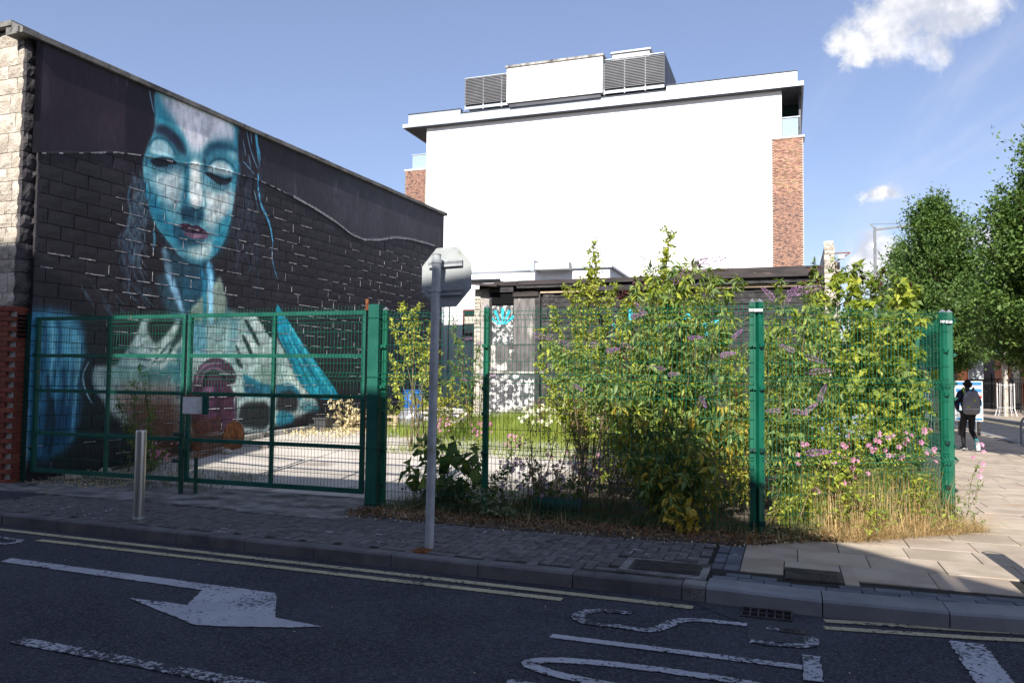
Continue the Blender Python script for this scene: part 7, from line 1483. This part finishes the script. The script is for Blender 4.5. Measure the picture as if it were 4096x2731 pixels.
# ------------------------------------------------------------------ far side of the cross street
struct('far_pavement', B().poly([(9.45, 47), (10.05, 40), (14, 14), (40, 14), (40, 110), (9.4, 110)], -.3, 0), 'sandstone')
b = B()
for a, c in (((9.32, 47), (9.3, 100)), ((9.92, 40), (9.32, 47)), ((13.7, 15), (9.92, 40))): b.bar((a[0], a[1], -.05), (c[0], c[1], -.05), .3, .12)
struct('far_kerb', b, 'kerb_granite')
def mark(o, u, v): return o
FX = 15.3
def shop(name, label, v0, v1, h, m): t = thing(name, label, 'building', (FX, (v0 + v1) / 2, 0)); B().box(FX, FX + 10, v0, v1, -.1, h).build('wall', m, t); return t
t = shop('orange_shop', 'orange fronted shop with dark doorway across the street', 71.5, 92, 9., 'dark_brick')
def front(par, nm, m, v0, v1, z0, z1, d=.1): return B().box(FX - d, FX + .05, v0, v1, z0, z1).build(nm, m, par)
front(t, 'shopfront', 'shop_orange', 77.5, 86, 0, 4.6, .1); d = front(t, 'door', 'shop_orange', 80.5, 82.8, 0, 3.2, .25); front(d, 'frame', 'off_white', 79.5, 79.8, 0, 3.1, .3); front(t, 'doorway', 'shop_dark', 78.2, 79.4, 0, 3.0, .16)
B().tube([(FX - .3, 75.0, 0), (FX - .3, 75.0, 7.5)], .16, 8).build('downpipe', 'off_white', t); front(t, 'cornice', 'off_white', 72, 86, 4.7, 5.0, .3)
t = shop('cafe', 'cafe with a pale blue awning, orange trim and dark windows across the street', 57.5, 71.4, 8.5, 'slate')
front(t, 'shopfront', 'shop_orange', 66, 71, 0, 4.4); front(t, 'window', 'shop_dark', 66.8, 68.6, .9, 3.4, .16); front(t, 'window', 'shop_dark', 58.2, 65.8, .4, 3.6, .14)
for v in (59.5, 61.5, 63.5): front(t, 'mullion', 'off_white', v, v + .15, .4, 3.6, .2)
front(t, 'pilaster', 'shop_orange', 62.6, 62.9, 0, 3.7, .25); front(t, 'pilaster', 'shop_orange', 60.2, 60.5, 0, 3.7, .25)
B().add([(FX - .05, 57.8, 5.0), (FX - .05, 71.0, 5.0), (FX - 2.4, 71.0, 3.9), (FX - 2.4, 57.8, 3.9), (FX - .05, 57.8, 4.9), (FX - .05, 71.0, 4.9), (FX - 2.4, 71.0, 3.55), (FX - 2.4, 57.8, 3.55)], [(0, 1, 2, 3), (4, 5, 6, 7), (0, 3, 7, 4), (1, 2, 6, 5), (3, 2, 6, 7)]).build('awning', 'awning_blue', t)
t = shop('blue_house', 'blue painted house front behind iron railings at the right edge', 50, 57.4, 8., 'shop_blue'); front(t, 'window', 'shop_dark', 54.6, 56.2, 1.2, 3.6, .1); front(t, 'window', 'shop_dark', 51, 52.6, 1.2, 3.6, .1)
front(t, 'column', 'off_white', 52.9, 54.1, 0, 6, .4)
t = shop('grey_house', 'grey rendered house at the end of the cross street row', 30, 49.9, 8, 'far_wall'); front(t, 'window', 'window_glass', 44, 45.5, 1.2, 3.4, .1)
solo('far_house', B().box(-2, 10, 118, 130, 0, 7), 'far_wall', 'low pale house closing the far end of the cross street', 'building', (4, 120, 0))
t = thing('iron_railing', 'black iron railings with spiked bars in front of the houses across the street', 'railing', (13.2, 60, 0))
for i in range(44): v = 50.5 + i * .42; B().box(13.18, 13.22, v, v + .05, .0, 2.0).lathe((13.2, v + .025, 2.0), [(.04, 0), (.045, .06), (.0, .16)], 5).build('bar', 'black_iron', t)
for z in (.3, 1.75): B().box(13.17, 13.23, 50.4, 69, z, z + .06).build('rail', 'black_iron', t)
for v in (57.2, 62.6, 69): B().lathe((13.2, v, 0), [(.1, 0), (.1, .3), (.06, .4), (.06, 1.9), (.11, 2.0), (.11, 2.15), (.03, 2.2), (.09, 2.35), (.0, 2.5)], 10).build('post', 'black_iron', t)
B().bar((13.1, 63, 1.1), (13.4, 69.5, 2.2), .07).build('handrail', 'black_iron', t)
t = thing('road_sign', 'grey backs of two plates on a pole behind the man with the backpack', 'sign', (6.0, 30.7, 0))
B().tube([(6.0, 30.7, 0), (6.0, 30.7, 2.45)], .035, 8).build('pole', 'grey_paint', t); B().box(5.80, 6.22, 30.62, 30.64, 2.11, 2.42).build('plate', 'sign_back', t); B().box(5.80, 6.22, 30.62, 30.64, 1.83, 2.10).build('plate', 'sign_back', t)
t = thing('poster_board', 'white and blue poster board on feet beside the cross street, beyond the last fence post', 'sign', (5.35, 29.0, 0))
B().box(5.05, 5.85, 28.95, 29.05, .45, 1.75).build('frame', 'off_white', t)
for z0, z1, m in ((1.62, 1.72, 'poster_blue'), (1.4, 1.5, 'poster_blue'), (1.2, 1.28, 'poster_red'), (.95, 1.1, 'poster_blue'), (.75, .85, 'awning_blue'), (.5, .56, 'poster_blue')): B().box(5.08, 5.82, 28.94, 28.95, z0, z1).build('print_band', m, t)
for x in (5.15, 5.7): B().box(x, x + .06, 28.9, 29.1, 0, .45).build('foot', 'cast_iron', t)
t = thing('litter_bin', 'black litter bin beyond the man with the backpack', 'bin', (6.9, 46, 0)); B().lathe((9.9, 58, 0), [(.3, 0), (.36, 1.0), (.33, 1.05), (.3, 1.05), (.28, .9), (0, .9)], 14).build('body', 'bin_black', t, True)

# ------------------------------------------------------------------ people
def skin(name, verts, edges, radii, m, parent, sub=1, root=0):
    me = bpy.data.meshes.new(name); me.from_pydata([Vector(v) for v in verts], edges, []); o = bpy.data.objects.new(name, me); COL.objects.link(o)
    md = o.modifiers.new('s', 'SKIN'); md.use_smooth_shade = True; sv = me.skin_vertices[0].data
    for i, r in enumerate(radii): sv[i].radius = (r, r) if not hasattr(r, '__len__') else r
    sv[root].use_root = True; o.modifiers.new('d', 'SUBSURF').levels = sub; o.modifiers['d'].render_levels = sub
    dg = bpy.context.evaluated_depsgraph_get(); em = bpy.data.meshes.new_from_object(o.evaluated_get(dg)); bpy.data.objects.remove(o)
    em.name = name; em.materials.clear(); em.materials.append(MT[m]); em.shade_smooth(); n = bpy.data.objects.new(name, em); COL.objects.link(n); n.parent = parent; return n
def person(label, loc, rz, J, top, low, skinm, hair, s=1., sleeve=True, hairlong=False, extra=None, group=None):
    """J: joint positions, facing +Y, 1.78 m tall"""
    t = thing('person', label, 'person', loc, group); t.rotation_euler = (0, 0, rz); t.scale = (s, s, s); WL[t.name] = Vector((0, 0, 0))
    K = ['pelvis', 'waist', 'chest', 'neck', 'chin', 'head', 'crown', 'shL', 'elL', 'wrL', 'haL', 'shR', 'elR', 'wrR', 'haR', 'hipL', 'knL', 'anL', 'toL', 'hipR', 'knR', 'anR', 'toR']
    ix = {k: i for i, k in enumerate(K)}; V = [J[k] for k in K]
    E = [('pelvis', 'waist'), ('waist', 'chest'), ('chest', 'neck'), ('neck', 'chin'), ('chin', 'head'), ('head', 'crown')] + [(a + S_, b_ + S_) for S_ in 'LR' for a, b_ in (('sh', 'el'), ('el', 'wr'), ('wr', 'ha'), ('hip', 'kn'), ('kn', 'an'), ('an', 'to'))] + [('chest', 'shL'), ('chest', 'shR'), ('pelvis', 'hipL'), ('pelvis', 'hipR')]
    rad = dict(pelvis=.12, waist=.105, chest=.115, neck=.05, chin=.062, head=.088, crown=.06, sh=.055, el=.038, wr=.026, ha=.035, hip=.078, kn=.05, an=.033, to=.03)
    rr_ = [rad[k] if k in rad else rad[k[:-1]] for k in K]; skin('body', V, [(ix[a], ix[b_]) for a, b_ in E], rr_, skinm, t)
    def sub(name, ks, es, k_, m, over={}): j = {q: i for i, q in enumerate(ks)}; return skin(name, [J[q] for q in ks], [(j[a], j[b_]) for a, b_ in es], [over.get(q, (rad[q] if q in rad else rad[q[:-1]]) + k_) for q in ks], m, t)
    ks = ['waist', 'pelvis', 'chest', 'neck', 'shL', 'shR'] + (['elL', 'wrL', 'elR', 'wrR'] if sleeve else []); es = [('waist', 'pelvis'), ('waist', 'chest'), ('chest', 'neck'), ('chest', 'shL'), ('chest', 'shR')] + ([('shL', 'elL'), ('elL', 'wrL'), ('shR', 'elR'), ('elR', 'wrR')] if sleeve else [])
    sub('jacket' if sleeve else 'top', ks, es, .026, top, {'neck': .065, 'pelvis': .15, 'waist': .14, 'chest': .15})
    sub('trousers', ['pelvis', 'hipL', 'knL', 'anL', 'hipR', 'knR', 'anR'], [('pelvis', 'hipL'), ('hipL', 'knL'), ('knL', 'anL'), ('pelvis', 'hipR'), ('hipR', 'knR'), ('knR', 'anR')], .022, low, {'pelvis': .14, 'anL': .042, 'anR': .042})
    h = Vector(J['head']); b_ = B(); R = random.Random(2)
    vs = []; fs = []
    for k in range(7):
        for i in range(14):
            a = 2 * PI * i / 14; f = k / 6 * (PI * .5 if not hairlong else PI * .5); back = .5 - .5 * math.sin(a); dz = -.03 - (.07 + (.12 if hairlong else 0)) * back; r = .098 * math.cos(f) ** .6 if k < 6 else .0; vs.append((h.x + r * math.cos(a) * .88, h.y - .006 + r * math.sin(a) * 1.08, h.z + (dz if k == 0 else dz * (1 - k / 6) + .115 * math.sin(f))))
    b_.add(vs, [(k * 14 + i, k * 14 + (i + 1) % 14, (k + 1) * 14 + (i + 1) % 14, (k + 1) * 14 + i) for k in range(6) for i in range(14)]).build('hair', hair, t, True)
    b_ = B(); b_.tube([(h.x, h.y + .085, h.z + .01), (h.x, h.y + .108, h.z - .03), (h.x, h.y + .09, h.z - .04)], [.01, .014, .012], 6).build('nose', skinm, t)
    for S_ in (-1, 1): B().lathe((h.x + S_ * .085, h.y + .0, h.z - .015), [(.02, -.03), (.028, 0), (.018, .03)], 8).build('ear', skinm, t)
    for S_ in (-1, 1): B().box(h.x + S_ * .033 - .012, h.x + S_ * .033 + .012, h.y + .082, h.y + .092, h.z, h.z + .012).build('eye', 'hair_dark', t)
    B().box(h.x - .025, h.x + .025, h.y + .078, h.y + .088, h.z - .068, h.z - .06).build('mouth', 'hair_brown', t)
    return t
def shoe(t, an, to, m, m2):
    an, to = Vector(an), Vector(to); d = (to - an); d2 = Vector((d.x, d.y, 0)).normalized(); f = (to - an).normalized()
    B().tube([an - f * .06 + Vector((0, 0, -.03)), an, an * .5 + to * .5, to, to + f * .06], [.035, .052, .05, .045, .02], 10).build('shoe', m, t, True); n = Vector((0, 0, 1)); q = f.cross(Vector((1, 0, 0))).normalized(); q = q if q.z < 0 else -q
    B().bar(an - f * .08 + q * .05, to + f * .07 + q * .04, .085, .022, f.cross(q) .cross(f)).build('sole', m2, t)
J = dict(pelvis=(0, 0, .96), waist=(0, .01, 1.12), chest=(0, .02, 1.34), neck=(0, .03, 1.5), chin=(.01, .05, 1.565), head=(.02, .055, 1.65), crown=(.015, .045, 1.73), shL=(-.18, .01, 1.42), elL=(-.27, -.05, 1.16), wrL=(-.2, .1, 1.0), haL=(-.15, .15, .96), shR=(.18, .02, 1.42), elR=(.27, 0, 1.17), wrR=(.2, .14, 1.0), haR=(.15, .18, .96), hipL=(-.085, 0, .9), knL=(-.11, .05, .5), anL=(-.11, -.02, .1), toL=(-.13, .12, .04), hipR=(.085, 0, .9), knR=(.1, .09, .5), anR=(.12, -.17, .26), toR=(.14, -.14, .11))
man = person('man in navy jacket and dark trousers walking away with a grey backpack', (4.12, 22.0, 0), math.radians(8), J, 'navy_cloth', 'black_cloth', 'dark_skin', 'hair_dark', 1.0)
shoe(man, (-.11, -.02, .09), (-.13, .12, .045), 'black_cloth', 'shoe_white'); 
B().tube([(.12, -.15, .30), (.125, -.19, .22), (.13, -.18, .12), (.14, -.15, .05)], [.04, .05, .048, .03], 10).build('shoe', 'shoe_teal', man, True); B().bar((.12, -.235, .27), (.145, -.215, .04), .085, .02, (0, 1, 0)).build('sole', 'shoe_white', man)
B().bar((-.06, .15, 1.66), (.1, .15, 1.66), .012, .035).bar((.105, .15, 1.665), (.105, .02, 1.665), .006, .012).build('glasses', 'hair_dark', man)
bp = thing('backpack', 'grey backpack with a lime striped strap on the walking man\'s back', 'backpack', (4.12, 22.0, 0)); bp.rotation_euler = (0, 0, math.radians(8)); WL[bp.name] = Vector((0, 0, 0))
vs = []; n = 16
for k, (z, w_, d_) in enumerate(((.90, .12, .05), (.93, .17, .09), (1.02, .185, .115), (1.2, .18, .115), (1.36, .16, .10), (1.44, .12, .075), (1.475, .06, .04))):
    for i in range(n): a = 2 * PI * i / n; c, s_ = math.cos(a), math.sin(a); vs.append((w_ * math.copysign(abs(c) ** .6, c), -.235 + d_ * math.copysign(abs(s_) ** .6, s_), z))
B().add(vs, [(k * n + i, k * n + (i + 1) % n, (k + 1) * n + (i + 1) % n, (k + 1) * n + i) for k in range(6) for i in range(n)] + [tuple(range(n)), tuple(range(6 * n, 7 * n))]).build('bag', 'grey_bag', bp, True)
B().box(-.17, .17, -.362, -.345, 1.03, 1.045).build('zip', 'white_cloth', bp); B().box(.02, .05, -.362, -.347, 1.22, 1.27).build('logo', 'lime', bp); B().box(-.14, -.08, -.362, -.35, 1.08, 1.1).build('tag', 'lime', bp)
for s_, m in ((-1, 'grey_bag'), (1, 'grey_bag')): B().tube([(s_ * .1, -.17, 1.42), (s_ * .11, -.06, 1.55), (s_ * .12, .12, 1.46), (s_ * .15, .17, 1.25)], .022, 6).build('strap', m, bp)
for k in (0, 1): B().bar((-.13 + k * .028, -.17, 1.41), (-.13 + k * .028, -.06, 1.535), .012, .05).build('strap_stripe', 'lime', bp)
def pose(**k): d = dict(J); d.update(k); return d
walk = pose(anR=(.1, .12, .1), toR=(.1, .26, .04), knR=(.09, .14, .5), anL=(-.1, -.2, .13), toL=(-.1, -.1, .04), knL=(-.1, -.02, .5), wrL=(-.24, .08, .95), haL=(-.24, .12, .88), wrR=(.22, .05, .93), haR=(.22, .1, .86))
w1 = person('woman in black top and trousers walking by the railings with a patterned bag', (13.0, 66.5, 0), math.radians(5), walk, 'black_cloth', 'black_cloth', 'skin', 'hair_brown', .97, False, True)
for a, c in (((-.1, -.2, .11), (-.1, -.1, .04)), ((.1, .12, .08), (.1, .26, .04))): shoe(w1, a, c, 'black_cloth', 'black_cloth')
t = thing('shoulder_bag', 'patterned pink and grey bag on the woman in black', 'bag', (13.0, 66.5, 0)); WL[t.name] = Vector((0, 0, 0)); B().lathe((.22, -.12, .95), [(.1, 0), (.17, .08), (.17, .3), (.1, .4)], 12).build('bag', 'bag_pattern', t, True); B().tube([(.2, -.1, 1.3), (.15, 0, 1.48), (.18, .1, 1.3)], .015, 5).build('strap', 'bag_pattern', t)
w2 = person('person in pale pink partly hidden behind the last fence post across the street', (12.2, 65.0, 0), math.radians(-60), walk, 'white_cloth', 'pink_cloth', 'skin', 'hair_brown', .97, False, True)
for a, c in (((-.1, -.2, .11), (-.1, -.1, .04)), ((.1, .12, .08), (.1, .26, .04))): shoe(w2, a, c, 'shoe_white', 'shoe_white')
grip = pose(elL=(-.25, .12, 1.17), wrL=(-.26, .38, 1.06), haL=(-.26, .45, 1.03), elR=(.25, .12, 1.17), wrR=(.26, .38, 1.06), haR=(.26, .45, 1.03), anR=(.1, .12, .1), toR=(.1, .26, .04), knR=(.09, .14, .5), head=(.02, .09, 1.63), crown=(.015, .08, 1.71))
for i, (lab, x, y, rz, top) in enumerate((('cyclist in a red jacket pushing a bicycle at the right edge', 13.15, 50.2, 70, 'red_cloth'), ('second person in white standing behind the red jacketed cyclist', 13.75, 51.6, 80, 'white_cloth'))):
    p = person(lab, (x, y, 0), math.radians(rz), grip if i == 0 else walk, top, 'denim', 'skin', 'hair_brown', 1.0)
    shoe(p, (.1, .12, .08), (.1, .26, .04), 'black_cloth', 'shoe_white'); shoe(p, (-.11, -.02, .08), (-.13, .12, .04), 'black_cloth', 'shoe_white') if i == 0 else shoe(p, (-.1, -.2, .11), (-.1, -.1, .04), 'black_cloth', 'shoe_white')
def bicycle(label, x, y, rz, m):
    t = thing('bicycle', label, 'bicycle', (x, y, 0)); t.rotation_euler = (0, 0, rz); WL[t.name] = Vector((0, 0, 0))
    for wx in (-.52, .52):
        w_ = B().tube([(wx + .33 * math.cos(a), 0, .34 + .33 * math.sin(a)) for a in [2 * PI * i / 28 for i in range(29)]], .022, 6, False).build('wheel', 'rubber', t, True); b_ = B()
        for i in range(12): a = 2 * PI * i / 12; b_.tube([(wx, 0, .34), (wx + .32 * math.cos(a), 0, .34 + .32 * math.sin(a))], .003, 3, False)
        b_.build('spoke', 'galvanised', w_, kind='stuff')
    B().tube([(-.52, 0, .34), (-.1, 0, .33), (.35, 0, .78), (-.2, 0, .82), (-.1, 0, .33)], .02, 6).tube([(-.52, 0, .34), (-.2, 0, .82), (-.24, 0, .95)], .014, 6).build('frame', m, t); B().tube([(.52, 0, .34), (.36, 0, .8), (.33, 0, 1.0)], .016, 6).build('fork', m, t)
    B().tube([(.36, -.28, 1.03), (.33, 0, 1.0), (.36, .28, 1.03)], .014, 6).build('handlebar', 'rubber', t); B().box(-.36, -.12, -.07, .07, .94, .99).build('saddle', 'rubber', t); return t
bicycle('dark bicycle held by the cyclist in red', 12.7, 50.3, math.radians(20), 'rubber'); bicycle('white and blue bicycle standing right behind the tree guard', 13.1, 49.4, math.radians(15), 'off_white')
# a swift high in the sky
t = thing('flying_bird', 'tiny dark bird gliding high above the gable', 'bird', (-40.3, 60, 44.3)); x, y, z = -40.3, 60, 44.3
B().tube([(x - .15, y, z), (x, y, z + .02), (x + .16, y, z)], [.01, .05, .01], 6).build('body', 'hair_dark', t); B().add([(x - .04, y - .03, z), (x + .05, y - .03, z), (x - .1, y - .5, z + .06), (x - .04, y + .03, z), (x + .05, y + .03, z), (x - .1, y + .5, z + .06)], [(0, 1, 2), (3, 5, 4)]).build('wing', 'hair_dark', t)
